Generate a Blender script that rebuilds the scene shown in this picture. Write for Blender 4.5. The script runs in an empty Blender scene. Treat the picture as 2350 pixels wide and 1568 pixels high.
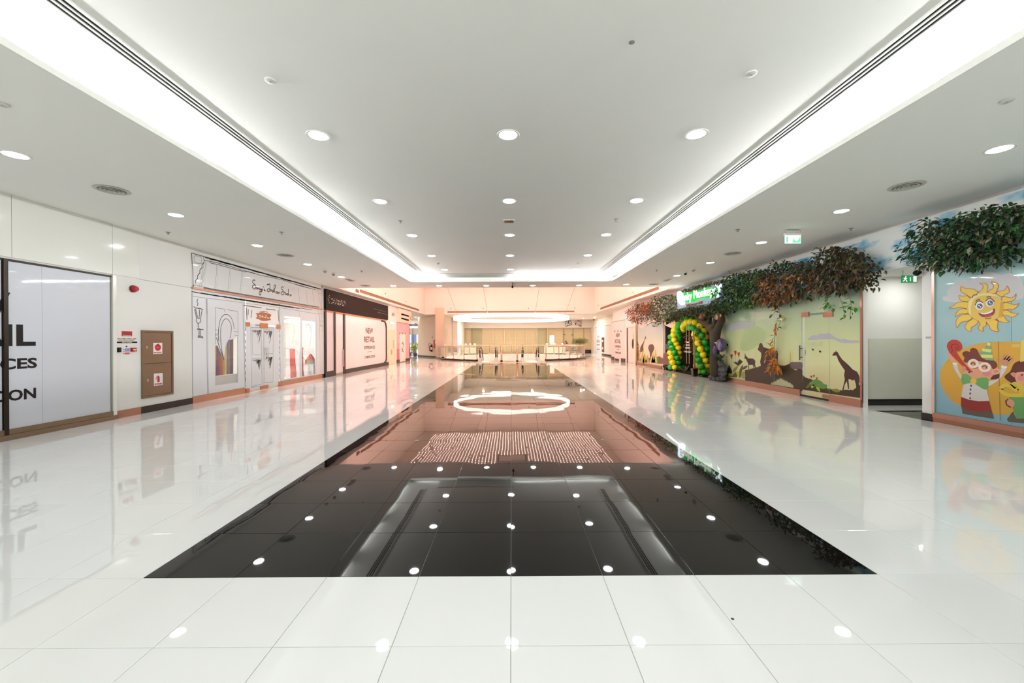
import bpy, bmesh, math, random
from mathutils import Vector, Matrix, Euler
S = bpy.context.scene
COL = S.collection
random.seed(7)
PI = math.pi

# ------------------------------------------------------------------ camera, view, world, large lamps
FPX, EYE = 922.35, 1.5387
_y, _p, _r = -0.00151838, -0.00223597, 0.00434690
CAMM = Matrix.Rotation(_y, 3, 'Z') @ Matrix.Rotation(_p, 3, 'X') @ Matrix.Rotation(_r, 3, 'Y')   # columns: right, forward, up
CAMP = Vector((0, 0, EYE))
cd = bpy.data.cameras.new('camera'); cam = bpy.data.objects.new('camera', cd); COL.objects.link(cam)
cd.sensor_width = 36.0; cd.lens = 36.0 * FPX / 2350.0; cd.clip_start = 0.05; cd.clip_end = 200
R4 = Matrix((CAMM.col[0], CAMM.col[2], -CAMM.col[1])).transposed().to_4x4()
cam.matrix_world = Matrix.Translation(CAMP) @ R4
S.camera = cam
vs = S.view_settings
S.display_settings.display_device = 'sRGB'
vs.view_transform = 'Standard'; vs.look = 'None'; vs.gamma = 1.0; vs.use_curve_mapping = False
vs.exposure = 0.22
wd = bpy.data.worlds.new('world'); S.world = wd; wd.use_nodes = True
wd.node_tree.nodes['Background'].inputs[0].default_value = (0.97, 1.0, 0.98, 1)
wd.node_tree.nodes['Background'].inputs[1].default_value = 1.6
wd.cycles.sampling_method = 'NONE'
S.cycles.caustics_reflective = False; S.cycles.caustics_refractive = False
S.cycles.diffuse_bounces = 4; S.cycles.max_bounces = 6; S.cycles.sample_clamp_indirect = 10.0; S.cycles.use_light_tree = False
DOWN_L, COVE_L, RING_L, STAR_L = 60.0, 1050.0, 3.2, 20.0        # radiances of the lamps
HALL_C = (0.98, 0.995, 1.03); COVE_C = (0.96, 0.98, 1.0); WARM_C = (1.0, 0.64, 0.57)

def lamp(name, kind, loc, power, color, size=0.2, rot=(0, 0, 0), shape='DISK', size_y=None, parent=None):
    ld = bpy.data.lights.new(name, kind); ld.energy = power; ld.color = color
    if kind == 'AREA':
        ld.shape = shape; ld.size = size
        if size_y: ld.size_y = size_y
    o = bpy.data.objects.new(name, ld); o.location = loc; o.rotation_euler = rot; COL.objects.link(o)
    if parent is not None: o.parent = parent; o.location = Vector(loc) - Vector(parent.location)
    return o
XL, XR = -7.97, 7.87                 # the two long walls
ZM, ZS = 4.15, 3.90                  # raised ceiling, lower ceiling
ROWS = [5.11, 7.53, 9.96, 12.35, 14.75]
# the hall's own downlights that hang over and behind the camera (same rows, out of the frame)
for ry in (1.5, -3.3):
    for rx, z in ((-6.2, ZS), (0, ZM), (6.1, ZS)): lamp('downlight_lamp', 'AREA', (rx, ry, z - 0.02), DOWN_L * PI * 0.038 * (5.4 if rx == 0 else 2.2), HALL_C, 0.4)

# added fill: hall end left open behind the lens, world light lifts the ceiling

# added fill lights on the atrium's near bulkhead, unseen, shining to the far end
for ix in range(3): lamp('atrium_fill_light', 'AREA', (-4.6 + 4.4 * ix, 17.95, 5.6), 330, WARM_C, 3.6, rot=(PI / 2 - .05, 0, 0), shape='RECTANGLE', size_y=.35)

# ------------------------------------------------------------------ helpers
def lin(c):
    c = c / 255.0
    return c / 12.92 if c <= 0.04045 else ((c + 0.055) / 1.055) ** 2.4
MATS = {}
def mat(name, rgb, rough=0.5, metal=0.0, coat=0.0, emit=None, es=0.0, var=0.0, vscale=6.0, spec=0.5, bump=0.0, bscale=40.0, stretch=None, coat_rough=0.03, k=1.0):
    if name in MATS: return MATS[name]
    m = bpy.data.materials.new(name); m.use_nodes = True
    nt = m.node_tree; b = nt.nodes['Principled BSDF']
    c = [min(1.0, lin(v) * k) for v in rgb]
    b.inputs['Base Color'].default_value = (*c, 1)
    b.inputs['Roughness'].default_value = rough; b.inputs['Metallic'].default_value = metal
    b.inputs['Specular IOR Level'].default_value = spec
    if coat: b.inputs['Coat Weight'].default_value = coat; b.inputs['Coat Roughness'].default_value = coat_rough
    if emit is not None:
        b.inputs['Emission Color'].default_value = (*emit, 1); b.inputs['Emission Strength'].default_value = es
    if var or bump:
        tc = nt.nodes.new('ShaderNodeNewGeometry'); mp = nt.nodes.new('ShaderNodeMapping'); nz = nt.nodes.new('ShaderNodeTexNoise')
        nt.links.new(tc.outputs['Position'], mp.inputs[0]); nt.links.new(mp.outputs[0], nz.inputs['Vector'])
        if stretch: mp.inputs['Scale'].default_value = stretch
        nz.inputs['Scale'].default_value = vscale if var else bscale; nz.inputs['Detail'].default_value = 3
        if var:
            mx = nt.nodes.new('ShaderNodeMix'); mx.data_type = 'RGBA'
            mx.inputs[6].default_value = (*[max(0, v * (1 - var)) for v in c], 1); mx.inputs[7].default_value = (*[min(1, v * (1 + var)) for v in c], 1)
            nt.links.new(nz.outputs[0], mx.inputs[0]); nt.links.new(mx.outputs[2], b.inputs['Base Color'])
        if bump:
            bp = nt.nodes.new('ShaderNodeBump'); bp.inputs['Strength'].default_value = bump; bp.inputs['Distance'].default_value = 0.01
            nt.links.new(nz.outputs[0], bp.inputs['Height']); nt.links.new(bp.outputs[0], b.inputs['Normal'])
    MATS[name] = m
    return m
def emis(name, rgb, strength, sampled=False):
    if name in MATS: return MATS[name]
    m = bpy.data.materials.new(name); m.use_nodes = True; nt = m.node_tree; nt.nodes.clear()
    e = nt.nodes.new('ShaderNodeEmission'); o = nt.nodes.new('ShaderNodeOutputMaterial')
    e.inputs[0].default_value = (*rgb, 1); e.inputs[1].default_value = strength; nt.links.new(e.outputs[0], o.inputs[0])
    m.cycles.emission_sampling = 'FRONT_BACK' if sampled else 'NONE'
    MATS[name] = m
    return m
def thin_glass(name, tint=(0.9, 0.95, 0.92), gloss=0.6):
    if name in MATS: return MATS[name]
    m = bpy.data.materials.new(name); m.use_nodes = True; nt = m.node_tree; nt.nodes.clear()
    t = nt.nodes.new('ShaderNodeBsdfTransparent'); g = nt.nodes.new('ShaderNodeBsdfGlossy'); f = nt.nodes.new('ShaderNodeFresnel')
    x = nt.nodes.new('ShaderNodeMixShader'); o = nt.nodes.new('ShaderNodeOutputMaterial'); mm = nt.nodes.new('ShaderNodeMath'); mm.operation = 'MULTIPLY'
    t.inputs[0].default_value = (*tint, 1); g.inputs[1].default_value = 0.01; f.inputs[0].default_value = 1.45; mm.inputs[1].default_value = gloss
    nt.links.new(f.outputs[0], mm.inputs[0]); nt.links.new(mm.outputs[0], x.inputs[0]); nt.links.new(t.outputs[0], x.inputs[1]); nt.links.new(g.outputs[0], x.inputs[2]); nt.links.new(x.outputs[0], o.inputs[0])
    MATS[name] = m
    return m
def zgrad(name, stops, z0, z1, rough=0.25, coat=0.4, axis=2, var=0.0):
    """printed film whose colour runs along the height of the wall"""
    m = bpy.data.materials.new(name); m.use_nodes = True; nt = m.node_tree; b = nt.nodes['Principled BSDF']
    g = nt.nodes.new('ShaderNodeNewGeometry'); sx = nt.nodes.new('ShaderNodeSeparateXYZ'); mr = nt.nodes.new('ShaderNodeMapRange'); cr_ = nt.nodes.new('ShaderNodeValToRGB')
    nt.links.new(g.outputs['Position'], sx.inputs[0]); nt.links.new(sx.outputs[axis], mr.inputs[0]); mr.inputs[1].default_value = z0; mr.inputs[2].default_value = z1
    if var:
        nz = nt.nodes.new('ShaderNodeTexNoise'); nz.inputs['Scale'].default_value = 1.6; nz.inputs['Detail'].default_value = 4
        nt.links.new(g.outputs['Position'], nz.inputs['Vector'])
        ma = nt.nodes.new('ShaderNodeMath'); ma.operation = 'MULTIPLY_ADD'; ma.inputs[1].default_value = var; nt.links.new(nz.outputs[0], ma.inputs[0]); nt.links.new(mr.outputs[0], ma.inputs[2])
        nt.links.new(ma.outputs[0], cr_.inputs[0])
    else: nt.links.new(mr.outputs[0], cr_.inputs[0])
    e = cr_.color_ramp.elements
    while len(e) < len(stops): e.new(0.5)
    for q, (p, c) in zip(e, stops): q.position = p; q.color = (*[lin(v) for v in c], 1)
    nt.links.new(cr_.outputs[0], b.inputs['Base Color']); b.inputs['Roughness'].default_value = rough
    b.inputs['Coat Weight'].default_value = coat; b.inputs['Coat Roughness'].default_value = 0.02
    return m

class MB:
    def __init__(s): s.v = []; s.f = []; s.mi = []; s.cur = 0
    def face(s, pts):
        n = len(s.v); s.v += [tuple(p) for p in pts]; s.f.append(tuple(range(n, n + len(pts)))); s.mi.append(s.cur); return s
    def box(s, lo, hi, M=None):
        x0, y0, z0 = lo; x1, y1, z1 = hi; n = len(s.v)
        P = [(x0, y0, z0), (x1, y0, z0), (x1, y1, z0), (x0, y1, z0), (x0, y0, z1), (x1, y0, z1), (x1, y1, z1), (x0, y1, z1)]
        if M is not None: P = [tuple(M @ Vector(p)) for p in P]
        s.v += P
        for q in ((0, 3, 2, 1), (4, 5, 6, 7), (0, 1, 5, 4), (1, 2, 6, 5), (2, 3, 7, 6), (3, 0, 4, 7)): s.f.append(tuple(n + i for i in q)); s.mi.append(s.cur)
        return s
    def bbox(s, lo, hi, b=0.01):
        """box with chamfered vertical and horizontal edges along the two ends of z"""
        x0, y0, z0 = lo; x1, y1, z1 = hi
        b = min(b, (x1 - x0) / 3, (y1 - y0) / 3, (z1 - z0) / 3)
        def ring(z, i): return [(x0 + i, y0 + i, z), (x1 - i, y0 + i, z), (x1 - i, y1 - i, z), (x0 + i, y1 - i, z)]
        return s.loft([ring(z0, b), ring(z0 + b, 0), ring(z1 - b, 0), ring(z1, b)])
    def loft(s, rings, caps=True, closed=True):
        n0 = len(s.v); k = len(rings[0])
        for r in rings: s.v += [tuple(p) for p in r]
        for i in range(len(rings) - 1):
            for j in range(k if closed else k - 1):
                a = n0 + i * k + j; b = n0 + i * k + (j + 1) % k
                s.f.append((a, b, b + k, a + k)); s.mi.append(s.cur)
        if caps:
            s.f.append(tuple(n0 + j for j in range(k))[::-1]); s.mi.append(s.cur)
            m = n0 + (len(rings) - 1) * k; s.f.append(tuple(m + j for j in range(k))); s.mi.append(s.cur)
        return s
    def tube(s, path, r, n=8, caps=True, closed=False):
        path = [Vector(p) for p in path]; rings = []; N = len(path)
        rr = r if isinstance(r, (list, tuple)) else [r] * N
        up0 = None
        for i, p in enumerate(path):
            if closed: t = path[(i + 1) % N] - path[i - 1]
            else: t = path[min(i + 1, N - 1)] - path[max(i - 1, 0)]
            if t.length < 1e-9: t = Vector((0, 0, 1))
            t.normalize()
            if up0 is None: up0 = Vector((0, 0, 1)) if abs(t.z) < 0.9 else Vector((1, 0, 0))
            a = up0 - t * up0.dot(t)
            if a.length < 1e-4: a = Vector((1, 0, 0)) - t * t.x
            a.normalize(); up0 = a; b = t.cross(a)
            rings.append([p + (a * math.cos(2 * PI * j / n) + b * math.sin(2 * PI * j / n)) * rr[i] for j in range(n)])
        if closed: rings.append(rings[0]); caps = False
        return s.loft(rings, caps)
    def lathe(s, prof, c=(0, 0, 0), n=24, caps=True):
        c = Vector(c)
        return s.loft([[c + Vector((r * math.cos(2 * PI * j / n), r * math.sin(2 * PI * j / n), z)) for j in range(n)] for r, z in prof], caps)
    def ball(s, c, r, n=12, m=8, M=None):
        c = Vector(c); r = Vector(r) if not isinstance(r, (int, float)) else Vector((r, r, r)); rings = []
        for i in range(m + 1):
            ph = -PI / 2 + PI * i / m; q = max(math.cos(ph), 0.02)
            ring = [Vector((r.x * q * math.cos(2 * PI * j / n), r.y * q * math.sin(2 * PI * j / n), r.z * math.sin(ph))) for j in range(n)]
            rings.append([c + (M @ p if M else p) for p in ring])
        return s.loft(rings)
    def mesh(s, name, mats=(), smooth=False):
        me = bpy.data.meshes.new(name); me.from_pydata(s.v, [], s.f); 
        for m in (mats if isinstance(mats, (list, tuple)) else [mats]): me.materials.append(m)
        if len(me.materials) > 1: me.polygons.foreach_set('material_index', s.mi)
        if smooth:
            me.polygons.foreach_set('use_smooth', [True] * len(me.polygons))
            try: me.set_sharp_from_angle(angle=math.radians(40))
            except Exception: pass
        me.update(); return me
    def build(s, name, mats, parent=None, smooth=False, **pr):
        return place(name, s.mesh(name, mats, smooth), parent, **pr)
def tag(o, label=None, cat=None, group=None, kind=None):
    if label: o['label'] = label
    if cat: o['category'] = cat
    if group: o['group'] = group
    if kind: o['kind'] = kind
    return o
WOFF = {}
def place(name, me, parent=None, loc=None, rot=None, scale=None, **pr):
    """a mesh object whose own coordinates are world coordinates (or given by loc/rot), hung under parent"""
    o = bpy.data.objects.new(name, me); COL.objects.link(o)
    l = Vector(loc) if loc is not None else Vector((0, 0, 0))
    if parent is not None:
        o.parent = parent; l = l - WOFF.get(parent.name, Vector((0, 0, 0)))
    o.location = l
    WOFF[o.name] = Vector(loc) if loc is not None else Vector((0, 0, 0))
    if rot is not None: o.rotation_euler = rot
    if scale is not None: o.scale = scale
    return tag(o, **pr)
def thing(name, label, cat, loc=(0, 0, 0), group=None, kind=None):
    o = bpy.data.objects.new(name, None); COL.objects.link(o); o.location = loc; o.empty_display_size = 0.1
    WOFF[o.name] = Vector(loc)
    return tag(o, label, cat, group, kind)
def copy_tree(o, delta, parent=None):
    """copy of a thing built in world coordinates, its parts and their sub-parts, moved by delta"""
    c = o.copy(); COL.objects.link(c)
    if parent is None: c.location = Vector(o.location) + Vector(delta)
    else: c.parent = parent
    WOFF[c.name] = WOFF.get(o.name, Vector((0, 0, 0))) + Vector(delta)
    for ch in [x for x in KIDS.get(o.name, [])]: copy_tree(ch, delta, c)
    return c
KIDS = {}
def kids():
    KIDS.clear()
    for o in COL.objects:
        if o.parent: KIDS.setdefault(o.parent.name, []).append(o)
def struct(name, mb, m, parent=None, **k):
    o = mb.build(name, m, parent, **k)
    if parent is None: o['kind'] = 'structure'
    return o
# pixels of the photograph -> points of the world
def at(x, y, ax, val):
    d = CAMM @ Vector(((x - 1175) / FPX, 1, -(y - 784) / FPX))
    t = (val - CAMP[ax]) / d[ax]
    return CAMP + d * t
class Wall:
    """a vertical plane: ax 0 (X = v) or 1 (Y = v); out = direction the face looks"""
    def __init__(s, ax, v, out): s.ax, s.v, s.out = ax, v, out
    def p(s, x, y, off=0.0):
        q = at(x, y, s.ax, s.v); q[s.ax] += s.out * off; return q
    def uv(s, x, y):
        q = at(x, y, s.ax, s.v); return (q[1 - s.ax], q.z)
    def w(s, u, z, off=0.0):
        q = [0, 0, z]; q[s.ax] = s.v + s.out * off; q[1 - s.ax] = u; return Vector(q)
    @property
    def xdir(s):
        if s.ax == 0: return Vector((0, s.out, 0))
        return Vector((-s.out, 0, 0))
WL, WR = Wall(0, XL, 1), Wall(0, XR, -1)
def cr(pts, n=5, closed=True):
    """Catmull-Rom curve through the points"""
    P = [Vector((p[0], p[1])) for p in pts]; N = len(P); out = []
    for i in range(N if closed else N - 1):
        if closed: a, b, c, d = P[i - 1], P[i], P[(i + 1) % N], P[(i + 2) % N]
        else: a, b, c, d = P[max(i - 1, 0)], P[i], P[i + 1], P[min(i + 2, N - 1)]
        for k in range(n):
            t = k / n
            out.append(0.5 * ((2 * b) + (c - a) * t + (2 * a - 5 * b + 4 * c - d) * t * t + (3 * b - a - 3 * c + d) * t ** 3))
    if not closed: out.append(P[-1])
    return [(p.x, p.y) for p in out]
def ell(cx, cy, rx, ry, n=28, a=0.0):
    return [(cx + rx * math.cos(t) * math.cos(a) - ry * math.sin(t) * math.sin(a), cy + rx * math.cos(t) * math.sin(a) + ry * math.sin(t) * math.cos(a)) for t in [2 * PI * i / n for i in range(n)]]
def zz(ox, oy, s):
    return lambda pts: [(ox + x * s, oy + y * s) for x, y in pts]
def polyUV(mb, W, uv, off, t=0.003):
    """flat cut-out of thickness t on a wall, outline in wall coordinates"""
    fr = [W.w(u, z, off) for u, z in uv]; bk = [W.w(u, z, off - t) for u, z in uv]
    mb.face(fr); n = len(fr)
    for i in range(n): mb.face([fr[i], bk[i], bk[(i + 1) % n], fr[(i + 1) % n]])
def poly(name, W, pts, m, parent, off=0.006, t=0.003, **pr):
    mb = MB(); polyUV(mb, W, [W.uv(x, y) for x, y in pts], off, t)
    return mb.build(name, m, parent, **pr)
def polys(name, W, lst, m, parent, off=0.006, t=0.003, **pr):
    mb = MB()
    for pts in lst: polyUV(mb, W, [W.uv(x, y) for x, y in pts], off, t)
    return mb.build(name, m, parent, **pr)
def rib(mb, W, uv, wd_, off, closed=False, t=0.0015):
    """a flat line of width wd_ along a path in wall coordinates"""
    P = [Vector(p) for p in uv]
    if closed: P.append(P[0])
    L_, R_ = [], []
    for i, p in enumerate(P):
        d = P[min(i + 1, len(P) - 1)] - P[max(i - 1, 0)]
        if closed and i in (0, len(P) - 1): d = P[1] - P[-2]
        if d.length < 1e-9: d = Vector((1, 0))
        d.normalize(); q = Vector((-d.y, d.x)) * wd_ / 2
        L_.append(p + q); R_.append(p - q)
    for i in range(len(P) - 1):
        mb.face([W.w(*L_[i], off), W.w(*R_[i], off), W.w(*R_[i + 1], off), W.w(*L_[i + 1], off)])
def lines(name, W, paths, wd_, m, parent, off=0.008, closed=False, **pr):
    mb = MB()
    for pts in paths: rib(mb, W, [W.uv(x, y) for x, y in pts], wd_, off, closed)
    if len(paths) > 1 and 'kind' not in pr: pr['kind'] = 'stuff'
    return mb.build(name, m, parent, **pr)
def wbox(mb, W, u0, u1, z0, z1, o0, o1):
    """box on a wall between offsets o0 and o1"""
    a = W.w(u0, z0, o0); b = W.w(u1, z1, o1)
    mb.box([min(a[i], b[i]) for i in range(3)], [max(a[i], b[i]) for i in range(3)]); return mb
def text_mesh(s, bold=0.0, ext=0.0):
    cu = bpy.data.curves.new('text', 'FONT'); cu.body = s; cu.size = 1.0; cu.offset = bold; cu.extrude = ext; cu.resolution_u = 3
    o = bpy.data.objects.new('text', cu); COL.objects.link(o)
    dg = bpy.context.evaluated_depsgraph_get(); dg.update()
    me = bpy.data.meshes.new_from_object(o.evaluated_get(dg))
    bpy.data.objects.remove(o); bpy.data.curves.remove(cu)
    return me
def textUV(s, name, m, parent, W, u0, z0, u1, z1, off=0.006, bold=0.0, ext=0.002, shear=0.0, **pr):
    """lettering fitted into the rectangle from (u0,z0) bottom left to (u1,z1) top right, as read by somebody who faces the wall"""
    me = text_mesh(s, bold, 0.01)
    xs = [v.co.x for v in me.vertices]; ys = [v.co.y for v in me.vertices]
    x0, x1, y0, y1 = min(xs), max(xs), min(ys), max(ys)
    for v in me.vertices:
        tx = (v.co.x - x0) / (x1 - x0); ty = (v.co.y - y0) / (y1 - y0)
        q = W.w(u0 + (u1 - u0) * tx, z0 + (z1 - z0) * ty + shear * tx, off + (ext if v.co.z > 0 else 0.0))
        v.co = q
    me.name = name; me.materials.clear(); me.materials.append(m)
    return place(name, me, parent, **pr)
def textpx(s, name, m, parent, W, bl, tr, **k):
    u0, z0 = W.uv(*bl); u1, z1 = W.uv(*tr)
    return textUV(s, name, m, parent, W, u0, z0, u1, z1, **k)

# ------------------------------------------------------------------ materials of the shell
def floor_mat(name, rgb, rough, coatw, kr):
    m = bpy.data.materials.new(name); m.use_nodes = True; nt = m.node_tree; b = nt.nodes['Principled BSDF']
    g = nt.nodes.new('ShaderNodeNewGeometry'); nz = nt.nodes.new('ShaderNodeTexNoise'); bp = nt.nodes.new('ShaderNodeBump')
    nz.inputs['Scale'].default_value = 1.5; nz.inputs['Detail'].default_value = 1.0
    nt.links.new(g.outputs['Position'], nz.inputs['Vector']); nt.links.new(nz.outputs[0], bp.inputs['Height'])
    bp.inputs['Strength'].default_value = 1.0; bp.inputs['Distance'].default_value = 0.0014; nt.links.new(bp.outputs[0], b.inputs['Normal'])
    oi = nt.nodes.new('ShaderNodeObjectInfo'); mx = nt.nodes.new('ShaderNodeMix'); mx.data_type = 'RGBA'
    c = [lin(v) for v in rgb]
    mx.inputs[6].default_value = (*[v * (1 - kr) for v in c], 1); mx.inputs[7].default_value = (*[v * (1 + kr) for v in c], 1)
    nt.links.new(oi.outputs['Random'], mx.inputs[0]); nt.links.new(mx.outputs[2], b.inputs['Base Color'])
    b.inputs['Roughness'].default_value = rough; b.inputs['IOR'].default_value = 1.62
    b.inputs['Coat Weight'].default_value = coatw; b.inputs['Coat Roughness'].default_value = 0.22
    return m
M_TW = floor_mat('polished_white_porcelain', (235, 236, 234), 0.02, 0.10, 0.012)
M_TB = floor_mat('polished_black_porcelain', (11, 10.5, 10), 0.02, 0.02, 0.08)
M_TB.node_tree.nodes['Principled BSDF'].inputs['IOR'].default_value = 1.43
M_GROUT = mat('grout', (184, 181, 172), 0.8, var=0.15, vscale=30)
M_CEIL = mat('ceiling_paint', (243, 243, 236), 0.75, var=0.012, vscale=1.2)
M_WALL = mat('wall_paint', (229, 228, 222), 0.55, var=0.01, vscale=2)
M_GLOSSW = mat('back_painted_white_glass', (232, 232, 224), 0.12, coat=0.5)
M_WARMW = mat('atrium_paint', (240, 226, 214), 0.6, var=0.012, vscale=1)
M_BEIGE = mat('polished_beige_stone', (214, 190, 165), 0.12, coat=0.4, var=0.04, vscale=2)
M_BLACK = mat('black_granite', (26, 22, 20), 0.15, var=0.2, vscale=60)
M_COPPER = mat('brushed_copper_steel', (168, 132, 114), 0.32, metal=0.9, var=0.08, vscale=8, stretch=(1, 1, 30))
M_STEEL = mat('brushed_steel', (190, 180, 168), 0.28, metal=1.0, var=0.06, vscale=6, stretch=(1, 1, 24))
M_BRONZE = mat('brushed_bronze_steel', (136, 118, 97), 0.38, metal=0.75, var=0.08, vscale=5, stretch=(12, 12, 1))
M_CHROME = mat('satin_chrome', (206, 200, 192), 0.18, metal=1.0)
M_DARK = mat('dark_rubber', (28, 24, 22), 0.5)
M_WHITEPL = mat('white_plastic', (232, 230, 224), 0.45)
M_GREYPL = mat('grey_plastic', (150, 146, 138), 0.5)
M_BLACKPL = mat('black_plastic', (22, 21, 20), 0.6, spec=.2)
M_GRILLE = mat('bronze_grille', (176, 126, 98), 0.5, metal=0.3)
M_INK = mat('black_vinyl_print', (28, 23, 22), 0.55, spec=.25)
M_REDPL = mat('red_plastic', (178, 26, 34), 0.35)
E_DOWN = emis('downlight_glow', HALL_C, DOWN_L, True)
E_COVE = emis('cove_tube_glow', COVE_C, COVE_L, True)
E_RING = emis('ring_glow', (1.0, 0.76, 0.65), RING_L)
E_STAR = emis('star_glow', WARM_C, STAR_L)
# ------------------------------------------------------------------ floor: grout bed, three hundred single tiles, the rest as one field
FX0, FY0, TS = -0.01, 2.623, 0.6
VC, VR = Vector((0, 36.5)), 6.45            # round well of the escalators
fb = MB()
def arc(a0, a1, r, n=24): return [(VC.x + r * math.cos(a0 + (a1 - a0) * i / n), VC.y + r * math.sin(a0 + (a1 - a0) * i / n)) for i in range(n + 1)]
zb = -0.006
fb.face([(-15, -6.2, zb), (13, -6.2, zb), (13, 29, zb), (-15, 29, zb)])
fb.face([(-15, 44, zb), (13, 44, zb), (13, 48, zb), (-15, 48, zb)])
fb.face([(x, y, zb) for x, y in [(-15, 29), (0, 29)] + arc(-PI / 2, -3 * PI / 2, VR) + [(0, 44), (-15, 44)]])
fb.face([(x, y, zb) for x, y in [(13, 29), (13, 44), (0, 44)] + arc(PI / 2, -PI / 2, VR) + [(0, 29)]])
floor = struct('floor', fb, M_GROUT)
def tile_mb(mb, x0, y0, x1, y1, tilt=(0, 0)):
    g = 0.0016; c = 0.0012; x0 += g; y0 += g; x1 -= g; y1 -= g
    mx, my = (x0 + x1) / 2, (y0 + y1) / 2
    h = lambda x, y: tilt[0] * (x - mx) + tilt[1] * (y - my)
    top = [(x0 + c, y0 + c), (x1 - c, y0 + c), (x1 - c, y1 - c), (x0 + c, y1 - c)]
    e = [(x0, y0), (x1, y0), (x1, y1), (x0, y1)]
    mb.face([(x, y, h(x, y)) for x, y in top])
    for i in range(4):
        j = (i + 1) % 4
        mb.face([(*e[i], h(*e[i]) - c), (*e[j], h(*e[j]) - c), (*top[j], h(*top[j])), (*top[i], h(*top[i]))])
        mb.face([(*e[i], -0.007), (*e[j], -0.007), (*e[j], h(*e[j]) - c), (*e[i], h(*e[i]) - c)])
tm = MB(); tile_mb(tm, -0.3, -0.3, 0.3, 0.3)
TWm, TBm = tm.mesh('floor_tile', M_TW), tm.mesh('floor_tile', M_TB)
cells = []
for j in range(-15, 76):
    y0 = FY0 + TS * j
    for i in range(-25, 22):
        x0 = FX0 + TS * i; xc, yc = x0 + 0.3, y0 + 0.3
        passage = xc > 7.9 and 7.5 < yc < 9.6 and xc < 11.2
        hall = -8.25 < xc < 8.1
        far = yc > 30.5 and -14.5 < xc < 9.9
        if not (passage or hall or far) or yc > 47.7: continue
        if any((Vector((x, y)) - VC).length < VR + 0.02 for x in (x0, x0 + TS) for y in (y0, y0 + TS)): continue
        if abs(xc) < 2.5 and yc > 28.0 and yc < 36: continue           # escalator landing plate
        black = (-4 <= i <= 3 and 0 <= j <= 40) or (passage and yc < 8.7)
        seen = yc > 1.6 and abs(xc) < 1.42 * (yc + 0.4)
        cells.append(((xc * xc + yc * yc), x0, y0, black, seen))
cells.sort()
n_single = 0; fld = MB(); tr = random.Random(3)
for d2, x0, y0, black, seen in cells:
    t = (tr.gauss(0, 0.0009), tr.gauss(0, 0.0009))
    if seen and n_single < 300:
        o = place('floor_tile', TBm if black else TWm, floor, loc=(x0 + 0.3, y0 + 0.3, 0), rot=(t[1], -t[0], 0)); n_single += 1
    else:
        fld.cur = 1 if black else 0; tile_mb(fld, x0, y0, x0 + TS, y0 + TS, t)
fld.build('floor_tile_field', [M_TW, M_TB], floor, kind='stuff')
# small chip out of the grout in the foreground
MB().lathe([(0.001, 0), (0.009, 0.0005), (0.006, 0.003), (0.001, 0.004)], at(1681, 1421, 2, 0.0), 7).build('chip', M_DARK, floor)
# ------------------------------------------------------------------ ceilings
AX0, AX1, AY0, AY1, ZA = -7.69, 7.30, 17.85, 35.75, 6.45       # the high atrium beyond the hall
cb = MB(); cb.box((-4.62, -6.2, ZM), (4.62, 16.72, ZM + 0.12))
ceil = struct('ceiling', cb, M_CEIL)
LIPX, LIPY, LT = 4.02, 16.10, 3.967
mb = MB().box((-8.3, -6.2, ZS), (-LIPX, AY0, LT)); mb.build('soffit_panel', M_CEIL, ceil)
MB().box((LIPX, -6.2, ZS), (8.3, AY0, LT)).build('soffit_panel', M_CEIL, ceil)
MB().box((-LIPX, LIPY, ZS), (LIPX, AY0, LT)).build('soffit_panel', M_CEIL, ceil)
mb = MB()
for s in (-1, 1): mb.box((min(s * 4.5, s * 4.62), -6.2, LT), (max(s * 4.5, s * 4.62), 16.72, ZM))
mb.box((-4.5, 16.6, LT), (4.5, 16.72, ZM)); mb.build('cove_riser', M_CEIL, ceil)
mb = MB()
mb.box((-15, AY0, ZS), (AX0 + .004, 48, ZS + 0.08)); mb.box((AX1 - .004, AY0, ZS), (10.2, 48, ZS + 0.08)); mb.box((AX0 + .004, AY1 - .004, ZS), (AX1 - .004, 48, ZS + 0.08))
mb.build('soffit_panel', M_WARMW, ceil)
mb = MB().box((AX0 - 0.2, AY0 - 0.2, ZA), (AX1 + 0.2, AY1 + 0.2, ZA + 0.1)); mb.build('atrium_panel', M_WARMW, ceil)
# hatch frame in the atrium ceiling
hm = MB()
for a in ((-1.0, 26.4, 1.0, 26.5), (-1.0, 28.0, 1.0, 28.1), (-1.0, 26.5, -0.9, 28.0), (0.9, 26.5, 1.0, 28.0)): hm.box((a[0], a[1], ZA - 0.02), (a[2], a[3], ZA))
hm.build('hatch_frame', M_GREYPL, ceil)
# the starlight ceiling of the atrium: thousands of small lamps, known from their reflection in the floor
st = MB()
for iy in range(46):
    for ix in range(64):
        x = -6.6 + 13.2 * ix / 63; y = 20.2 + 14.6 * iy / 45
        if abs(x) < 1.1 and 26.2 < y < 28.3: continue
        if random.random() < 0.04: continue
        r = 0.026
        st.face([(x - r, y - r, ZA - 0.006), (x - r, y + r, ZA - 0.006), (x + r, y + r, ZA - 0.006), (x + r, y - r, ZA - 0.006)])
o = st.build('star_light_field', E_STAR, None, kind='stuff', label='grid of tiny warm lamps set in the high atrium ceiling', cat='lights')
# bulkheads of the atrium
mb = MB(); mb.box((AX0 - 0.25, AY0, ZS + .02), (AX0, AY1 + 0.2, ZA)); mb.box((AX1, AY0, ZS + .02), (AX1 + 0.25, AY1 + 0.2, ZA))
mb.box((AX0, AY1, ZS + .02), (AX1, AY1 + 0.2, ZA)); mb.box((AX0 - 0.25, AY0 - 0.2, ZS + 0.06), (AX1 + 0.25, AY0, ZA))
struct('wall_atrium', mb, M_WARMW)
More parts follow.
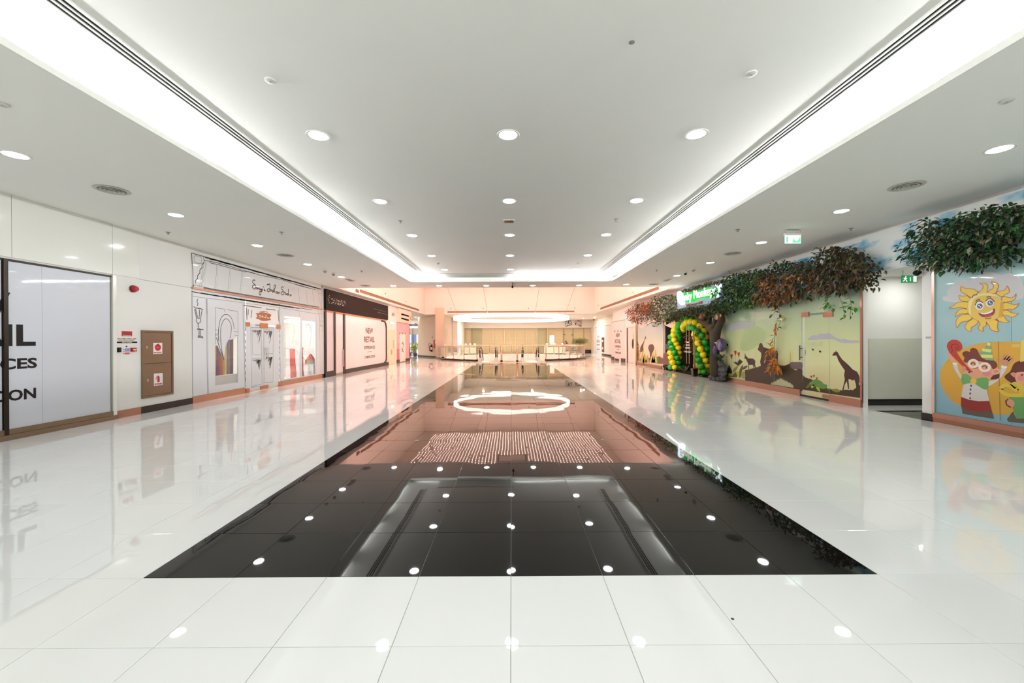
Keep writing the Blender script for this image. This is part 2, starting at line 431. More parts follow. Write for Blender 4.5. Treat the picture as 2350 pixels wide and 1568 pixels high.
# ------------------------------------------------------------------ walls
WT = 0.14
mb = MB()
mb.box((XL - WT, -6.2, 0), (XL, 8.10, ZS)); mb.box((XL - WT, 8.10, 0), (XL, 10.06, ZS))           # up to the sketch shop
mb.box((XL - WT, 10.06, 3.76), (XL, 17.0, ZS)); mb.box((XL - WT, 16.93, 0), (XL, 31.5, ZS))       # over the sketch shop, black shop, pink shop
wall_l = struct('wall_left', mb, M_WALL)
mb = MB()
mb.box((XR, -6.2, 0), (XR + WT, 7.69, ZS)); mb.box((XR, 7.69, 2.98), (XR + WT, 9.02, ZS)); mb.box((XR, 9.02, 0), (XR + WT, 15.75, ZS))
mb.box((XR, 15.75, 2.90), (XR + WT, 20.9, ZS)); mb.box((XR, 20.9, 0), (XR + WT, 31.0, ZS))
wall_r = struct('wall_right', mb, M_WALL)
# passage on the right between the mural shop and the striped shop
mb = MB(); mb.box((XR + 0.0, 9.32, 0), (11.2, 9.45, 2.98)); struct('wall_passage', mb, M_WALL)
pb = MB(); pb.box((XR + WT, 7.55, 0), (11.2, 7.69, 2.98)); pb.box((11.1, 7.69, 0), (11.24, 9.4, 2.98)); pb.box((XR + WT, 7.55, 2.98), (11.2, 9.45, 3.06))
struct('wall_passage_side', pb, M_WALL)
# far right recess, far end, corridor on the left
mb = MB(); mb.box((9.45, 31.0, 0), (9.6, 48, ZS)); mb.box((XR, 31.0, 0), (9.6, 31.14, ZS)); struct('wall_recess', mb, M_WARMW)
mb = MB(); mb.box((-15, 47.6, 3.03), (9.6, 47.75, ZS)); mb.box((-15, 47.6, 0), (-6.25, 47.75, 3.03)); struct('wall_far', mb, M_WARMW)
mb = MB(); mb.box((-15, 31.4, 0), (XL, 31.5, ZS)); mb.box((-15.1, 31.5, 0), (-15, 48, ZS)); struct('wall_corridor', mb, M_WALL)
# beige stone block beside the well, its pillar, and the white return behind
bk = MB(); bk.loft([[(-9.2, 39.6, z), (-6.68, 36.7, z), (-6.1, 36.7, z), (-6.1, 43.0, z), (-9.2, 43.0, z)] for z in (0, ZS)])
blk = struct('wall_block', bk, M_BEIGE)
MB().box((-6.72, 35.55, 0), (-5.97, 36.75, 4.46)).build('pillar', M_BEIGE, blk)
MB().loft([[(-9.22, 39.56, z), (-6.70, 36.66, z), (-6.70, 36.9, z), (-9.22, 39.8, z)] for z in (0, 0.14)]).build('skirting', M_BLACK, blk)
MB().box((-6.74, 35.52, 0), (-5.95, 36.78, 0.13)).build('skirting', M_BLACK, blk)
mb = MB().box((-6.09, 41.4, 0), (-5.55, 47.6, ZS)); struct('wall_return', mb, mat('bright_white_paint', (246, 240, 234), 0.5))
# skirtings
def skirt(name, W, u0, u1, h, m, parent, t=0.02):
    return wbox(MB(), W, min(u0, u1), max(u0, u1), 0, h, -0.01, t).build(name, m, parent)
bl = thing('baseboard_left', None, None, kind='structure')
skirt('skirting', WL, 8.63, 10.03, 0.15, M_BLACK, bl); skirt('skirting', WL, 16.93, 17.1, 0.16, M_BLACK, bl)
skirt('skirting', WL, 25.75, 26.2, 0.05, M_COPPER, bl); skirt('skirting', WL, 8.08, 8.63, 0.15, M_COPPER, bl)
br = thing('baseboard_right', None, None, kind='structure')
skirt('skirting', WR, 7.45, 7.69, 0.13, M_BLACK, br)
mb = MB().box((XR + 0.12, 9.29, 0), (11.1, 9.33, 0.145)); mb.build('skirting', M_BLACK, br)
mb = MB().box((XR + 0.0, 7.66, 0), (8.1, 7.71, 0.13)); mb.build('skirting', M_BLACK, br)
skirt('skirting', WR, 25.2, 25.5, 0.16, M_BLACK, br)
WF = Wall(0, 9.45, -1)
skirt('skirting', WF, 38.0, 41.9, 0.16, M_BLACK, br)
# gloss panels over the left shop front
def gp(u0, u1, z0, z1): wbox(MB(), WL, u0 + 0.004, u1 - 0.004, z0, z1, -0.01, 0.016).build('wall_panel', M_GLOSSW, wall_l)
for u0, u1 in ((3.2, 4.72), (4.72, 6.42), (6.42, 8.04), (8.04, 8.62)): gp(u0, u1, 2.90, ZS)
wbox(MB(), WL, 8.62, 10.04, 2.885, 2.893, -0.002, 0.004).build('joint', M_GREYPL, wall_l)
# sky painted over the passage beam and the striped shop, and grey-green lower half of the passage wall
def cloud_mat():
    m = bpy.data.materials.new('painted_sky'); m.use_nodes = True; nt = m.node_tree; b = nt.nodes['Principled BSDF']; b.inputs['Roughness'].default_value = 0.6
    g = nt.nodes.new('ShaderNodeNewGeometry'); mp = nt.nodes.new('ShaderNodeMapping'); nz = nt.nodes.new('ShaderNodeTexNoise'); r = nt.nodes.new('ShaderNodeValToRGB')
    mp.inputs['Scale'].default_value = (1, 1.1, 2.3); mp.inputs['Location'].default_value = (0, 0.4, 0.2)
    nz.inputs['Scale'].default_value = 1.5; nz.inputs['Detail'].default_value = 3
    nt.links.new(g.outputs['Position'], mp.inputs[0]); nt.links.new(mp.outputs[0], nz.inputs['Vector']); nt.links.new(nz.outputs[0], r.inputs[0]); nt.links.new(r.outputs[0], b.inputs['Base Color'])
    e = r.color_ramp.elements; e[0].position = 0.36; e[0].color = (lin(70), lin(170), lin(205), 1); e[1].position = 0.56; e[1].color = (lin(228), lin(232), lin(226), 1)
    return m
M_SKY = cloud_mat()
wbox(MB(), WR, 3.0, 9.0, 3.0, 3.82, -0.01, 0.004).build('painted_sky', M_SKY, wall_r)
wbox(MB(), WR, 9.0, 15.6, 2.86, 3.72, -0.01, 0.004).build('painted_sky', M_SKY, wall_r)
MB().box((XR + 0.42, 9.305, 0.14), (11.1, 9.33, 1.55)).build('dado', mat('grey_dado_paint', (208, 209, 192), 0.5, var=0.03, vscale=3), bpy.data.objects['wall_passage'])
lamp('passage_lamp', 'AREA', (8.9, 8.6, 2.95), 13, (1, 1, 0.98), 0.25)
# far region lamps of the soffit behind the atrium and of the corridor

# ------------------------------------------------------------------ ceiling fixtures
ORD = ['nearest', 'second', 'third', 'fourth', 'fifth', 'sixth']
trim_me = MB().lathe([(0.108, 0.0), (0.132, -0.008), (0.142, -0.006), (0.145, 0.0)], n=28, caps=False).mesh('trim', M_WHITEPL, True)
diff_me = MB().lathe([(0.002, -0.0005), (0.11, -0.0005)], n=20, caps=False).mesh('diffuser', E_DOWN)
def downlight(x, y, z, label, group, m=None):
    t = thing('downlight', label, 'downlight', (x, y, z), group)
    place('trim', trim_me, t, loc=(x, y, z)); place('diffuser', m or diff_me, t, loc=(x, y, z - 0.003))
    return t
for i, y in enumerate(ROWS):
    for x, nm in ((-2.44, 'left'), (-0.03, 'middle'), (2.36, 'right')):
        downlight(x, y, ZM, f'round downlight, {ORD[i]} from the front in the {nm} row of the raised ceiling', f'downlights of the raised ceiling')
for i, (yl, yr) in enumerate(zip([5.07, 7.49, 9.89, 12.32, 14.77], [5.01, 7.41, 9.79, 12.30, 14.78])):
    downlight(-6.23, yl, ZS, f'round downlight, {ORD[i]} from the front in the left lower ceiling', 'downlights of the lower side ceilings')
    downlight(6.10, yr, ZS, f'round downlight, {ORD[i]} from the front in the right lower ceiling', 'downlights of the lower side ceilings')
for i, (x, y) in enumerate([(-5.03, 17.15), (-3.08, 17.2), (-1.07, 17.25), (0.92, 17.26), (2.92, 17.25), (4.88, 17.04)]):
    downlight(x, y, ZS, f'round downlight, {["first", "second", "third", "fourth", "fifth", "sixth"][i]} from the left in the row before the atrium', 'downlights before the atrium')
ds = MB().lathe([(0.002, -0.0005), (0.11, -0.0005)], n=16, caps=False).mesh('diffuser', emis('far_downlight_glow', (1.0, 0.86, 0.72), 60, True))
for i, (x, y) in enumerate([(7.9, 44.0), (8.55, 41.2)]):
    downlight(x, y, ZS, ['small far downlight beyond the round well, nearer the end shop', 'small far downlight beyond the round well, nearer the right recess'][i], 'far downlights', ds)
for i, (x, y) in enumerate([(-9.6, 35.5), (-9.4, 39.5), (-10.6, 40.6)]):
    downlight(x, y, ZS, ['far downlight over the left corridor mouth, nearest', 'far downlight over the left corridor, middle', 'far downlight over the left corridor, farthest'][i], 'far downlights', ds)
# lamps that the soffit hides from the lens
for x in (-3.0, 2.2, 7.4): lamp('soffit_lamp', 'AREA', (x, 42.8, ZS - 0.01), 260, (1.0, 0.88, 0.74), 0.22)
for x, y in ((-11, 41),): lamp('corridor_lamp', 'AREA', (x, y, ZS - 0.01), 240, (1.0, 0.95, 0.9), 0.22)
# slot diffusers along both sides of the raised ceiling
for s, nm in ((-1, 'left'), (1, 'right')):
    t = thing('linear_air_diffuser', f'long three-slot air diffuser along the {nm} side of the raised ceiling', 'air vent', (s * 3.42, 5, ZM), 'slot air diffusers')
    xc = s * 3.44; y0, y1 = -5.5, 15.40
    mb = MB()
    for a, b in ((-0.105, -0.075), (-0.045, -0.022), (0.010, 0.030), (0.062, 0.090)): mb.box((xc + a, y0, ZM - 0.014), (xc + b, y1, ZM + 0.01))
    mb.build('frame', M_WHITEPL, t)
    for a, b in ((-0.075, -0.045), (-0.022, 0.010), (0.030, 0.062)): MB().box((xc + a, y0, ZM - 0.004), (xc + b, y1, ZM)).build('slot', M_BLACKPL, t)
t = thing('linear_air_diffuser', 'short thin air slot across the far end of the raised ceiling', 'air vent', (0, 15.6, ZM), 'slot air diffusers')
MB().box((-2.9, 15.57, ZM - 0.01), (0.1, 15.60, ZM)).build('slot', M_GREYPL, t)
MB().box((-2.9, 15.60, ZM - 0.012), (0.1, 15.64, ZM)).build('frame', M_WHITEPL, t)
# fluorescent tubes lying in the cove; the dark patches are the gaps between them
def cove_tube(p0, p1, label):
    t = thing('cove_tube_light', label, 'tube light', p0, 'tubes in the ceiling cove')
    MB().tube([p0, p1], 0.004, 4).build('tube', E_COVE, t)
    d = (Vector(p1) - Vector(p0)).normalized()
    for p, q in ((Vector(p0) - d * 0.03, Vector(p0)), (Vector(p1), Vector(p1) + d * 0.03)): MB().tube([p, q], 0.018, 6).build('end_cap', M_WHITEPL, t)
    c = (Vector(p0) + Vector(p1)) / 2; h = (Vector(p1) - Vector(p0)) / 2
    n = Vector((-d.y, d.x, 0)) * 0.025
    a, b = Vector(p0), Vector(p1)
    MB().box([min(a[i], b[i]) - (0.025 if i < 2 else 0) for i in range(2)] + [LT], [max(a[i], b[i]) + 0.025 for i in range(2)] + [LT + 0.03]).build('batten', M_WHITEPL, t)
zt = LT + 0.046
TUBEL = 'fluorescent tube lying in the bright ceiling cove, hidden behind its lip'
def run(s, gaps, nm):
    k = 0
    for a, b in zip(gaps[:-1], gaps[1:]):
        n = max(1, round((b - a - 0.62) / 1.5)); L = (b - a - 0.62) / n
        for q in range(n):
            y0 = a + 0.31 + q * L + 0.02; k += 1
            cove_tube((s * 4.19, y0, zt), (s * 4.19, y0 + L - 0.04, zt), TUBEL)
run(-1, [-5.2, -2.6, 0.2, 3.2, 6.06, 8.24, 10.6, 13.0, 16.2], 'left')
run(1, [-5.2, -2.6, 0.4, 3.7, 6.8, 10.0, 12.3, 14.7, 15.9], 'right')
cove_tube((-3.85, 16.27, zt), (-2.95, 16.27, zt), TUBEL)
for k in range(3): cove_tube((0.15 + 1.26 * k, 16.27, zt), (1.36 + 1.26 * k, 16.27, zt), TUBEL)
# smoke detectors, sprinklers, round vents
def disc_on_ceiling(name, prof, m, px, z, label, cat, group, extra=None):
    p = at(*px, 2, z); t = thing(name, label, cat, (p.x, p.y, z), group)
    MB().lathe(prof, (p.x, p.y, z), 22).build('body', m, t, True)
    if extra: extra(t, p)
    return t
DET = [(0.052, 0.0), (0.052, -0.012), (0.044, -0.018), (0.01, -0.019)]
DETG = mat('detector_plastic', (206, 205, 196), 0.5)
for px, z, lb in (((621, 184), ZM, 'flat round detector plate in the raised ceiling near the left slot'), ((1724, 168), ZM, 'flat round detector plate in the raised ceiling near the right slot'),
                  ((5, 238), ZS, 'flat round detector plate in the left lower ceiling by the frame edge'), ((2311, 230), ZS, 'flat round detector plate in the right lower ceiling by the frame edge')):
    disc_on_ceiling('smoke_detector', DET, DETG, px, z, lb, 'detector', 'ceiling detectors', lambda t, p: MB().lathe([(0.006, -0.019), (0.006, -0.022)], (p.x, p.y, t.location.z), 10).build('lamp', M_GREYPL, t))
SPR0 = [(0.028, 0.0), (0.026, -0.003), (0.012, -0.004), (0.004, -0.005)]
SPR = [(0.045, 0.0), (0.045, -0.006), (0.012, -0.012), (0.010, -0.04), (0.022, -0.043), (0.022, -0.047)]
for px, z, lb in (((1450, 97), ZM, 'grey sprinkler plate in the open middle of the raised ceiling'), ((919, 507), ZM, 'sprinkler in the raised ceiling between the second and third left downlights'),
                  ((1414, 503), ZM, 'sprinkler in the raised ceiling between the second and third right downlights'), ((386, 533), ZS, 'sprinkler in the left lower ceiling over the steel cabinet'),
                  ((646, 533), ZS, 'sprinkler in the left lower ceiling beside the cove, over the sketch shop'), ((1693, 527), ZS, 'sprinkler in the right lower ceiling beside the cove'),
                  ((1953, 524), ZS, 'sprinkler in the right lower ceiling over the brown leaves'), ((1006, 604), ZM, 'small sprinkler in the far left of the raised ceiling'), ((1327, 604), ZM, 'small sprinkler in the far right of the raised ceiling'),
                  ((830, 622), ZS, 'small sprinkler in the far left lower ceiling'), ((1507, 620), ZS, 'small sprinkler in the far right lower ceiling')):
    disc_on_ceiling('sprinkler', SPR0 if px == (1450, 97) else SPR, M_GREYPL, px, z, lb, 'sprinkler', 'ceiling sprinklers')
VNT = mat('vent_enamel', (196, 194, 182), 0.5)
for px, r, lb in (((257, 436), 0.20, 'round ring vent in the left lower ceiling before the steel cabinet'), ((2080, 427), 0.20, 'round ring vent in the right lower ceiling before the passage'),
                  ((655, 586), 0.20, 'round ring vent in the left lower ceiling over the sketch shop door'), ((1681, 582), 0.20, 'round ring vent in the right lower ceiling before the green exit sign'),
                  ((838, 655.5), 0.20, 'round ring vent in the far left of the lower ceiling by the atrium'), ((1501, 652.5), 0.2, 'round ring vent in the far right of the lower ceiling by the atrium')):
    p = at(*px, 2, ZS); t = thing('round_air_vent', lb, 'air vent', (p.x, p.y, ZS), 'round ring vents')
    MB().lathe([(r, 0), (r + 0.02, -0.006), (r, -0.014), (r - 0.03, -0.012), (r - 0.035, 0)], (p.x, p.y, ZS), 28, False).build('rim', VNT, t, True)
    for k, q in enumerate((0.145, 0.10, 0.055)):
        MB().lathe([(q - 0.028, -0.008 - 0.006 * k), (q, -0.022 - 0.006 * k), (q + 0.004, -0.016 - 0.006 * k), (q - 0.02, -0.002)], (p.x, p.y, ZS), 26, False).build('vane', VNT, t, True)
    MB().lathe([(0.002, -0.001), (r, -0.001)], (p.x, p.y, ZS), 26, False).build('throat', M_GREYPL, t)
p = at(1168, 508, 2, ZM); t = thing('square_air_vent', 'small square bronze grille in the raised ceiling between downlights', 'air vent', (p.x, p.y, ZM))
mb = MB()
for a in ((-.125, -.125, .125, -.10), (-.125, .10, .125, .125), (-.125, -.10, -.10, .10), (.10, -.10, .125, .10)): mb.box((p.x + a[0], p.y + a[1], ZM - 0.012), (p.x + a[2], p.y + a[3], ZM))
mb.build('frame', M_WHITEPL, t)
for k in range(6): MB().box((p.x - 0.095 + 0.034 * k, p.y - 0.1, ZM - 0.01), (p.x - 0.075 + 0.034 * k, p.y + 0.1, ZM)).build('slat', M_GRILLE, t)
MB().box((p.x - .1, p.y - .1, ZM - 0.003), (p.x + .1, p.y + .1, ZM)).build('backing', mat('grille_back', (120, 84, 64), 0.7), t)
# dome cameras and detectors, hanging camera, tiny plates
def dome(px, lb, m, r=0.07):
    p = at(*px, 2, ZS - 0.03); t = thing('dome_camera', lb, 'camera', (p.x, p.y, ZS), 'ceiling dome cameras')
    MB().lathe([(r, 0), (r, -0.03), (r * 0.8, -0.036)], (p.x, p.y, ZS), 16).build('base', M_WHITEPL, t, True)
    MB().lathe([(r * 0.8, -0.036), (r * 0.72, -0.065), (r * 0.45, -0.09), (0.004, -0.1)], (p.x, p.y, ZS), 16).build('dome', m, t, True)
dome((746, 622), 'grey dome camera in the left lower ceiling over the black shop', M_GREYPL); dome((765, 629), 'bronze dome detector in the left lower ceiling beside the grey dome', mat('bronze_plastic', (150, 116, 90), 0.4), 0.06)
dome((1591, 619), 'grey dome camera in the right lower ceiling before the leafy sign', M_GREYPL); dome((1573, 627), 'dark dome camera in the right lower ceiling before the leafy sign', M_BLACKPL, 0.06)
def plate(px, lb):
    p = at(*px, 2, ZS); t = thing('speaker_grille', lb, 'speaker', (p.x, p.y, ZS), 'small ceiling plates')
    MB().box((p.x - .05, p.y - .4, ZS - 0.02), (p.x + .16, p.y + .2, ZS)).build('frame', M_WHITEPL, t)
    for k in range(3): MB().box((p.x - .03 + .06 * k, p.y - .36, ZS - 0.026), (p.x + .01 + .06 * k, p.y + .16, ZS - 0.02)).build('slat', M_GREYPL, t)
plate((802, 643), 'small slatted plate in the far left lower ceiling by the round vent'); plate((1526, 643), 'small slatted plate in the far right lower ceiling by the round vent')
p = at(1176, 649, 2, ZS); t = thing('security_camera', 'black camera hanging on a short rod before the atrium', 'camera', (p.x, p.y, ZS))
MB().lathe([(0.05, 0), (0.05, -0.015), (0.02, -0.02)], (p.x, p.y, ZS), 12).build('mount', M_GREYPL, t)
MB().tube([(p.x, p.y, ZS), (p.x, p.y, ZS - 0.13)], 0.012, 6).build('rod', M_BLACKPL, t)
MB().ball((p.x, p.y, ZS - 0.17), (0.045, 0.05, 0.055), 10, 6).build('head', M_BLACKPL, t, True)
MB().tube([(p.x + 0.03, p.y, ZS), (p.x + 0.11, p.y, ZS - 0.06), (p.x + 0.08, p.y, ZS - 0.14), (p.x + 0.02, p.y, ZS - 0.17)], 0.005, 5).build('cable', M_BLACKPL, t)
# hanging exit sign
def exit_sign(name, label, c, ax_w, W_, H_, glow, arrow):
    t = thing(name, label, 'exit sign', c)
    return t
p0, p1 = at(1803, 540, 1, 8.6), at(1839, 558, 1, 8.6)
t = thing('exit_sign', 'glowing green exit sign hanging on two rods from the right lower ceiling', 'exit sign', ((p0.x + p1.x) / 2, 8.6, ZS))
x0, x1, z0, z1 = p0.x, p1.x, p1.z, p0.z; cy = 8.6
W2 = Wall(1, cy, -1)
MB().bbox((x0 - 0.01, cy, z1), (x1 + 0.01, cy + 0.05, z1 + 0.045), 0.006).build('housing', M_WHITEPL, t)
MB().box((x0, cy + 0.012, z0), (x1, cy + 0.03, z1)).build('panel', emis('exit_panel_white', (0.85, 1.0, 0.95), 1.5), t)
gm = emis('exit_panel_green', (0.22, 1.0, 0.55), 0.85)
w_, h_ = x1 - x0, z1 - z0
wbox(MB(), W2, x0 + w_ * .06, x0 + w_ * .18, z0 + h_ * .06, z0 + h_ * .85, -0.012, -0.009).build('green_field', gm, t)
mb = MB(); polyUV(mb, W2, [(x0 + w_ * a, z0 + h_ * b) for a, b in ((.46, .06), (.97, .06), (.97, .8), (.86, .62), (.84, .42), (.70, .25), (.62, .38), (.56, .55), (.5, .5))], -0.009)
mb.build('green_field', gm, t)
mb = MB(); polyUV(mb, W2, [(x0 + w_ * a, z0 + h_ * b) for a, b in ((.27, .1), (.31, .35), (.26, .6), (.31, .66), (.35, .42), (.40, .1), (.37, .1), (.33, .3), (.30, .1))], -0.007); mb.build('running_figure', emis('exit_white_mark', (1, 1, 1), 2.2), t)
for x in (x0 + 0.01, x1 - 0.01):
    MB().tube([(x, cy + 0.02, z1 + 0.04), (x, cy + 0.02, ZS)], 0.005, 6).build('rod', M_CHROME, t)
    MB().lathe([(0.025, 0), (0.022, -0.02), (0.006, -0.024)], (x, cy + 0.02, ZS), 12).build('ceiling_cup', M_WHITEPL, t)
MB().tube([(x0, cy + 0.02, ZS - 0.012), (x1, cy + 0.02, ZS - 0.012)], 0.008, 6).build('bar', M_GREYPL, t)

# ------------------------------------------------------------------ left wall, nearest shop front
M_FILM = mat('lilac_white_film', (205, 208, 216), 0.35, coat=0.25)
M_FILMP = mat('pinkish_white_film', (226, 216, 216), 0.35, coat=0.25)
def B(W, name, m, parent, u0, u1, z0, z1, o0, o1, **pr): return wbox(MB(), W, u0, u1, z0, z1, o0, o1).build(name, m, parent, **pr)
t = thing('storefront', 'closed shop front of pale lilac film at the left edge, huge black lettering', 'shop front', (XL, 6.2, 0))
B(WL, 'film_panel', M_FILM, t, 6.36, 7.975, 0.17, 2.83, -0.01, 0.02); B(WL, 'film_panel', M_FILM, t, 4.4, 6.28, 0.17, 2.83, -0.01, 0.02)
B(WL, 'mullion', mat('dark_bronze', (52, 42, 34), 0.35, metal=0.6), t, 6.29, 6.345, 0.0, 2.86, -0.01, 0.05)
B(WL, 'top_rail', MATS['dark_bronze'], t, 4.3, 8.0, 2.835, 2.865, -0.01, 0.035); B(WL, 'jamb', M_GREYPL, t, 7.985, 8.01, 0, 2.85, -0.01, 0.03)
B(WL, 'jamb', M_GLOSSW, t, 8.01, 8.08, 0, 2.89, -0.01, 0.05)
B(WL, 'base_rail', M_BRONZE, t, 4.3, 8.08, 0.085, 0.17, -0.01, 0.045); B(WL, 'base_rail', M_BRONZE, t, 4.3, 8.1, 0.0, 0.083, -0.01, 0.06)
B(WL, 'seam', M_GREYPL, t, 6.82, 6.824, 0.17, 2.83, 0.0195, 0.0206)
def newretail(parent, W, m, rows, uc, wR, off, sgn=1, bold=0.03):
    """rows: word, width as a share of RETAIL, z bottom, z top"""
    for s, k, z0, z1 in rows:
        w = wR * k / 2
        if s == '-': B(W, 'lettering', m, parent, uc - w, uc + w, z0, z1, off, off + 0.002)
        else: textUV(s, 'lettering', m, parent, W, uc - sgn * w, z0, uc + sgn * w, z1, off, bold=bold)
wR = 1.74; ucn = 6.728 - wR / 2
newretail(t, WL, M_INK, [('NEW', .615, 1.985, 2.335), ('RETAIL', 1.0, 1.485, 1.835), ('EXPERIENCES', 1.02, 1.115, 1.29), ('-', .42, 0.925, 0.955), ('COMING SOON', 1.0, 0.61, 0.79)], ucn, wR, 0.0206)
# siren, notices and switches beside it
p0 = WL.p(304, 663, 0)
t = thing('alarm_siren', 'red round alarm siren high on the white wall', 'alarm', p0)
MB().lathe([(0.075, 0), (0.075, 0.03), (0.06, 0.035)], (0, 0, 0), 18).build('base', mat('dark_red_plastic', (120, 16, 22), 0.4), t).matrix_local = Matrix.Rotation(PI / 2, 4, 'Y')
MB().lathe([(0.06, 0.03), (0.062, 0.07), (0.045, 0.10), (0.01, 0.105)], (0, 0, 0), 18).build('lens', M_REDPL, t, True).matrix_local = Matrix.Rotation(PI / 2, 4, 'Y')
def panel(name, label, cat, pa, pb, m, W=WL, t_=0.006, group=None):
    u0, z1 = W.uv(*pa); u1, z0 = W.uv(*pb)
    th = thing(name, label, cat, W.w((u0 + u1) / 2, z0, 0), group)
    B(W, 'board', m, th, min(u0, u1), max(u0, u1), z0, z1, -0.004, t_)
    return th, min(u0, u1), max(u0, u1), z0, z1
M_PAPER = mat('white_sticker', (236, 226, 220), 0.4)
t, u0, u1, z0, z1 = panel('notice_board', 'white office notice with a red name block and black bottom bar', 'notice', (264, 757), (314, 787.5), M_PAPER)
w_, h_ = u1 - u0, z1 - z0
B(WL, 'red_block', mat('notice_red', (170, 28, 40), 0.4), t, u0 + .28 * w_, u0 + .76 * w_, z0 + .52 * h_, z0 + .91 * h_, 0.006, 0.008)
textUV('Al Restaurant', 'lettering', M_PAPER, t, WL, u0 + .31 * w_, z0 + .55 * h_, u0 + .72 * w_, z0 + .63 * h_, 0.008, bold=0.02)
textUV('OFFICE TIMING 9:00AM to 6:00PM', 'lettering', mat('print_grey', (110, 96, 92), 0.5), t, WL, u0 + .08 * w_, z0 + .30 * h_, u0 + .95 * w_, z0 + .37 * h_, 0.006, bold=0.02)
textUV('From SATURDAY to THURSDAY', 'lettering', MATS['print_grey'], t, WL, u0 + .13 * w_, z0 + .19 * h_, u0 + .88 * w_, z0 + .255 * h_, 0.006, bold=0.02)
B(WL, 'black_bar', M_INK, t, u0, u1, z0, z0 + .12 * h_, 0.006, 0.008)
textUV('FRIDAY CLOSED', 'lettering', M_PAPER, t, WL, u0 + .29 * w_, z0 + .03 * h_, u0 + .75 * w_, z0 + .09 * h_, 0.008, bold=0.02)
t, u0, u1, z0, z1 = panel('card_reader', 'small black card reader under the office notice', 'switch', (268.5, 798), (275.5, 808.5), M_BLACKPL, t_=0.03)
B(WL, 'face', mat('reader_face', (44, 46, 48), 0.2), t, u0 + .01, u1 - .01, z0 + .02, z1 - .02, 0.03, 0.034)
t, u0, u1, z0, z1 = panel('call_point', 'red manual fire call point under the office notice', 'alarm', (299, 798.5), (309.5, 807), M_REDPL, t_=0.04)
B(WL, 'break_glass', M_PAPER, t, u0 + .02, u1 - .012, z0 + .035, z1 - .025, 0.04, 0.044)
MB().lathe([(0.012, 0.0), (0.010, 0.006)], (0, 0, 0), 10).build('button', M_PAPER, t).matrix_local = Matrix.Translation((0.04, 0.01, 0.018)) @ Matrix.Rotation(PI / 2, 4, 'Y')
t, u0, u1, z0, z1 = panel('fire_notice', 'small blue and red fire action notice between reader and call point', 'notice', (282, 793.5), (297, 813.5), M_PAPER)
w_, h_ = u1 - u0, z1 - z0
B(WL, 'blue_field', mat('notice_blue', (86, 120, 190), 0.4), t, u0 + .26 * w_, u1 - .02 * w_, z0 + .32 * h_, z0 + .68 * h_, .006, .008)
B(WL, 'red_field', mat('notice_pink', (206, 76, 92), 0.4), t, u0 + .26 * w_, u1 - .02 * w_, z0 + .02 * h_, z0 + .22 * h_, .006, .008)
for k in range(3): B(WL, 'text_line', M_PAPER, t, u0 + .32 * w_, u1 - .1 * w_, z0 + (.38 + .1 * k) * h_, z0 + (.41 + .1 * k) * h_, .008, .009)
MB().lathe([(0.018, 0), (0.018, 0.002)], (0, 0, 0), 12).build('blue_dot', mat('dot_blue', (40, 70, 140), .4), t).matrix_local = Matrix.Translation((0.006, 0.0, h_ * .9)) @ Matrix.Rotation(PI / 2, 4, 'Y')
for k, m_ in enumerate((M_INK, M_REDPL, M_INK)): B(WL, 'symbol', m_, t, u0 + .06 * w_, u0 + .16 * w_, z0 + (.06 + .22 * k) * h_, z0 + (.16 + .22 * k) * h_, .006, .008)
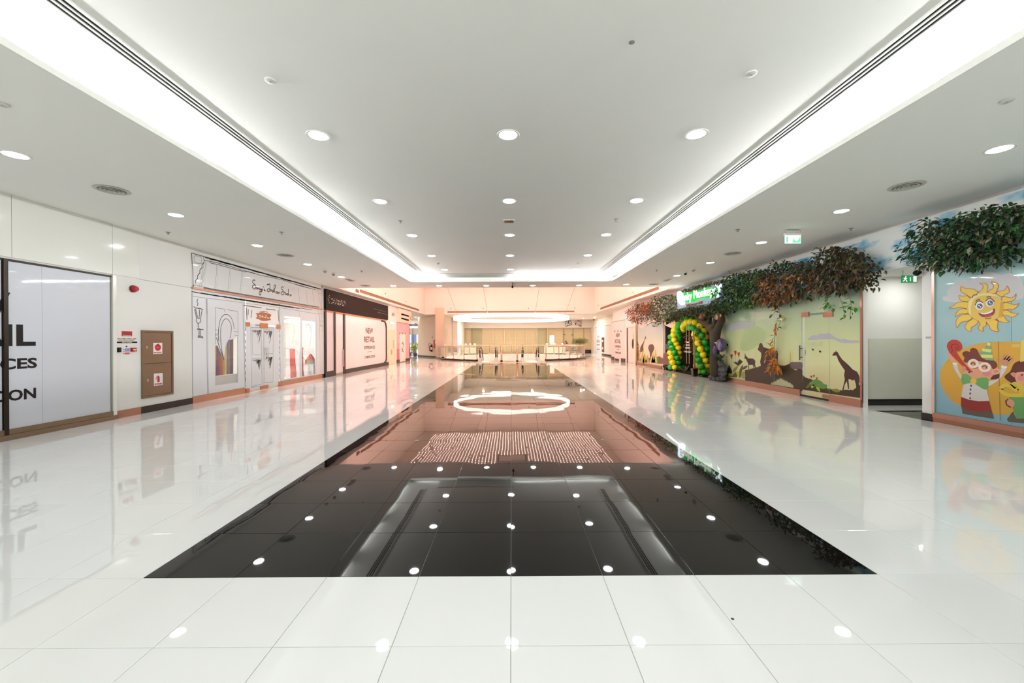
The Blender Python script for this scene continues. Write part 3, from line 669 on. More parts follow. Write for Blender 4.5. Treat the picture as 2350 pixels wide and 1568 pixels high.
# fire hose cabinet
uc0, zc1 = WL.uv(323, 758); uc1, zc0 = WL.uv(396, 910)
zc0 = WL.uv(326, 915.5)[1]
t = thing('fire_hose_cabinet', 'tall brushed steel fire hose cabinet with two doors', 'cabinet', (XL, (uc0 + uc1) / 2, zc0))
fm = MB(); fw = 0.045
for a in ((uc0, uc0 + fw, zc0, zc1), (uc1 - fw, uc1, zc0, zc1), (uc0 + fw, uc1 - fw, zc0, zc0 + fw), (uc0 + fw, uc1 - fw, zc1 - fw, zc1)): wbox(fm, WL, *a, -0.01, 0.03)
fm.build('frame', M_BRONZE, t)
B(WL, 'carcass', M_DARK, t, uc0 + fw, uc1 - fw, zc0 + fw, zc1 - fw, -0.01, 0.004)
zm = (zc0 + zc1) / 2 + 0.01
for k, (a, b) in enumerate(((zm + 0.004, zc1 - fw - 0.006), (zc0 + fw + 0.006, zm - 0.004))):
    d = B(WL, 'door', M_BRONZE, t, uc0 + fw + 0.006, uc1 - fw - 0.012, a, b, 0.004, 0.024)
    yl, zl = WL.uv(334 + k * 2, 797.5 + k * 76)
    MB().lathe([(0.026, 0), (0.026, 0.006), (0.018, 0.009), (0.018, 0.004), (0.002, 0.004)], (0, 0, 0), 16).build('lock', M_CHROME, d, True).matrix_local = Matrix.Translation((XL + 0.024, yl, zl)) @ Matrix.Rotation(PI / 2, 4, 'Y')
    pa, pb = (((349, 787), (370, 812)), ((350.5, 858), (371, 883.5)))[k]
    u0, z1 = WL.uv(*pa); u1, z0 = WL.uv(*pb)
    B(WL, 'sticker', mat('sticker_white', (228, 226, 222), .4), d, u0, u1, z0, z1, .024, .0255)
    w_, h_ = u1 - u0, z1 - z0; um, zq = (u0 + u1) / 2, z0 + .58 * h_
    rm = mat('sticker_red', (196, 30, 44), .4)
    mb = MB()
    if k == 0:
        for r in (.30, .20, .10): rib(mb, WL, [(um + r * w_ * math.cos(q * PI / 10), zq + r * h_ * .85 * math.sin(q * PI / 10)) for q in range(20)], .022, .0262, True)
        rib(mb, WL, [(um, zq + .27 * h_), (um + .12 * w_, zq + .34 * h_)], .02, .0262)
    else:
        polyUV(mb, WL, [(um + a * w_, z0 + b * h_) for a, b in ((-.12, .28), (.14, .28), (.14, .66), (.08, .76), (.03, .8), (-.05, .78), (-.12, .66))], .0264, .001)
        rib(mb, WL, [(um - .05 * w_, z0 + .8 * h_), (um - .2 * w_, z0 + .72 * h_), (um - .27 * w_, z0 + .5 * h_)], .016, .0262)
    mb.build('pictogram', rm, d)
    textUV('FIRE HOSE REEL' if k == 0 else 'FIRE EXTINGUISHER', 'lettering', rm, d, WL, u0 + .08 * w_, z0 + .07 * h_, u1 - .08 * w_, z0 + .18 * h_, .0256, bold=.03)

# ------------------------------------------------------------------ left wall, sketch-fronted fashion shop
M_SKB = mat('white_print_board', (222, 222, 220), 0.45, coat=0.15); M_SKF = mat('frosted_film', (228, 231, 234), 0.35, coat=0.2)
M_CUCLEAR = mat('copper_fitting', (188, 128, 92), 0.3, metal=0.7); M_COPW = mat('copper_band', (186, 138, 112), 0.35, metal=0.7, var=.06, vscale=6)
M_SK1 = mat('sketch_ink', (52, 48, 46), 0.5); M_SK2 = mat('sketch_grey', (150, 150, 150), 0.5)
G_CLEAR = thin_glass('shop_glass', (.98, .99, .985), .35)
sf = thing('fashion_storefront', 'white shop front printed like an ink sketch, with double door', 'shop front', (XL, 13.4, 0))
uA0, uA1 = WL.uv(493.5, 820)[0], WL.uv(546.5, 820)[0]; zA1, zA0 = WL.uv(520, 774)[1], WL.uv(505, 884)[1]
uB0, uB1 = WL.uv(652, 800)[0], WL.uv(689, 800)[0]; zB1, zB0 = WL.uv(670, 727)[1], WL.uv(670, 868)[1]
uC0, uC1 = WL.uv(693, 800)[0], WL.uv(724, 800)[0]; zC1, zC0 = WL.uv(708, 737)[1], WL.uv(708, 862)[1]
D0, D1 = 12.06, 13.86
B(WL, 'header_board', M_SKB, sf, 10.05, 16.91, 2.915, 3.765, -0.1, 0.012); B(WL, 'copper_strip', M_COPW, sf, 10.03, 16.93, 2.865, 2.912, -0.1, 0.03)
B(WL, 'film_panel', M_SKF, sf, 10.05, uA0, .17, 2.863, -.03, .0); B(WL, 'film_panel', M_SKF, sf, uA1, D0, .17, 2.863, -.03, .0)
B(WL, 'film_panel', M_SKF, sf, uA0, uA1, .17, zA0, -.03, .0); B(WL, 'film_panel', M_SKF, sf, uA0, uA1, zA1, 2.863, -.03, .0)
B(WL, 'film_panel', M_SKF, sf, D1, uB0, .17, 2.863, -.03, .0); B(WL, 'film_panel', M_SKF, sf, uB1, uC0, .17, 2.863, -.03, .0); B(WL, 'film_panel', M_SKF, sf, uC1, 16.91, .17, 2.863, -.03, .0)
for a, b, c, d in ((uB0, uB1, zB0, zB1), (uC0, uC1, zC0, zC1)):
    B(WL, 'film_panel', M_SKF, sf, a, b, .17, c, -.03, 0); B(WL, 'film_panel', M_SKF, sf, a, b, d, 2.863, -.03, 0)
for a, b, c, d in ((uA0, uA1, zA0, zA1), (uB0, uB1, zB0, zB1), (uC0, uC1, zC0, zC1)): B(WL, 'window_pane', G_CLEAR, sf, a, b, c, d, -.02, -.012)
B(WL, 'transom_film', mat('bright_film', (244, 243, 242), .3, coat=.3), sf, D0 + .03, D1 - .03, 2.08, 2.84, -.03, -.004)
for a, b in ((D0 + .05, (D0 + D1) / 2 - .006), ((D0 + D1) / 2 + .006, D1 - .05)):
    dd = B(WL, 'door_leaf', M_SKF, sf, a, b, .05, 2.04, -.03, -.006)
for px in (605.6, 612):
    yh, _z = WL.uv(px, 820); za, zb_ = WL.uv(px, 797.5)[1], WL.uv(px, 827)[1]
    h = MB().tube([WL.w(yh, za, .05), WL.w(yh, zb_, .05)], .014, 8).build('handle', M_CHROME, sf)
    mb = MB()
    for q in (.14, .86): mb.tube([WL.w(yh, zb_ + (za - zb_) * q, -.006), WL.w(yh, zb_ + (za - zb_) * q, .05)], .009, 6)
    mb.build('stand_off', M_CHROME, h)
for a, b, c, d in ((D0, D0 + .2, 2.0, 2.13), ((D0 + D1) / 2 - .2, (D0 + D1) / 2 + .2, 1.97, 2.13), (D1 - .2, D1 + .02, 1.97, 2.12), (D0, D0 + .16, 0, .13), ((D0 + D1) / 2 - .2, (D0 + D1) / 2 + .2, 0.02, .13), (D1 - .1, D1 + .08, 0, .17)):
    B(WL, 'patch_fitting', M_CUCLEAR, sf, a, b, c, d, -.035, .014)
B(WL, 'threshold', M_CHROME, sf, D0 + .1, D1 - .05, 0, .045, -.05, .0)
B(WL, 'copper_base', M_COPW, sf, 10.04, D0 - .06, 0, .168, -.05, .02); B(WL, 'copper_base', M_COPW, sf, D1 + .06, 16.9, 0, .168, -.05, .02)
# orange hanging sign in the transom
z2 = zz(560, 620, .08929)
sg = poly('orange_sign', WL, cr(z2([(305, 1108), (370, 1112), (440, 1085), (520, 1090), (600, 1112), (700, 1150), (672, 1200), (668, 1240), (690, 1280), (620, 1295), (540, 1308), (450, 1300), (380, 1265), (310, 1245), (338, 1200), (335, 1150)]), 3), mat('orange_board', (196, 112, 62), .45), sf, .004, .01)
lines('lettering', WL, [z2(q) for q in ([(380, 1170), (430, 1165), (415, 1215), (385, 1205)], [(440, 1200), (455, 1185), (458, 1215)], [(465, 1200), (480, 1160), (478, 1220), (495, 1200), (500, 1222)], [(515, 1222), (530, 1210), (540, 1225)], [(580, 1165), (545, 1180), (570, 1215), (540, 1235)], [(590, 1200), (595, 1240), (610, 1215), (615, 1245), (635, 1225), (640, 1190), (642, 1250)])], .028, mat('sign_cream', (250, 232, 214), .4), sg, .006)
lines('sign_scroll', WL, [z2([(400, 1095), (395, 1075), (430, 1070), (500, 1065), (520, 1060), (580, 1070), (610, 1095)]), z2([(480, 1070), (505, 1050), (530, 1068)])], .02, M_SK2, sg, .004)
# ink drawing
z1c = zz(435, 570, .09566)
rs = random.Random(5)
def lerp(a, b, t): return (a[0] + (b[0] - a[0]) * t, a[1] + (b[1] - a[1]) * t)
T0, T1 = (439, 581), (736.5, 663.5)
pth = []
for k in range(3):
    q = []
    for i in range(150):
        t_ = (.1 if k == 0 else .14) + .86 * i / 150; c = lerp(T0, T1, t_)
        q.append((c[0] + rs.uniform(-1, 1), c[1] + (.2 if i % 2 else 1.6 + 1.2 * math.sin(i * .3 + k)) * (1 - .45 * t_) + rs.uniform(0, .7)))
    pth.append(q)
lines('ink_cornice', WL, pth, .028, M_SK1, sf, .0135)
ln = [[T0, lerp(T0, T1, .3), lerp(T0, T1, .6), T1], z1c([(35, 110), (50, 300), (65, 500), (70, 700), (75, 900)]), z1c([(60, 880), (90, 930), (55, 930), (105, 880)])]
ln += [z1c([(320, 200), (335, 280), (460, 310), (700, 360), (950, 430), (1200, 510), (1568, 605)]), z1c([(460, 330), (500, 355), (700, 400), (1000, 485), (1350, 575)])]
ln += [z2(q) for q in ([(0, 20), (400, 130), (760, 205), (1000, 260), (1250, 345), (1500, 415), (1800, 500)], [(1310, 370), (1500, 425), (1830, 505)])]
lines('ink_line', WL, ln, .016, M_SK1, sf, .0135)
zig = [z1c([(350 - 26 * i + (14 if i % 2 else -14), 270 + 64 * i) for i in range(10)])]
lines('ink_zigzag', WL, zig, .022, M_SK1, sf, .0135)
g1 = [z1c(q) for q in ([(90, 180), (95, 350), (270, 375), (285, 200), (100, 150)], [(110, 175), (112, 345), (268, 362), (270, 215), (110, 175)], [(345, 290), (320, 420), (270, 720), (220, 930)], [(375, 320), (370, 420), (300, 720), (265, 940)],
    [(635, 400), (630, 640), (600, 800), (590, 1010)], [(955, 480), (930, 760), (905, 1030)], [(1245, 560), (1235, 720), (1200, 1060)], [(100, 880), (350, 930), (480, 960)])]
g1 += [z2(q) for q in ([(1385, 440), (1400, 640), (1420, 880)], [(1580, 480), (1600, 700), (1620, 900)], [(1745, 540), (1780, 760), (1790, 900)], [(1880, 500), (1930, 760), (1990, 990)], [(1980, 480), (1985, 1000)], [(1890, 500), (1915, 600), (1975, 615)])]
lines('ink_line', WL, g1, .012, M_SK2, sf, .0135)
dash = []
for a, b in (((405, 330), (320, 810)), ((665, 440), (640, 950)), ((980, 500), (955, 1000)), ((1262, 590), (1240, 1030))):
    for i in range(12): dash.append(z1c([lerp(a, b, i / 12), lerp(a, b, i / 12 + .04)]))
lines('ink_dash', WL, dash, .014, M_SK2, sf, .0135)
H0, H1 = (466, 660), (732, 705)
hat = [[lerp(H0, H1, i / 70), (lerp(H0, H1, i / 70)[0] + .4, lerp(H0, H1, i / 70)[1] + 1.3)] for i in range(70)] + [[(H0[0], H0[1] + 2), (H1[0], H1[1] + 1.3)], [H0, lerp(H0, H1, .5), H1]]
lines('ink_hatching', WL, hat, .016, M_SK1, sf, .0135)
K0, K1 = (439, 670), (735, 715)
kk = []
for k in range(4):
    q = []
    for i in range(60):
        t_ = (0, .02, .1, .3)[k] + (.95, .8, .75, .5)[k] * i / 60; c = lerp(K0, K1, t_); q.append((c[0], c[1] - .6 + 1.3 * k * .5 + rs.uniform(-.5, .5)))
    kk.append(q)
lines('ink_cornice', WL, kk, .018, M_SK1, sf, .0015)
kl = [[(c[0], c[1]) for c in cr([(442, 680), (470, 684), (520, 690), (570, 697), (640, 706), (700, 716), (733, 721)], 4, False)], [(440, 672), (441, 780), (442, 905)]]
kl += [z1c(q) for q in ([(395, 1220), (400, 1568)], [(415, 1225), (425, 1568)])] + [[(473, 686), (475, 840), (477, 907)], [(475, 686), (478, 905)], [(557, 697), (560, 800), (564, 893)], [(559, 698), (562, 890)]]
kl += [[(641, 707), (642, 800), (645, 880)], [(687, 715), (688, 795), (690, 866)], [(733, 722), (734, 790), (735, 858)], [(725, 720), (727, 860)]]
zl = zz(570, 740, .10523)
lines('ink_line', WL, kl, .012, M_SK2, sf, .0015)
# wall lanterns of the drawing
z20 = zz(420, 560, .22957)
lan = [[(145, 550), (140, 580), (150, 600), (140, 620)], [(105, 625), (120, 640), (165, 645), (200, 655)], [(115, 650), (135, 740), (175, 745), (190, 660)], [(125, 650), (145, 735)], [(165, 655), (160, 740)], [(135, 745), (130, 770), (150, 800), (175, 780), (178, 750)], [(150, 800), (150, 825), (165, 850), (140, 855)], [(140, 850), (205, 858)], [(160, 860), (160, 930)], [(172, 860), (172, 925)], [(145, 930), (200, 940)], [(148, 920), (190, 925), (200, 940)]]
lines('ink_lantern', WL, [z20(q) for q in lan], .02, M_SK1, sf, .0015)
lines('ink_lantern', WL, [[(c[0] * .62 + 452, c[1] * .62 + 268.5 + .0) for c in z20(q)] for q in lan], .012, M_SK2, sf, .0015)
# columns and arch over the display window
z48 = zz(480, 730, .11163)
ar = [[(493.5, 707), (494, 790)], [(516, 710), (515, 716)], [(493, 706), (516, 710)], [(521, 711), (545, 715)], [(546, 715), (546.5, 775)], [(493, 757), (502, 758), (502, 766), (493, 767)], [(493, 769), (501, 769)], [(537, 761), (546, 762)], [(538, 769), (546, 770)]]
lines('ink_line', WL, ar, .014, M_SK2, sf, .0015)
fo = [z48(cr(q, 4, False)) for q in ([(255, 640), (235, 400), (240, 200), (290, 60), (350, 15), (410, 60), (450, 150), (455, 250), (430, 420)], [(195, 480), (190, 250), (230, 30), (300, -60), (370, -70), (440, -20), (490, 90), (515, 230)], [(150, 400), (200, 560), (300, 850)], [(255, 640), (290, 800), (305, 860)])]
# film cut to the outline of the drawn arch, inside the window
cut = z48([(118, 395), (118, 565), (175, 570), (240, 720), (300, 862), (322, 740), (335, 590), (360, 530), (400, 450), (470, 445), (530, 400), (600, 395), (600, 380), (118, 380)])
poly('window_film', WL, [(493.3, 773.5)] + cut[:-2] + [(546.6, 773.5)], M_SKF, sf, -.004, .003)
lines('ink_arch', WL, fo, .016, M_SK1, sf, .0015)
rs2 = random.Random(11)
hh = []
for cx0, cx1, cy0, cy1 in ((90, 285, 160, 460), (345, 520, 180, 500), (90, 280, 800, 1050), (380, 525, 750, 1080)):
    for i in range(26):
        x = cx0 + (cx1 - cx0) * rs2.random() ** .6; L_ = (cy1 - cy0) * (.15 + .85 * ((x - cx0) / (cx1 - cx0)) ** 2) * rs2.uniform(.4, 1)
        hh.append(zl([(x, cy0 + rs2.uniform(0, 40)), (x - .18 * L_, cy0 + L_)]))
    for i in range(9):
        x = cx0 + (cx1 - cx0) * i / 9; hh.append(zl([(x, cy0 + 10), (x + 15, cy0 + 50), (x + 25, cy0 + 5)]))
lines('ink_hatching', WL, hh, .013, mat('sketch_mid', (104, 98, 96), .5), sf, -.0045)
dl = [zl(q) for q in ([(50, 110), (180, 115), (290, 112)], [(340, 115), (550, 125)], [(50, 120), (65, 700), (75, 1410)], [(285, 115), (300, 1340)], [(340, 130), (345, 1320)], [(545, 130), (545, 1300)], [(85, 160), (95, 700), (280, 705)], [(350, 160), (520, 165)], [(85, 790), (280, 780)], [(75, 1400), (280, 1350)], [(340, 1320), (545, 1300)], [(60, 1420), (270, 1400)], [(345, 690), (545, 685)])]
lines('ink_line', WL, dl, .012, M_SK2, sf, -.0045)
ed = []
for x, ys in ((562.5, (752, 880)), (641.5, (755, 872))):
    for i in range(9):
        y = ys[0] + (ys[1] - ys[0]) * i / 9; ed.append([(x + rs2.uniform(-.6, .8), y), (x + rs2.uniform(-.6, 1), y + rs2.uniform(5, 11))])
ed += [[(559, 701), (574, 703), (600, 707)], [(610, 709), (632, 712)], [(565, 706), (567, 734)], [(638, 712), (640, 738)], [(570, 710), (569, 724)], [(578, 712), (576, 730)]]
lines('ink_line', WL, ed, .022, M_SK1, sf, .002)
rr = [zl(cr(q, 3, False)) for q in ([(985, 60), (1010, 130), (1020, 240)], [(960, 470), (985, 300), (990, 150)], [(1250, 80), (1300, 40), (1350, 100), (1375, 200)], [(1290, 640), (1340, 480), (1370, 300), (1350, 80)])]
lines('ink_arch', WL, rr, .012, M_SK2, sf, .0015)
# hand-written name on the header
SIG = [[(275, 290), (265, 262), (240, 255), (215, 275), (208, 310), (225, 340), (260, 365), (280, 390), (290, 430), (285, 465), (265, 490), (235, 480), (210, 450), (205, 420), (225, 395), (255, 385), (280, 395)],
 [(335, 450), (318, 440), (305, 460), (308, 485), (325, 488), (338, 465), (338, 450), (342, 485), (352, 492)], [(355, 460), (358, 490), (360, 470), (375, 460), (385, 475), (388, 500), (398, 505)], [(400, 475), (405, 510), (430, 480)], [(432, 480), (430, 520), (425, 600), (412, 640), (390, 635), (378, 600), (385, 565), (415, 550), (455, 550)],
 [(465, 490), (450, 485), (440, 505), (445, 520), (460, 515), (467, 490), (470, 515), (480, 520)], [(493, 415), (490, 450)], [(520, 490), (505, 495), (512, 510), (525, 520), (515, 535), (505, 530)], [(520, 530), (550, 530)],
 [(575, 390), (590, 370), (620, 365), (660, 360)], [(600, 385), (620, 375), (600, 370), (605, 390)], [(650, 365), (655, 430), (650, 500), (635, 550), (605, 555), (585, 530), (590, 500), (620, 485), (655, 485)], [(690, 500), (672, 505), (668, 530), (680, 545), (692, 525), (692, 505), (700, 545)],
 [(730, 515), (712, 525), (725, 545), (735, 560), (715, 575)], [(745, 560), (770, 500), (800, 440), (805, 400), (785, 385), (765, 410), (755, 480), (748, 570), (765, 535), (780, 540), (782, 580)], [(805, 545), (805, 590), (815, 595)], [(850, 555), (830, 560), (828, 590), (845, 600), (858, 580), (850, 555)],
 [(870, 565), (872, 610), (880, 575), (900, 570), (908, 600), (920, 605)], [(1005, 465), (990, 435), (965, 432), (950, 455), (955, 490), (985, 515), (1000, 545), (1010, 590), (1000, 630), (975, 635), (950, 610), (945, 580), (970, 560), (1000, 560)],
 [(1040, 545), (1038, 620), (1050, 630)], [(1025, 570), (1060, 580)], [(1062, 590), (1062, 625), (1078, 635), (1085, 600), (1088, 640)], [(1120, 605), (1102, 615), (1105, 640), (1122, 640), (1130, 560), (1128, 490), (1128, 560), (1130, 645)], [(1148, 615), (1148, 655), (1160, 660)], [(1200, 630), (1180, 630), (1175, 655), (1190, 668), (1205, 650), (1200, 630)]]
lines('lettering', WL, [z2(cr(q, 4, False)) if len(q) > 2 else z2(q) for q in SIG], .03, mat('script_ink', (70, 58, 54), .5), sf, .0135)
# display room behind the panes
dr = MB(); dr.box((-9.6, 10.0, 0), (-9.5, 17.0, 3.0)); dr.box((-9.5, 10.0, 0), (XL - .15, 10.06, 3.0)); dr.box((-9.5, 16.93, 0), (XL - .15, 17.0, 3)); dr.box((-9.5, 10.0, 2.95), (XL - .12, 17, 3.05)); dr.box((-9.5, 10.06, 0), (XL - .06, 16.93, .04))
struct('wall_display', dr, mat('display_white', (240, 238, 234), .5))
lamp('display_lamp', 'AREA', (-8.22, 15.3, 2.93), 150, (1, .97, .95), 2.4, shape='RECTANGLE', size_y=.2, rot=(0, -.5, PI / 2)); lamp('display_lamp', 'AREA', (-8.22, 11.3, 2.93), 60, (1, 1, 1), 1.2, shape='RECTANGLE', size_y=.2, rot=(0, 0, PI / 2))
t = thing('display_plinth', 'white plinth under the cloth rolls in the left display window', 'plinth', (-8.3, 11.5, .042))
zp = WL.uv(530, 861)[1]
MB().bbox((-8.75, 11.0, .042), (-8.12, 12.0, zp - .02), .008).build('box', M_SKF, t); MB().box((-8.77, 10.98, zp - .02), (-8.10, 12.02, zp)).build('top', M_SKF, t)
cols = [(216, 200, 96, 'pale yellow'), (92, 38, 122, 'deep purple'), (206, 92, 70, 'coral'), (226, 214, 130, 'cream yellow'), (96, 108, 150, 'slate blue'), (58, 44, 60, 'dark plum'), (150, 80, 170, 'violet'), (70, 100, 150, 'steel blue'), (186, 128, 70, 'tan')]
for k, (r_, g_, b_, nm) in enumerate(cols):
    back = k >= 6
    y = 11.14 + .135 * k if not back else 11.3 + .16 * (k - 6); x = -8.25 if not back else -8.47
    h = (1.02, .98, 1.0, 1.0, 1.15, 1.3)[k] if not back else (1.28, 1.27, 1.45)[k - 6]
    t = thing('cloth_roll', f'{nm} roll of cloth standing on the white plinth in the window', 'cloth roll', (x, y, zp), 'cloth rolls in the display window')
    tl = .05 if k in (0, 1) else 0
    n = 14; prof = [(0, 0), (.02, 0)]
    rg = []
    for z in (0, .02, .25, .5, .75, 1):
        rg.append([(x + (.062 + .006 * math.sin(5 * a + k) + .01 * z) * math.cos(a), y - tl * (1 - z) * .6 + (.062 + .006 * math.sin(3 * a + k)) * math.sin(a), zp + h * z) for a in [2 * PI * i / n for i in range(n)]])
    MB().loft(rg).build('cloth', mat(f'cloth_{k}', (r_, g_, b_), .75, var=.2, vscale=14), t, True)
    MB().lathe([(.018, -.01), (.018, .03)], (x, y, zp + h), 8).build('core', M_GREYPL, t)
def drape(name, label, cat, path, widths, m, depth=.05, parent=None, n=14):
    """hanging cloth: a flattened, folded sleeve"""
    t = thing(name, label, cat, path[-1]) if parent is None else parent
    rg = []
    for (x, y, z), w in zip(path, widths):
        rg.append([(x + depth * math.sin(a) * (1 + .3 * math.sin(4 * a)), y + w / 2 * math.cos(a) + .012 * math.sin(6 * a), z) for a in [2 * PI * i / n for i in range(n)]])
    MB().loft(rg).build('cloth', m, t, True)
    return t
t = drape('draped_gown', 'dark green draped gown with a red sash in the left display window', 'gown', [(-8.5, 10.95, 1.45), (-8.5, 10.92, 1.1), (-8.45, 10.95, .75), (-8.45, 11.0, .35), (-8.45, 11.0, .05)], [.12, .3, .42, .46, .5], mat('dark_gown', (62, 62, 54), .7, var=.4, vscale=9), .12)
MB().loft([[(-8.30 + .01 * q, y - w, z) for q, w in ((0, .05), (1, 0), (0, -.05), (-1, 0))] for y, z, w in ((10.72, 1.12, 0), (10.86, .92, 0), (11.0, .72, 0), (11.1, .5, 0))]).build('sash', mat('red_cloth', (196, 66, 62), .6), t)
drape('pale_scarf', 'pale mint scarf hanging at the left jamb of the display window', 'scarf', [(-8.2, 10.62, 1.15), (-8.2, 10.64, 1.0), (-8.2, 10.66, .7), (-8.2, 10.68, .5)], [.08, .2, .16, .05], mat('mint_cloth', (196, 212, 200), .7), .04)
drape('red_gown', 'long coral red gown hanging in the middle display window', 'gown', [(-8.3, 15.25, 1.26), (-8.3, 15.25, 1.1), (-8.3, 15.25, .8), (-8.3, 15.3, .4), (-8.3, 15.3, .05)], [.06, .16, .22, .26, .28], mat('coral_cloth', (204, 72, 74), .6, var=.12, vscale=12), .09)
drape('hanging_cloth', 'thin crimson cloth hanging in the right display window', 'cloth', [(-8.25, 15.86, 1.3), (-8.25, 15.84, 1.15), (-8.25, 15.86, .8), (-8.25, 15.88, .4), (-8.25, 15.9, .1)], [.12, .04, .1, .07, .22], mat('crimson_cloth', (186, 40, 62), .6, var=.15, vscale=12), .03)
t = thing('red_handbag', 'red and green pyramid-shaped bag on a white box in the right display window', 'bag', (-8.35, 16.9, .62))
MB().loft([[(-8.35 + a * s, 16.72 + b * s, z) for a, b in ((-.16, -.16), (.16, -.16), (.16, .16), (-.16, .16))] for s, z in ((1, .625), (.95, .75), (.5, .9), (.12, 1.02))]).build('body', mat('bag_red', (170, 56, 50), .5), t)
MB().loft([[(-8.33 + a * s, 16.68 + b * s, z) for a, b in ((-.10, -.14), (.17, -.14), (.17, -.04), (-.1, -.04))] for s, z in ((1, .63), (.95, .72), (.6, .8))]).build('green_flap', mat('bag_green', (120, 150, 120), .5), t)
t = thing('display_box', 'white low box under the red bag in the right display window', 'plinth', (-8.35, 16.7, .04)); MB().bbox((-8.6, 16.45, .042), (-8.1, 16.88, .60), .006).build('box', M_SKF, t); MB().box((-8.62, 16.43, .60), (-8.08, 16.88, .62)).build('top', M_WHITEPL, t)
t = thing('display_shelf', 'white shelf unit with grey-green backing in the middle display window', 'shelf', (-9.3, 14.7, .04))
MB().box((-9.46, 14.3, .04), (-9.42, 15.0, 2.2)).build('back_panel', mat('shelf_back', (170, 184, 176), .5), t)
for z in (.1, .55, .9, 1.05, 1.35, 2.2): MB().box((-9.42, 14.3, z), (-9.1, 15.0, z + .03)).build('shelf_board', M_SKF, t)
for y in (14.27, 15.0): MB().box((-9.46, y, .04), (-9.1, y + .03, 2.23)).build('side_panel', M_SKF, t)

# ------------------------------------------------------------------ left wall, black shop
bs = thing('storefront', 'closed shop front with a long black fascia and pinkish film panels', 'shop front', (XL, 21.5, 0))
zf0 = WL.uv(744.6, 711)[1]
M_BFAS = mat('dark_brown_fascia', (30, 20, 17), .6, spec=.15)
B(WL, 'fascia_board', M_BFAS, bs, 17.1, 25.7, zf0, 3.78, -.01, .10)
B(WL, 'copper_soffit', M_CUCLEAR, bs, 17.1, 25.6, zf0 - .09, zf0, -.01, .03)
zt_ = zf0 - .09
ys = [WL.uv(x, 790)[0] for x in (743.5, 747, 765, 768.5, 786.5, 790.5, 884, 888)]
B(WL, 'film_panel', M_FILMP, bs, ys[1], ys[2], .24, zt_, -.01, .012); B(WL, 'film_panel', M_FILMP, bs, ys[3], ys[4], .10, zt_, -.01, .012); B(WL, 'film_panel', M_FILMP, bs, ys[5], ys[6] + .1, .2, zt_, -.01, .012)
M_BFR = mat('black_frame', (40, 32, 30), .4)
B(WL, 'frame_post', M_BFR, bs, ys[0], ys[1], 0, zf0, -.01, .06); B(WL, 'frame_post', M_BFR, bs, ys[2], ys[3], 0, zf0 - .03, -.01, .05); B(WL, 'frame_post', M_BFR, bs, ys[4], ys[5], 0, zf0 - .06, -.01, .05)
B(WL, 'base_rail', M_BFR, bs, ys[0], ys[2], 0, .24, -.01, .05); B(WL, 'base_rail', M_BFR, bs, ys[5], ys[7] + .15, 0, .2, -.01, .06); B(WL, 'door_rail', M_CHROME, bs, ys[3], ys[4] + .1, .02, .09, -.01, .03)
yr = ys[6] + .12; pa = [(yr - .9, zt_ - .02), (yr - .45, zt_ - .02), (yr - .2, zt_ - .1), (yr - .05, zt_ - .3), (yr, zt_ - .6), (yr, 1.2), (yr, .55), (yr - .05, .36), (yr - .18, .24), (yr - .4, .2)]
MB().tube([WL.w(u, z, .03) for u, z in cr(pa, 4, False)], .055, 6).build('curved_frame', M_BFR, bs, True)
hpx = 787.5; MB().tube([WL.w(WL.uv(hpx, 800)[0] - .12, z, .08) for z in (1.15, .35)], .03, 6).build('handle', M_CHROME, bs)
bk_ = zz(730, 620, .16583)
def nrpx(parent, W, rows, m, off, bold=.03):
    for s, x0, x1, y1, y0 in rows:
        (u0, zb0), (u1, _) = W.uv(x0, (y0 + y1) / 2), W.uv(x1, (y0 + y1) / 2); xm = (x0 + x1) / 2
        z0, z1 = W.uv(xm, y1)[1], W.uv(xm, y0)[1]
        if s == '-': B(W, 'lettering', m, parent, min(u0, u1), max(u0, u1), z0, z1, off, off + .002)
        else: textUV(s, 'lettering', m, parent, W, u0, z0, u1, z1, off, bold=bold)
M_INKB = mat('brown_vinyl_print', (112, 78, 72), .5)
nrpx(bs, WL, [('NEW', 838.6, 855.3, 766, 752.6), ('RETAIL', 835, 859.3, 786, 772.7), ('EXPERIENCES', 835, 860.2, 801, 794), ('-', 842.6, 853, 808.2, 807.3), ('COMING SOON', 836, 860, 822.2, 815.8)], M_INKB, .0135)
rg = random.Random(21); mk = []
zq = zz(740, 655, .07017)
for ln_, y0, h in ((0, 415, 70), (1, 500, 85)):
    for i in range(16):
        x = 215 + 30 * i; yy = y0 + (x - 215) * .25
        for k in range(rg.choice((1, 2, 2))):
            a = (x + rg.uniform(0, 16), yy + rg.uniform(0, h)); mk.append(zq([a, (a[0] + rg.uniform(-12, 14), a[1] + rg.uniform(-26, 26))]))
for i in range(8): a = (105 + rg.uniform(0, 60), 330 + 35 * i); mk.append(zq([a, (a[0] + rg.uniform(-8, 10), a[1] + 14)]))
lines('lettering', WL, mk, .05, mat('pale_sign_print', (226, 206, 196), .5), bs, .102)
mk = []
for i in range(22):
    x = 1620 + 20 * i; y = 745 + (x - 1620) * .27; mk.append(zq([(x, y + rg.uniform(0, 30)), (x + 14, y + rg.uniform(0, 40))]))
mk.append(zq([(1750, 890), (2070, 960)])); mk.append(zq([(1760, 880), (1980, 935)]))
lines('lettering', WL, mk, .03, mat('faint_sign_print', (92, 68, 58), .5), bs, .102)
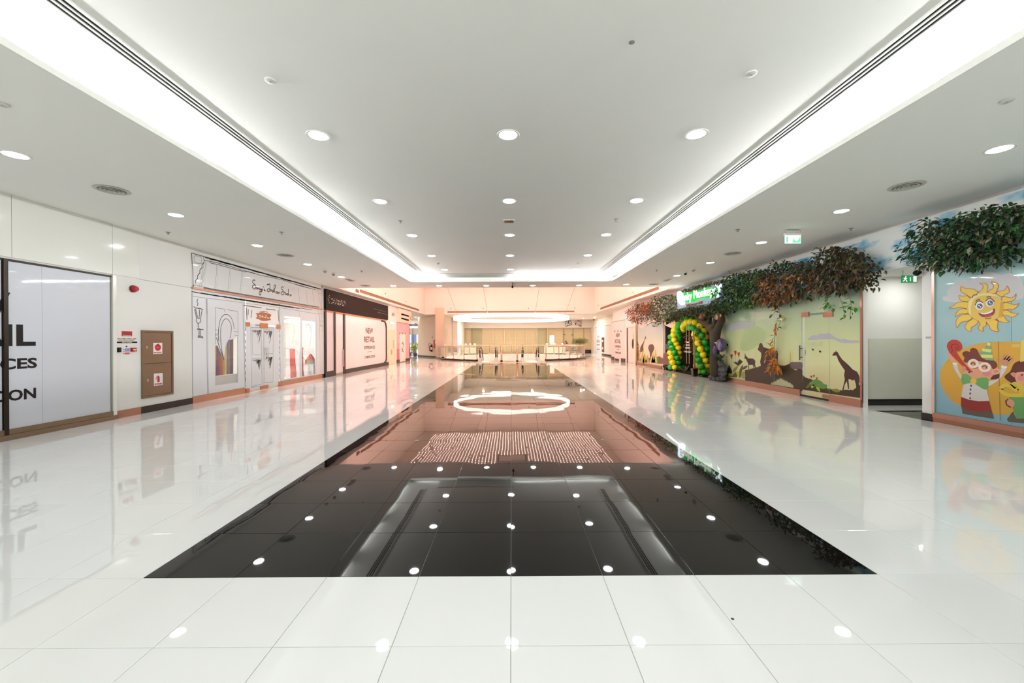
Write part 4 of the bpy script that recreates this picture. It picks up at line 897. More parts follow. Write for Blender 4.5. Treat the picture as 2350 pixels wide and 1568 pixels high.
# wall with a cream door, lit sign, vent
u0, u1 = WL.uv(890, 800)[0], WL.uv(906, 800)[0]; zd = WL.uv(897, 757)[1]
d = thing('door_1', None, None, WL.w((u0 + u1) / 2, 0), kind='structure')
M_CREAM = mat('cream_paint', (238, 216, 186), .45)
B(WL, 'door_leaf', M_CREAM, d, u0 + .05, u1 - .08, .02, zd - .06, -.01, .02)
for a in ((u0, u0 + .05, 0, zd), (u1 - .08, u1, 0, zd), (u0 + .05, u1 - .08, zd - .06, zd)): B(WL, 'door_frame', M_CREAM, d, *a, -.01, .045)
ml = (u0 + u1) / 2
for a, b, c, e in ((ml - .75, ml - .62, 1.05, 1.6), (ml + .35, ml + .5, 1.05, 1.6), (ml - .22, ml + .12, .65, .98)): B(WL, 'louvre_plate', mat('louvre_tan', (196, 160, 124), .5), d, a, b, c, e, .02, .026)
t, a, b, c, e = panel('exit_sign', 'small bright white sign over the cream door', 'sign', (896, 738), (901.5, 745), M_WHITEPL, t_=.05)
B(WL, 'lit_face', emis('lit_white', (1, .97, .93), 1.6), t, a + .02, b - .02, c + .02, e - .02, .05, .054)
t, a, b, c, e = panel('wall_vent', 'small bronze vent high over the cream door', 'air vent', (899, 720), (904.5, 726), mat('vent_bronze', (206, 168, 132), .5), t_=.02)
for k in range(4): B(WL, 'slat', M_GRILLE, t, a + .03, b - .03, c + .04 + .05 * k, c + .065 + .05 * k, .02, .026)
# pink shop
ps = thing('storefront', 'narrow pink shop front with a white door panel', 'shop front', (XL, 28.8, 0))
M_PINK = mat('pink_film', (236, 172, 180), .45, coat=.2); M_PEACHB = mat('peach_board', (240, 212, 192), .5)
ua, ub = WL.uv(909.8, 770)[0], 31.35
zb1, zb0_ = WL.uv(920, 710)[1], WL.uv(920, 740.5)[1]
B(WL, 'sign_board', M_PEACHB, ps, ua, ub + .1, zb0_, zb1, -.01, .16)
uw0, uw1 = WL.uv(917, 790)[0], WL.uv(930, 790)[0]
B(WL, 'film_panel', M_PINK, ps, ua, ub, .24, zb0_, -.01, .012)
B(WL, 'door_panel', mat('pale_door_film', (246, 232, 222), .4), ps, uw0, uw1, .06, WL.uv(922, 767)[1], .012, .022)
for x in (916.8, 923.5, 930): 
    u = WL.uv(x, 764)[0]; B(WL, 'print_mark', mat('brown_mark', (150, 96, 88), .5), ps, u - .11, u + .11, 1.98, 2.16, .012, .014)
mk = []
for i in range(30):
    x = 921.5 + rg.uniform(0, 5); y = 785 + 25 * (i / 30); mk.append([(x, y), (x + rg.uniform(-2.2, 2.2), y + rg.uniform(-1.5, 2.5))])
lines('print_figure', WL, mk, .05, M_INKB, ps, .0235)
B(WL, 'print_line', mat('rose_print', (226, 128, 146), .5), ps, ua + .2, uw0 - .15, 1.3, 1.36, .012, .014); B(WL, 'print_line', MATS['rose_print'], ps, ua + .2, uw0 - .15, 1.12, 1.16, .012, .014)
B(WL, 'print_line', mat('rose_dark', (206, 108, 128), .5), ps, ua + .05, uw0 - .1, .26, 1.0, .012, .013)
B(WL, 'base_rail', mat('base_dark', (74, 60, 54), .3, metal=.5), ps, ua, uw0 - .1, 0, .24, -.01, .04); B(WL, 'base_rail', MATS['base_dark'], ps, uw1 + .1, ub, 0, .22, -.01, .04); B(WL, 'threshold', M_COPPER, ps, uw0 - .1, uw1 + .1, 0, .05, -.01, .03)
mk = []
for y0, n, th in ((720, 16, .1), (729.5, 16, .12)):
    for i in range(n):
        x = 916 + 17.2 * i / n; y = y0 + (x - 916) * .28
        mk.append([(x, y + rg.uniform(-1, .5)), (x + .5, y + rg.uniform(.5, 2.6))]); mk.append([(x - .4, y + 1.3), (x + 1.2, y + 1.5)])
lines('lettering', WL, mk, .1, M_INK, ps, .165)
mk = [[(935, 722), (934.5, 727), (936.5, 731), (938, 727)], [(936, 732), (938, 733)]]
lines('lettering', WL, mk, .1, mat('orange_red_print', (214, 112, 84), .5), ps, .165)
# corridor shop at the far left, seen between pink shop and stone block
WC = Wall(1, 43.6, -1)
t = thing('storefront', 'far glazed shop front in the left corridor with dark blue lettering', 'shop front', (-10.5, 43.6, 0))
zh0, zh1 = WC.uv(948, 753.5)[1], 3.88
B(WC, 'fascia_board', M_WALL, t, -15, -8.6, zh0, zh1, -.1, .05)
textUV('robotics', 'lettering', mat('navy_letters', (38, 34, 72), .4), t, WC, WC.uv(934.5, 748)[0], WC.uv(948, 748.6)[1], WC.uv(962.8, 748)[0], WC.uv(948, 741.5)[1], .05, bold=.06, ext=.05)
zr = WC.uv(948, 768)[1]
for a, b in ((936, 948), (949, 961)): B(WC, 'roller_blind', mat('grey_blind', (132, 126, 112), .6), t, WC.uv(a, 760)[0], WC.uv(b, 760)[0], zr, zh0, -.05, 0)
B(WC, 'window_pane', emis('daylit_window', (.86, .93, 1.0), 1.1), t, -13, -8.7, .1, zr, -.12, -.1)
for x in (936, 947.5, 961): u = WC.uv(x, 790)[0]; B(WC, 'mullion', M_CHROME, t, u - .04, u + .04, 0, zh0, -.06, .02)
u = WC.uv(950, 790)[0]; B(WC, 'blue_curtain', mat('navy_curtain', (92, 112, 158), .7, var=.25, vscale=8, stretch=(4, 1, .2)), t, u - .3, u + .25, .2, zr, -.09, -.07)
def pot_plant(name, label, c, r, h, pm, lm, n, size, spread, stems=3, cat='potted plant', seed=1, group=None):
    rr = random.Random(seed); x, y, z = c
    t = thing(name, label, cat, c, group)
    MB().lathe([(r * .75, 0), (r, h * .9), (r * 1.06, h * .92), (r * 1.06, h), (r * .9, h), (r * .88, h * .85)], c, 16).build('pot', pm, t, True)
    MB().lathe([(.002, h * .86), (r * .89, h * .86)], c, 16, False).build('soil', mat('soil', (60, 44, 34), .9, var=.3, vscale=60), t)
    top = spread[2]; lv = MB()
    for k in range(stems):
        a = 2 * PI * k / stems; bx, by = x + r * .35 * math.cos(a), y + r * .35 * math.sin(a)
        tx, ty = x + spread[0] * .45 * math.cos(a), y + spread[1] * .45 * math.sin(a)
        MB().tube([(bx, by, z + h * .8), ((bx * .6 + tx * .4), (by * .6 + ty * .4), z + h + top * .4), (tx, ty, z + h + top * .8)], [.022, .018, .01], 6).build('stem', mat('plant_stem', (96, 84, 50), .7), t)
    for i in range(n):
        a, q, e = rr.uniform(0, 2 * PI), rr.random() ** .5, rr.uniform(0, 1)
        p = Vector((x + spread[0] * q * math.cos(a) * math.sin(PI * (.15 + .8 * e)), y + spread[1] * q * math.sin(a) * math.sin(PI * (.15 + .8 * e)), z + h + top * (.28 + .72 * e)))
        leaf(lv, p, Vector((math.cos(a), math.sin(a), rr.uniform(-.9, .5))), size * rr.uniform(.7, 1.3), .35, rr)
    lv.build('foliage', lm, t, kind='stuff')
    return t
def leaf(mb, p, d, L, wr, rr, droop=.18):
    """one leaf: folded blade of four faces"""
    d = d.normalized(); s = d.cross(Vector((0, 0, 1)))
    if s.length < .05: s = Vector((1, 0, 0))
    s.normalize(); n = s.cross(d); tw = rr.uniform(-.8, .8); s = s * math.cos(tw) + n * math.sin(tw); n = s.cross(d)
    w = L * wr / 2; b = len(mb.v)
    m1, m2 = p + d * L * .38, p + d * L * .72 - n * L * droop * .3
    mb.v += [tuple(q) for q in (p, m1 + s * w + n * w * .35, m1, m1 - s * w + n * w * .35, m2 + s * w * .7 + n * w * .2, m2, m2 - s * w * .7 + n * w * .2, p + d * L - n * L * droop)]
    for f in ((0, 2, 1), (0, 3, 2), (1, 2, 5, 4), (2, 3, 6, 5), (4, 5, 7), (5, 6, 7)): mb.f.append(tuple(b + i for i in f)); mb.mi.append(mb.cur)
pot_plant('potted_plant', 'dark potted plant by the far corridor window, left of the pair', (WC.uv(948, 812)[0], 42.4, 0), .16, .35, mat('brown_pot', (92, 60, 44), .6), mat('dark_leaf', (52, 60, 40), .6, var=.3), 60, .2, (.35, .3, 1.0), seed=4)
pot_plant('potted_plant', 'yellow-green potted plant beside the stone block in the far corridor', (WC.uv(956.0, 812)[0] + .5, 40.9, 0), .2, .3, mat('brown_pot2', (60, 56, 40), .6), mat('lime_leaf', (160, 168, 30), .6, var=.2), 120, .3, (.3, .3, 1.0), seed=5)
# red extinguisher, red hose box and small alarm on the stone block
bd = (Vector((-6.68, 36.7, 0)) - Vector((-9.2, 39.6, 0))).normalized(); bn = Vector((bd.y, -bd.x, 0))
if bn.y > 0: bn = -bn
def on_block(px, py):
    d = CAMM @ Vector(((px - 1175) / FPX, 1, -(py - 784) / FPX)); o = Vector((-6.68, 36.7, 0))
    return CAMP + d * ((o - CAMP).dot(bn) / d.dot(bn))
RB = Matrix((bd, -bn, Vector((0, 0, 1)))).transposed()
p = on_block(992.5, 800); t = thing('fire_extinguisher', 'black and red fire extinguisher hung on the beige stone block', 'extinguisher', p)
c = p + bn * .11 - Vector((0, 0, .3))
MB().lathe([(.02, 0), (.085, .01), (.09, .05), (.09, .5), (.07, .58), (.03, .62), (.03, .66)], c, 16).build('cylinder', M_BLACKPL, t, True)
MB().lathe([(.0905, .18), (.0915, .2), (.0915, .42), (.0905, .44)], c, 16, False).build('label_band', M_PAPER, t, True)
MB().lathe([(.05, .66), (.05, .72), (.02, .74)], c, 10).build('valve', M_CHROME, t); MB().tube([c + Vector((-.02, 0, .7)), c + Vector((-.2, -.03, .82)), c + Vector((-.26, -.04, .62)), c + Vector((-.2, -.05, .3))], .014, 6).build('hose', M_BLACKPL, t)
c2 = c - bd * .22 + bn * .02; t2 = thing('fire_extinguisher', 'smaller red fire extinguisher left of the black one on the stone block', 'extinguisher', c2)
MB().lathe([(.02, .05), (.075, .06), (.08, .1), (.08, .42), (.05, .5), (.02, .53)], c2, 14).build('cylinder', mat('extinguisher_red', (160, 44, 46), .4), t2, True); MB().lathe([(.03, .53), (.03, .58), (.01, .6)], c2, 8).build('valve', M_CHROME, t2)
MB().box((-.06, -.14, .3), (.06, .02, .36)).build('bracket', M_CHROME, t2).matrix_local = RB.to_4x4()
a, b = on_block(998, 780.5), on_block(1009, 799.5); t = thing('hose_box', 'bright red hose box on the beige stone block', 'cabinet', (a + b) / 2)
w = (Vector((b.x, b.y, 0)) - Vector((a.x, a.y, 0))).length / 2; h = (a.z - b.z) / 2
MB().bbox((-w, -.16, -h), (w, .01, h), .02).build('case', mat('hose_box_red', (176, 18, 30), .35), t).matrix_local = RB.to_4x4()
for q in ((-.3 * w, .3 * w, .1 * h, .8 * h, M_PAPER, 'label_plate'), (-.85 * w, -.7 * w, -.2 * h, .0, M_CHROME, 'latch')): MB().box((q[0], -.168, q[2]), (q[1], -.16, q[3])).build(q[5], q[4], t).matrix_local = RB.to_4x4()
a = on_block(992.5, 774.5); t = thing('alarm_button', 'tiny red alarm button above the extinguishers', 'alarm', a); MB().lathe([(.06, 0), (.06, .04), (.03, .05)], (0, 0, 0), 10).build('body', M_REDPL, t).matrix_local = RB.to_4x4() @ Matrix.Rotation(PI / 2, 4, 'X')

# ------------------------------------------------------------------ right wall, striped party shop (sun and children)
ss = thing('party_storefront', 'blue film shop front printed with a smiling sun and party children', 'shop front', (XR, 6, 0))
uE = WR.uv(2149, 780)[0]
G_SKY = zgrad('printed_sky', [(0, (118, 168, 184)), (.45, (140, 180, 184)), (.75, (150, 186, 188)), (1, (158, 196, 192))], .15, 3.0, rough=.25, coat=.5)
KB = .17
for a, b in ((3.0, 4.55), (4.555, 6.30), (6.305, uE)): B(WR, 'film_panel', G_SKY, ss, a, b, KB, 3.02, -.01, .012)
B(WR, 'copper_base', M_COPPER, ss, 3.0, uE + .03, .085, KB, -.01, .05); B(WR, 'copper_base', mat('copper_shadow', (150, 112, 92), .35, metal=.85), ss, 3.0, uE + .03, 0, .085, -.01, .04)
B(WR, 'frame_post', M_CHROME, ss, uE, uE + .05, KB, 3.06, -.01, .04); B(WR, 'top_rail', M_COPPER, ss, 3.0, uE, 3.02, 3.06, -.01, .05)
zs = zz(2145, 620, .10841)
def art(name, mcol, pts, off, smooth=3, parent=None, rough=.35, coat=.4):
    m = mat('print_%d_%d_%d' % mcol, mcol, rough, coat=.15, coat_rough=.02, spec=.3)
    return poly(name, WR, cr(pts, smooth) if smooth else pts, m, parent, off, .0012)
art('print_cloud', (196, 196, 196), zs([(195, 560), (290, 545), (275, 460), (330, 400), (400, 330), (480, 250), (600, 215), (780, 215), (900, 150), (1000, 60), (1200, 30), (1420, 100), (1610, 60), (1800, 120), (1891, 300), (1891, 600), (1500, 640), (1200, 680), (500, 690), (300, 670), (200, 640)]), .0135, 2, ss)
RAYS = [[(775, 590), (700, 520), (590, 470), (565, 400), (580, 345), (650, 380), (760, 395), (850, 405), (930, 480)], [(930, 480), (1000, 430), (1040, 380), (1035, 320), (970, 285), (1060, 275), (1120, 300), (1145, 350), (1130, 420), (1115, 480)], [(1150, 480), (1180, 430), (1250, 390), (1265, 330), (1215, 255), (1290, 258), (1350, 290), (1375, 340), (1350, 400), (1300, 500)],
 [(1310, 490), (1380, 450), (1480, 430), (1530, 390), (1555, 335), (1600, 420), (1590, 480), (1500, 525), (1450, 570)], [(1440, 570), (1540, 570), (1640, 590), (1710, 550), (1745, 500), (1735, 590), (1680, 645), (1590, 665), (1460, 690)], [(1470, 690), (1560, 690), (1650, 720), (1740, 735), (1805, 700), (1760, 780), (1680, 830), (1600, 825), (1470, 850)],
 [(1470, 840), (1560, 850), (1620, 890), (1700, 915), (1790, 915), (1720, 975), (1650, 995), (1560, 965), (1450, 940)], [(1430, 950), (1510, 1010), (1540, 1060), (1605, 1090), (1500, 1115), (1400, 1085), (1320, 1060)], [(1350, 1050), (1350, 1150), (1345, 1230), (1380, 1295), (1270, 1290), (1190, 1240), (1180, 1180), (1110, 1090)], [(1110, 1090), (1100, 1180), (1040, 1220), (1045, 1300), (970, 1270), (940, 1220), (985, 1140), (950, 1080)],
 [(940, 1090), (870, 1170), (790, 1220), (785, 1305), (700, 1265), (660, 1210), (690, 1140), (810, 1030)], [(810, 1030), (720, 1080), (590, 1100), (530, 1160), (495, 1225), (470, 1160), (480, 1060), (560, 970), (720, 930)], [(710, 930), (590, 920), (500, 960), (445, 990), (480, 900), (560, 830), (710, 825)], [(710, 830), (600, 790), (500, 795), (430, 815), (320, 800), (410, 760), (500, 690), (720, 680)], [(720, 670), (600, 655), (550, 620), (530, 540), (600, 555), (700, 545), (790, 590)]]
M_RAY = mat('print_ray_yellow', (222, 188, 62), .35, coat=.4, coat_rough=.02)
sun = None
for k, q in enumerate(RAYS): poly('sun_ray', WR, zs(cr(q, 3)), M_RAY, ss, .0145, .0008)
lines('sun_ray_edge', WR, [zs(cr(q, 3)) for q in RAYS], .012, mat('print_edge', (176, 120, 90), .4), ss, .0158, True)
sun = art('sun_face', (216, 180, 84), ell(*zs([(1090, 785)])[0], 390 * .10841, 312 * .10841, 36), .0165, 0, ss)
poly('face_shine', WR, zs(cr([(735, 700), (800, 590), (920, 510), (1080, 490), (1250, 505), (1360, 560), (1200, 540), (1000, 545), (860, 620), (800, 740), (790, 900), (800, 990), (740, 880)], 3)), mat('print_shine', (222, 206, 138), .35), sun, .0172, .0004)
poly('face_shade', WR, zs([(1415, 665), (1475, 690), (1470, 900), (1440, 1000), (1375, 1005), (1395, 860)]), mat('print_amber', (196, 150, 40), .35), sun, .0172, .0004)
WHT = mat('print_white', (222, 224, 226), .35); IRIS = mat('print_iris', (70, 92, 138), .3); PUP = mat('print_pupil', (30, 34, 52), .3); BRN = mat('print_brown', (96, 50, 46), .4)
for cx, cy in ((970, 755), (1190, 690)):
    c = zs([(cx, cy)])[0]; poly('eye_white', WR, ell(*c, 9.6, 9.6), WHT, sun, .0176, .0004)
    c = zs([(cx + 8, cy + 8)])[0]; poly('iris', WR, ell(*c, 6.6, 6.0), IRIS, sun, .018, .0004); poly('pupil', WR, ell(*c, 3.4, 3.4), PUP, sun, .0184, .0004)
    for dx, dy, r in ((-1.4, -1, 1.9), (1.9, 1.8, 1.5)): poly('eye_glint', WR, ell(c[0] + dx, c[1] + dy, r, r, 12), WHT, sun, .0188, .0003)
lines('brow', WR, [zs(cr(q, 4, False)) for q in ([(890, 665), (930, 630), (985, 622)], [(1120, 578), (1170, 565), (1220, 574)], [(880, 745), (910, 680), (970, 655), (1045, 690)], [(1100, 660), (1150, 615), (1220, 610), (1285, 670)], [(810, 585), (850, 535), (925, 520)])], .016, BRN, sun, .0178)
lines('brow', WR, [zs(cr([(1090, 1030), (1160, 1030), (1220, 1010)], 4, False))], .012, BRN, sun, .0178)
poly('mouth', WR, zs(cr([(945, 905), (1010, 930), (1090, 938), (1180, 915), (1240, 870), (1270, 812), (1298, 825), (1300, 880), (1270, 940), (1200, 985), (1100, 1005), (1010, 980), (965, 945)], 3)), mat('print_mouth', (128, 44, 50), .35), sun, .0176, .0004)
poly('tongue', WR, zs(cr([(1060, 990), (1120, 945), (1200, 935), (1240, 950), (1180, 990), (1110, 1002)], 3)), mat('print_tongue', (168, 66, 66), .35), sun, .018, .0004)
poly('teeth', WR, zs(cr([(1000, 900), (1060, 912), (1160, 890), (1255, 848), (1238, 888), (1170, 920), (1090, 937), (1020, 928)], 3)), WHT, sun, .018, .0004)
# party children
zk = zz(2145, 770, .14664)
def A(name, col_, pts, off, sm=3, par=None): return art(name, col_, zk(pts), off, sm, par or ss)
A('print_oval', (206, 158, 62), [(95, 650), (110, 540), (180, 420), (300, 300), (450, 215), (620, 150), (800, 115), (1000, 97), (1300, 100), (1600, 150), (1850, 300), (1950, 600), (1900, 900), (1750, 1130), (1500, 1230), (1170, 1240), (900, 1225), (600, 1180), (420, 1105), (300, 1040), (180, 900), (110, 770)], .0135, 3)
k1 = A('child_shirt', (204, 200, 194), [(470, 765), (560, 750), (650, 760), (790, 845), (825, 850), (870, 1025), (700, 1032), (560, 1010), (430, 962), (450, 840)], .0165, 1)
SKIN = (214, 154, 122)
A('sleeve', (196, 194, 196), [(300, 450), (365, 450), (385, 540), (440, 640), (430, 690), (370, 610), (320, 520)], .0155); A('sleeve', (200, 200, 198), [(1060, 510), (1130, 520), (1080, 620), (1000, 710), (860, 792), (862, 715), (980, 690), (1035, 610)], .0155)
A('cuff', (220, 220, 218), [(293, 428), (370, 428), (366, 462), (298, 456)], .0165, 1); A('cuff', (220, 220, 218), [(1060, 468), (1155, 488), (1135, 520), (1055, 505)], .0165, 1)
A('hand', SKIN, [(210, 300), (235, 280), (270, 300), (345, 400), (350, 428), (300, 428), (250, 380)], .0155)
h = A('hand', (196, 140, 106), [(1060, 400), (1100, 380), (1160, 390), (1165, 440), (1145, 485), (1065, 465)], .016)
for q in ([(1065, 420), (1030, 395), (1008, 365)], [(1085, 400), (1100, 350), (1128, 300)], [(1115, 395), (1150, 345), (1180, 318)], [(1135, 410), (1185, 360), (1222, 325)], [(1150, 435), (1200, 390), (1250, 365)]):
    lines('finger', WR, [zk(q)], .045, MATS['print_196_140_106'], h, .0158)
A('skirt', (142, 46, 42), [(430, 962), (560, 1010), (700, 1030), (868, 1025), (912, 1190), (700, 1197), (560, 1172), (425, 1110)], .0172, 1)
A('trousers', (92, 82, 74), [(432, 1112), (560, 1170), (700, 1195), (912, 1188), (945, 1305), (700, 1270), (450, 1225)], .0168, 1)
fc = A('face', SKIN, [(450, 490), (475, 440), (560, 400), (700, 390), (860, 430), (925, 520), (925, 620), (890, 680), (800, 700), (650, 690), (560, 655), (470, 600)], .0165)
A('hair', (96, 46, 44), [(890, 687), (940, 620), (1025, 608), (1022, 665), (960, 685)], .0170); A('ear', (220, 162, 134), [(915, 545), (1000, 518), (1045, 548), (1020, 600), (930, 612)], .0172)
A('party_hat', (112, 176, 108), [(880, 95), (905, 250), (935, 395), (850, 388), (750, 330), (715, 265), (800, 190)], .0168, 1)
for q in ([(838, 135), (890, 140)], [(760, 225), (905, 245)], [(745, 322), (925, 330)]): lines('hat_stripe', WR, [zk(q)], .05, mat('print_hat_yellow', (216, 206, 120), .4), ss, .0172)
for q in ([(725, 275), (915, 305)], [(820, 165), (895, 195)]): lines('hat_stripe', WR, [zk(q)], .05, mat('print_hat_grey', (120, 158, 122), .4), ss, .0171)
A('hair', (112, 58, 50), [(455, 310), (450, 275), (490, 246), (545, 250), (568, 262), (575, 215), (625, 195), (680, 225), (705, 280), (745, 340), (830, 385), (940, 395), (985, 435), (990, 490), (930, 530), (900, 480), (860, 440), (740, 408), (690, 402), (640, 392), (560, 412), (500, 428), (465, 392), (485, 355)], .0176, 2)
for cx, cy, rx, ry in ((620, 440, 66, 56), (800, 497, 76, 60)): lines('glasses', WR, [zk(ell(cx, cy, rx, ry, 26))], .036, mat('print_glasses', (226, 210, 196), .35), fc, .0182, True)
lines('glasses', WR, [zk([(684, 462), (724, 480)])], .03, MATS['print_glasses'], fc, .018)
lines('closed_eye', WR, [zk(cr(q, 4, False)) for q in ([(580, 455), (600, 432), (630, 432), (650, 462)], [(760, 495), (790, 475), (820, 485), (832, 518)], [(550, 585), (580, 572), (612, 570)], [(548, 575), (556, 592)])], .016, BRN, fc, .0182)
poly('nose', WR, zk(ell(645, 503, 46, 22)), mat('print_nose', (190, 106, 78), .4), fc, .018, .0004); poly('cheek', WR, zk(ell(827, 597, 62, 43)), mat('print_cheek', (206, 128, 126), .4), fc, .018, .0004)
poly('cheek', WR, zk(ell(478, 525, 28, 45)), MATS['print_cheek'], fc, .018, .0004)
poly('ear_inner', WR, zk(ell(980, 563, 42, 20, 16, -.2)), MATS['print_cheek'], fc, .0186, .0004)
A('bow_tie', (104, 158, 92), [(435, 655), (450, 612), (520, 605), (590, 660), (585, 735), (520, 755), (455, 765), (430, 700)], .0178); A('bow_tie', (104, 158, 92), [(655, 690), (760, 660), (840, 667), (860, 725), (845, 825), (790, 845), (720, 805), (650, 755)], .0178)
poly('bow_knot', WR, zk(ell(625, 718, 48, 45)), mat('print_knot', (216, 180, 66), .4), ss, .0186, .0004)
for cx, cy in ((586, 788), (576, 848), (571, 910), (571, 983)): poly('shirt_button', WR, zk(ell(cx, cy, 13, 18, 12)), mat('print_dark', (70, 62, 60), .4), ss, .0176, .0004)
hn = A('party_horn', (178, 60, 52), [(205, 180), (225, 110), (280, 72), (345, 68), (410, 100), (443, 165), (430, 225), (395, 255), (355, 250), (400, 330), (470, 420), (540, 500), (595, 560), (560, 575), (520, 545), (430, 460), (330, 360), (250, 275)], .0174, 2)
lines('horn_spiral', WR, [zk(cr([(250, 270), (300, 240), (275, 190), (290, 150), (330, 135), (375, 150), (390, 185), (370, 215), (340, 205), (335, 180), (355, 172)], 4, False))], .014, mat('print_horn_dark', (130, 40, 40), .4), hn, .0182)
A('hair', (92, 44, 42), [(1105, 650), (1200, 560), (1250, 450), (1340, 400), (1480, 390), (1620, 420), (1680, 560), (1700, 700), (1560, 760), (1330, 740), (1300, 762), (1210, 740)], .0160)
f2 = A('face', SKIN, [(1280, 590), (1400, 570), (1550, 590), (1580, 700), (1480, 790), (1390, 790), (1310, 740), (1272, 660)], .0168)
A('ear', (206, 136, 100), [(1200, 600), (1240, 580), (1280, 590), (1290, 650), (1250, 650)], .017); poly('cheek', WR, zk(ell(1362, 665, 52, 45)), MATS['print_cheek'], f2, .0176, .0004)
lines('closed_eye', WR, [zk([(1362, 620), (1385, 612), (1410, 618)]), zk([(1375, 635), (1395, 615)])], .012, BRN, f2, .0176)
A('gift_box', (96, 150, 88), [(1170, 940), (1450, 940), (1640, 1100), (1560, 1305), (1295, 1302), (1235, 1120)], .0172, 1); A('trousers', (92, 82, 74), [(1250, 1190), (1295, 1302), (1560, 1300), (1600, 1380), (1165, 1350), (1190, 1260)], .0165, 2)
A('hand', SKIN, [(1130, 1020), (1165, 995), (1230, 1010), (1265, 1050), (1260, 1105), (1200, 1125), (1150, 1090)], .0182); lines('hand_outline', WR, [zk([(1170, 995), (1130, 1030), (1145, 1090), (1210, 1128)])], .02, BRN, ss, .0185)
for q, w in (([(1050, 840), (1090, 790), (1180, 780), (1240, 820), (1320, 870)], .06), ([(1050, 840), (1090, 900), (1200, 935), (1398, 935), (1500, 930)], .06), ([(1230, 800), (1290, 770), (1350, 800), (1395, 900)], .09)):
    lines('gift_ribbon', WR, [zk(cr(q, 4, False))], w, mat('print_ribbon', (206, 180, 66), .4), ss, .0186)
for q in ([(1225, 165), (1350, 160)], ): lines('ribbon_tail', WR, [zk(q)], .05, MATS['print_ribbon'], ss, .015)
A('second_hat', (216, 190, 96), [(1365, 90), (1420, 60), (1450, 400), (1355, 415)], .0176, 1)
lines('fold_line', WR, [zk([(1010, 90), (1040, 1330)]), zk([(690, 1000), (670, 1260)])], .012, mat('print_fold', (160, 128, 62), .4), ss, .0162)
# small bits around the passage: plate, camera, exit sign under the beam
t, u0, u1, z0, z1 = panel('small_plate', 'tiny grey text plate on the white column by the blue shop', 'notice', (2125, 773), (2137, 777), M_GREYPL, WR)
B(WR, 'text_line', M_PAPER, t, u0 + .01, u1 - .01, z0 + .015, z0 + .02, .006, .007)
p = WR.p(2117, 626, .1); t = thing('security_camera', 'small black camera under the leaves at the passage mouth', 'camera', (XR, p.y, p.z + .05))
MB().box((XR - .03, p.y - .03, p.z), (XR + .005, p.y + .03, p.z + .06)).build('mount', M_WHITEPL, t); MB().ball((XR - .1, p.y, p.z), (.06, .07, .05), 12, 8).build('body', M_BLACKPL, t, True); MB().lathe([(.03, -.06), (.02, -.045)], (XR - .1, p.y, p.z), 10).build('lens', mat('lens_glass', (20, 20, 30), .1), t)
WE = Wall(1, 8.4, -1)
(ua, zb_), (ub, za_) = WE.uv(2070, 649), WE.uv(2105, 632)
t = thing('exit_sign', 'flat green exit sign with running figure under the passage beam', 'exit sign', ((ua + ub) / 2, 8.4, 2.98))
gs = mat('exit_green', (30, 140, 70), .4, emit=(.05, .5, .2), es=.25)
B(WE, 'green_panel', gs, t, ua, ub, zb_, za_, -.02, .0); B(WE, 'white_edge', M_WHITEPL, t, ua - .006, ub + .006, zb_ - .006, zb_, -.02, .002)
w_, h_ = ub - ua, za_ - zb_
mk = emis('exit_mark', (.95, 1, .95), .9)
B(WE, 'door_symbol', mk, t, ua + .74 * w_, ua + .95 * w_, zb_ + .1 * h_, zb_ + .86 * h_, 0, .003); B(WE, 'arrow', mk, t, ua + .52 * w_, ua + .57 * w_, zb_ + .2 * h_, zb_ + .75 * h_, 0, .003)
lines('running_figure', WE, [[(2070 + 35 * a, 649 - 17 * b) for a, b in q] for q in ([(.22, .75), (.2, .45), (.3, .3), (.32, .1)], [(.2, .45), (.13, .28), (.06, .2)], [(.22, .65), (.32, .55)], [(.22, .65), (.1, .55)])], .018, mk, t, .003)
poly('running_head', WE, ell(2070 + 35 * .25, 649 - 17 * .84, 1.2, 1.2, 10), mk, t, .003)
for a in (ua + .03, ub - .03): MB().tube([(a, 8.41, za_), (a, 8.41, 2.98)], .006, 6).build('rod', M_GREYPL, t)

# ------------------------------------------------------------------ right wall, jungle mural shop, near part
ms = thing('jungle_storefront', 'green glazed shop front printed with animals on the right wall', 'shop front', (XR, 12, 0))
G_MUR = zgrad('mural_green', [(0, (216, 206, 156)), (.30, (212, 214, 160)), (.55, (192, 206, 152)), (.78, (172, 196, 160)), (1, (84, 122, 110))], .15, 3.0, coat=.35, var=.12)  # printed gradient; its dark top stop also holds shade under the leaves
uN, uD1, uD0, uF = 9.02, WR.uv(1904, 850)[0], WR.uv(1842, 850)[0], 15.4
for a, b in ((uN + .02, uD1 - .01), (uD0 + .01, 12.95), (12.955, uF)): B(WR, 'glass_panel', G_MUR, ms, a, b, .17, 2.88, -.01, .012)
zdt = WR.uv(1870, 723)[1]
B(WR, 'door_leaf', G_MUR, ms, uD1, uD0, .05, zdt, -.01, .008); B(WR, 'transom_glass', G_MUR, ms, uD1 - .01, uD0 + .01, zdt + .05, 2.88, -.01, .012)
B(WR, 'door_edge', mat('pale_edge', (206, 214, 190), .3), ms, uD0 - .10, uD0 - .005, .1, zdt, .008, .012)
B(WR, 'closer_bar', mat('closer_green', (104, 140, 124), .3), ms, uD1, uD0, zdt, zdt + .05, -.01, .02)
for px, w in ((1848, .17), (1900, .19)): u = WR.uv(px, 720)[0]; z = WR.uv(px, 721)[1]; B(WR, 'patch_fitting', M_COPPER, ms, u - w, u + w * .6, z - .07, z + .05, -.01, .04)
uh = WR.uv(1841, 800)[0]; za, zb_ = WR.uv(1841, 793)[1], WR.uv(1841, 827)[1]
hd = MB().tube([WR.w(uh, za, .07), WR.w(uh, zb_, .07)], .016, 8).build('handle', mat('gunmetal', (88, 86, 88), .3, metal=.9), ms)
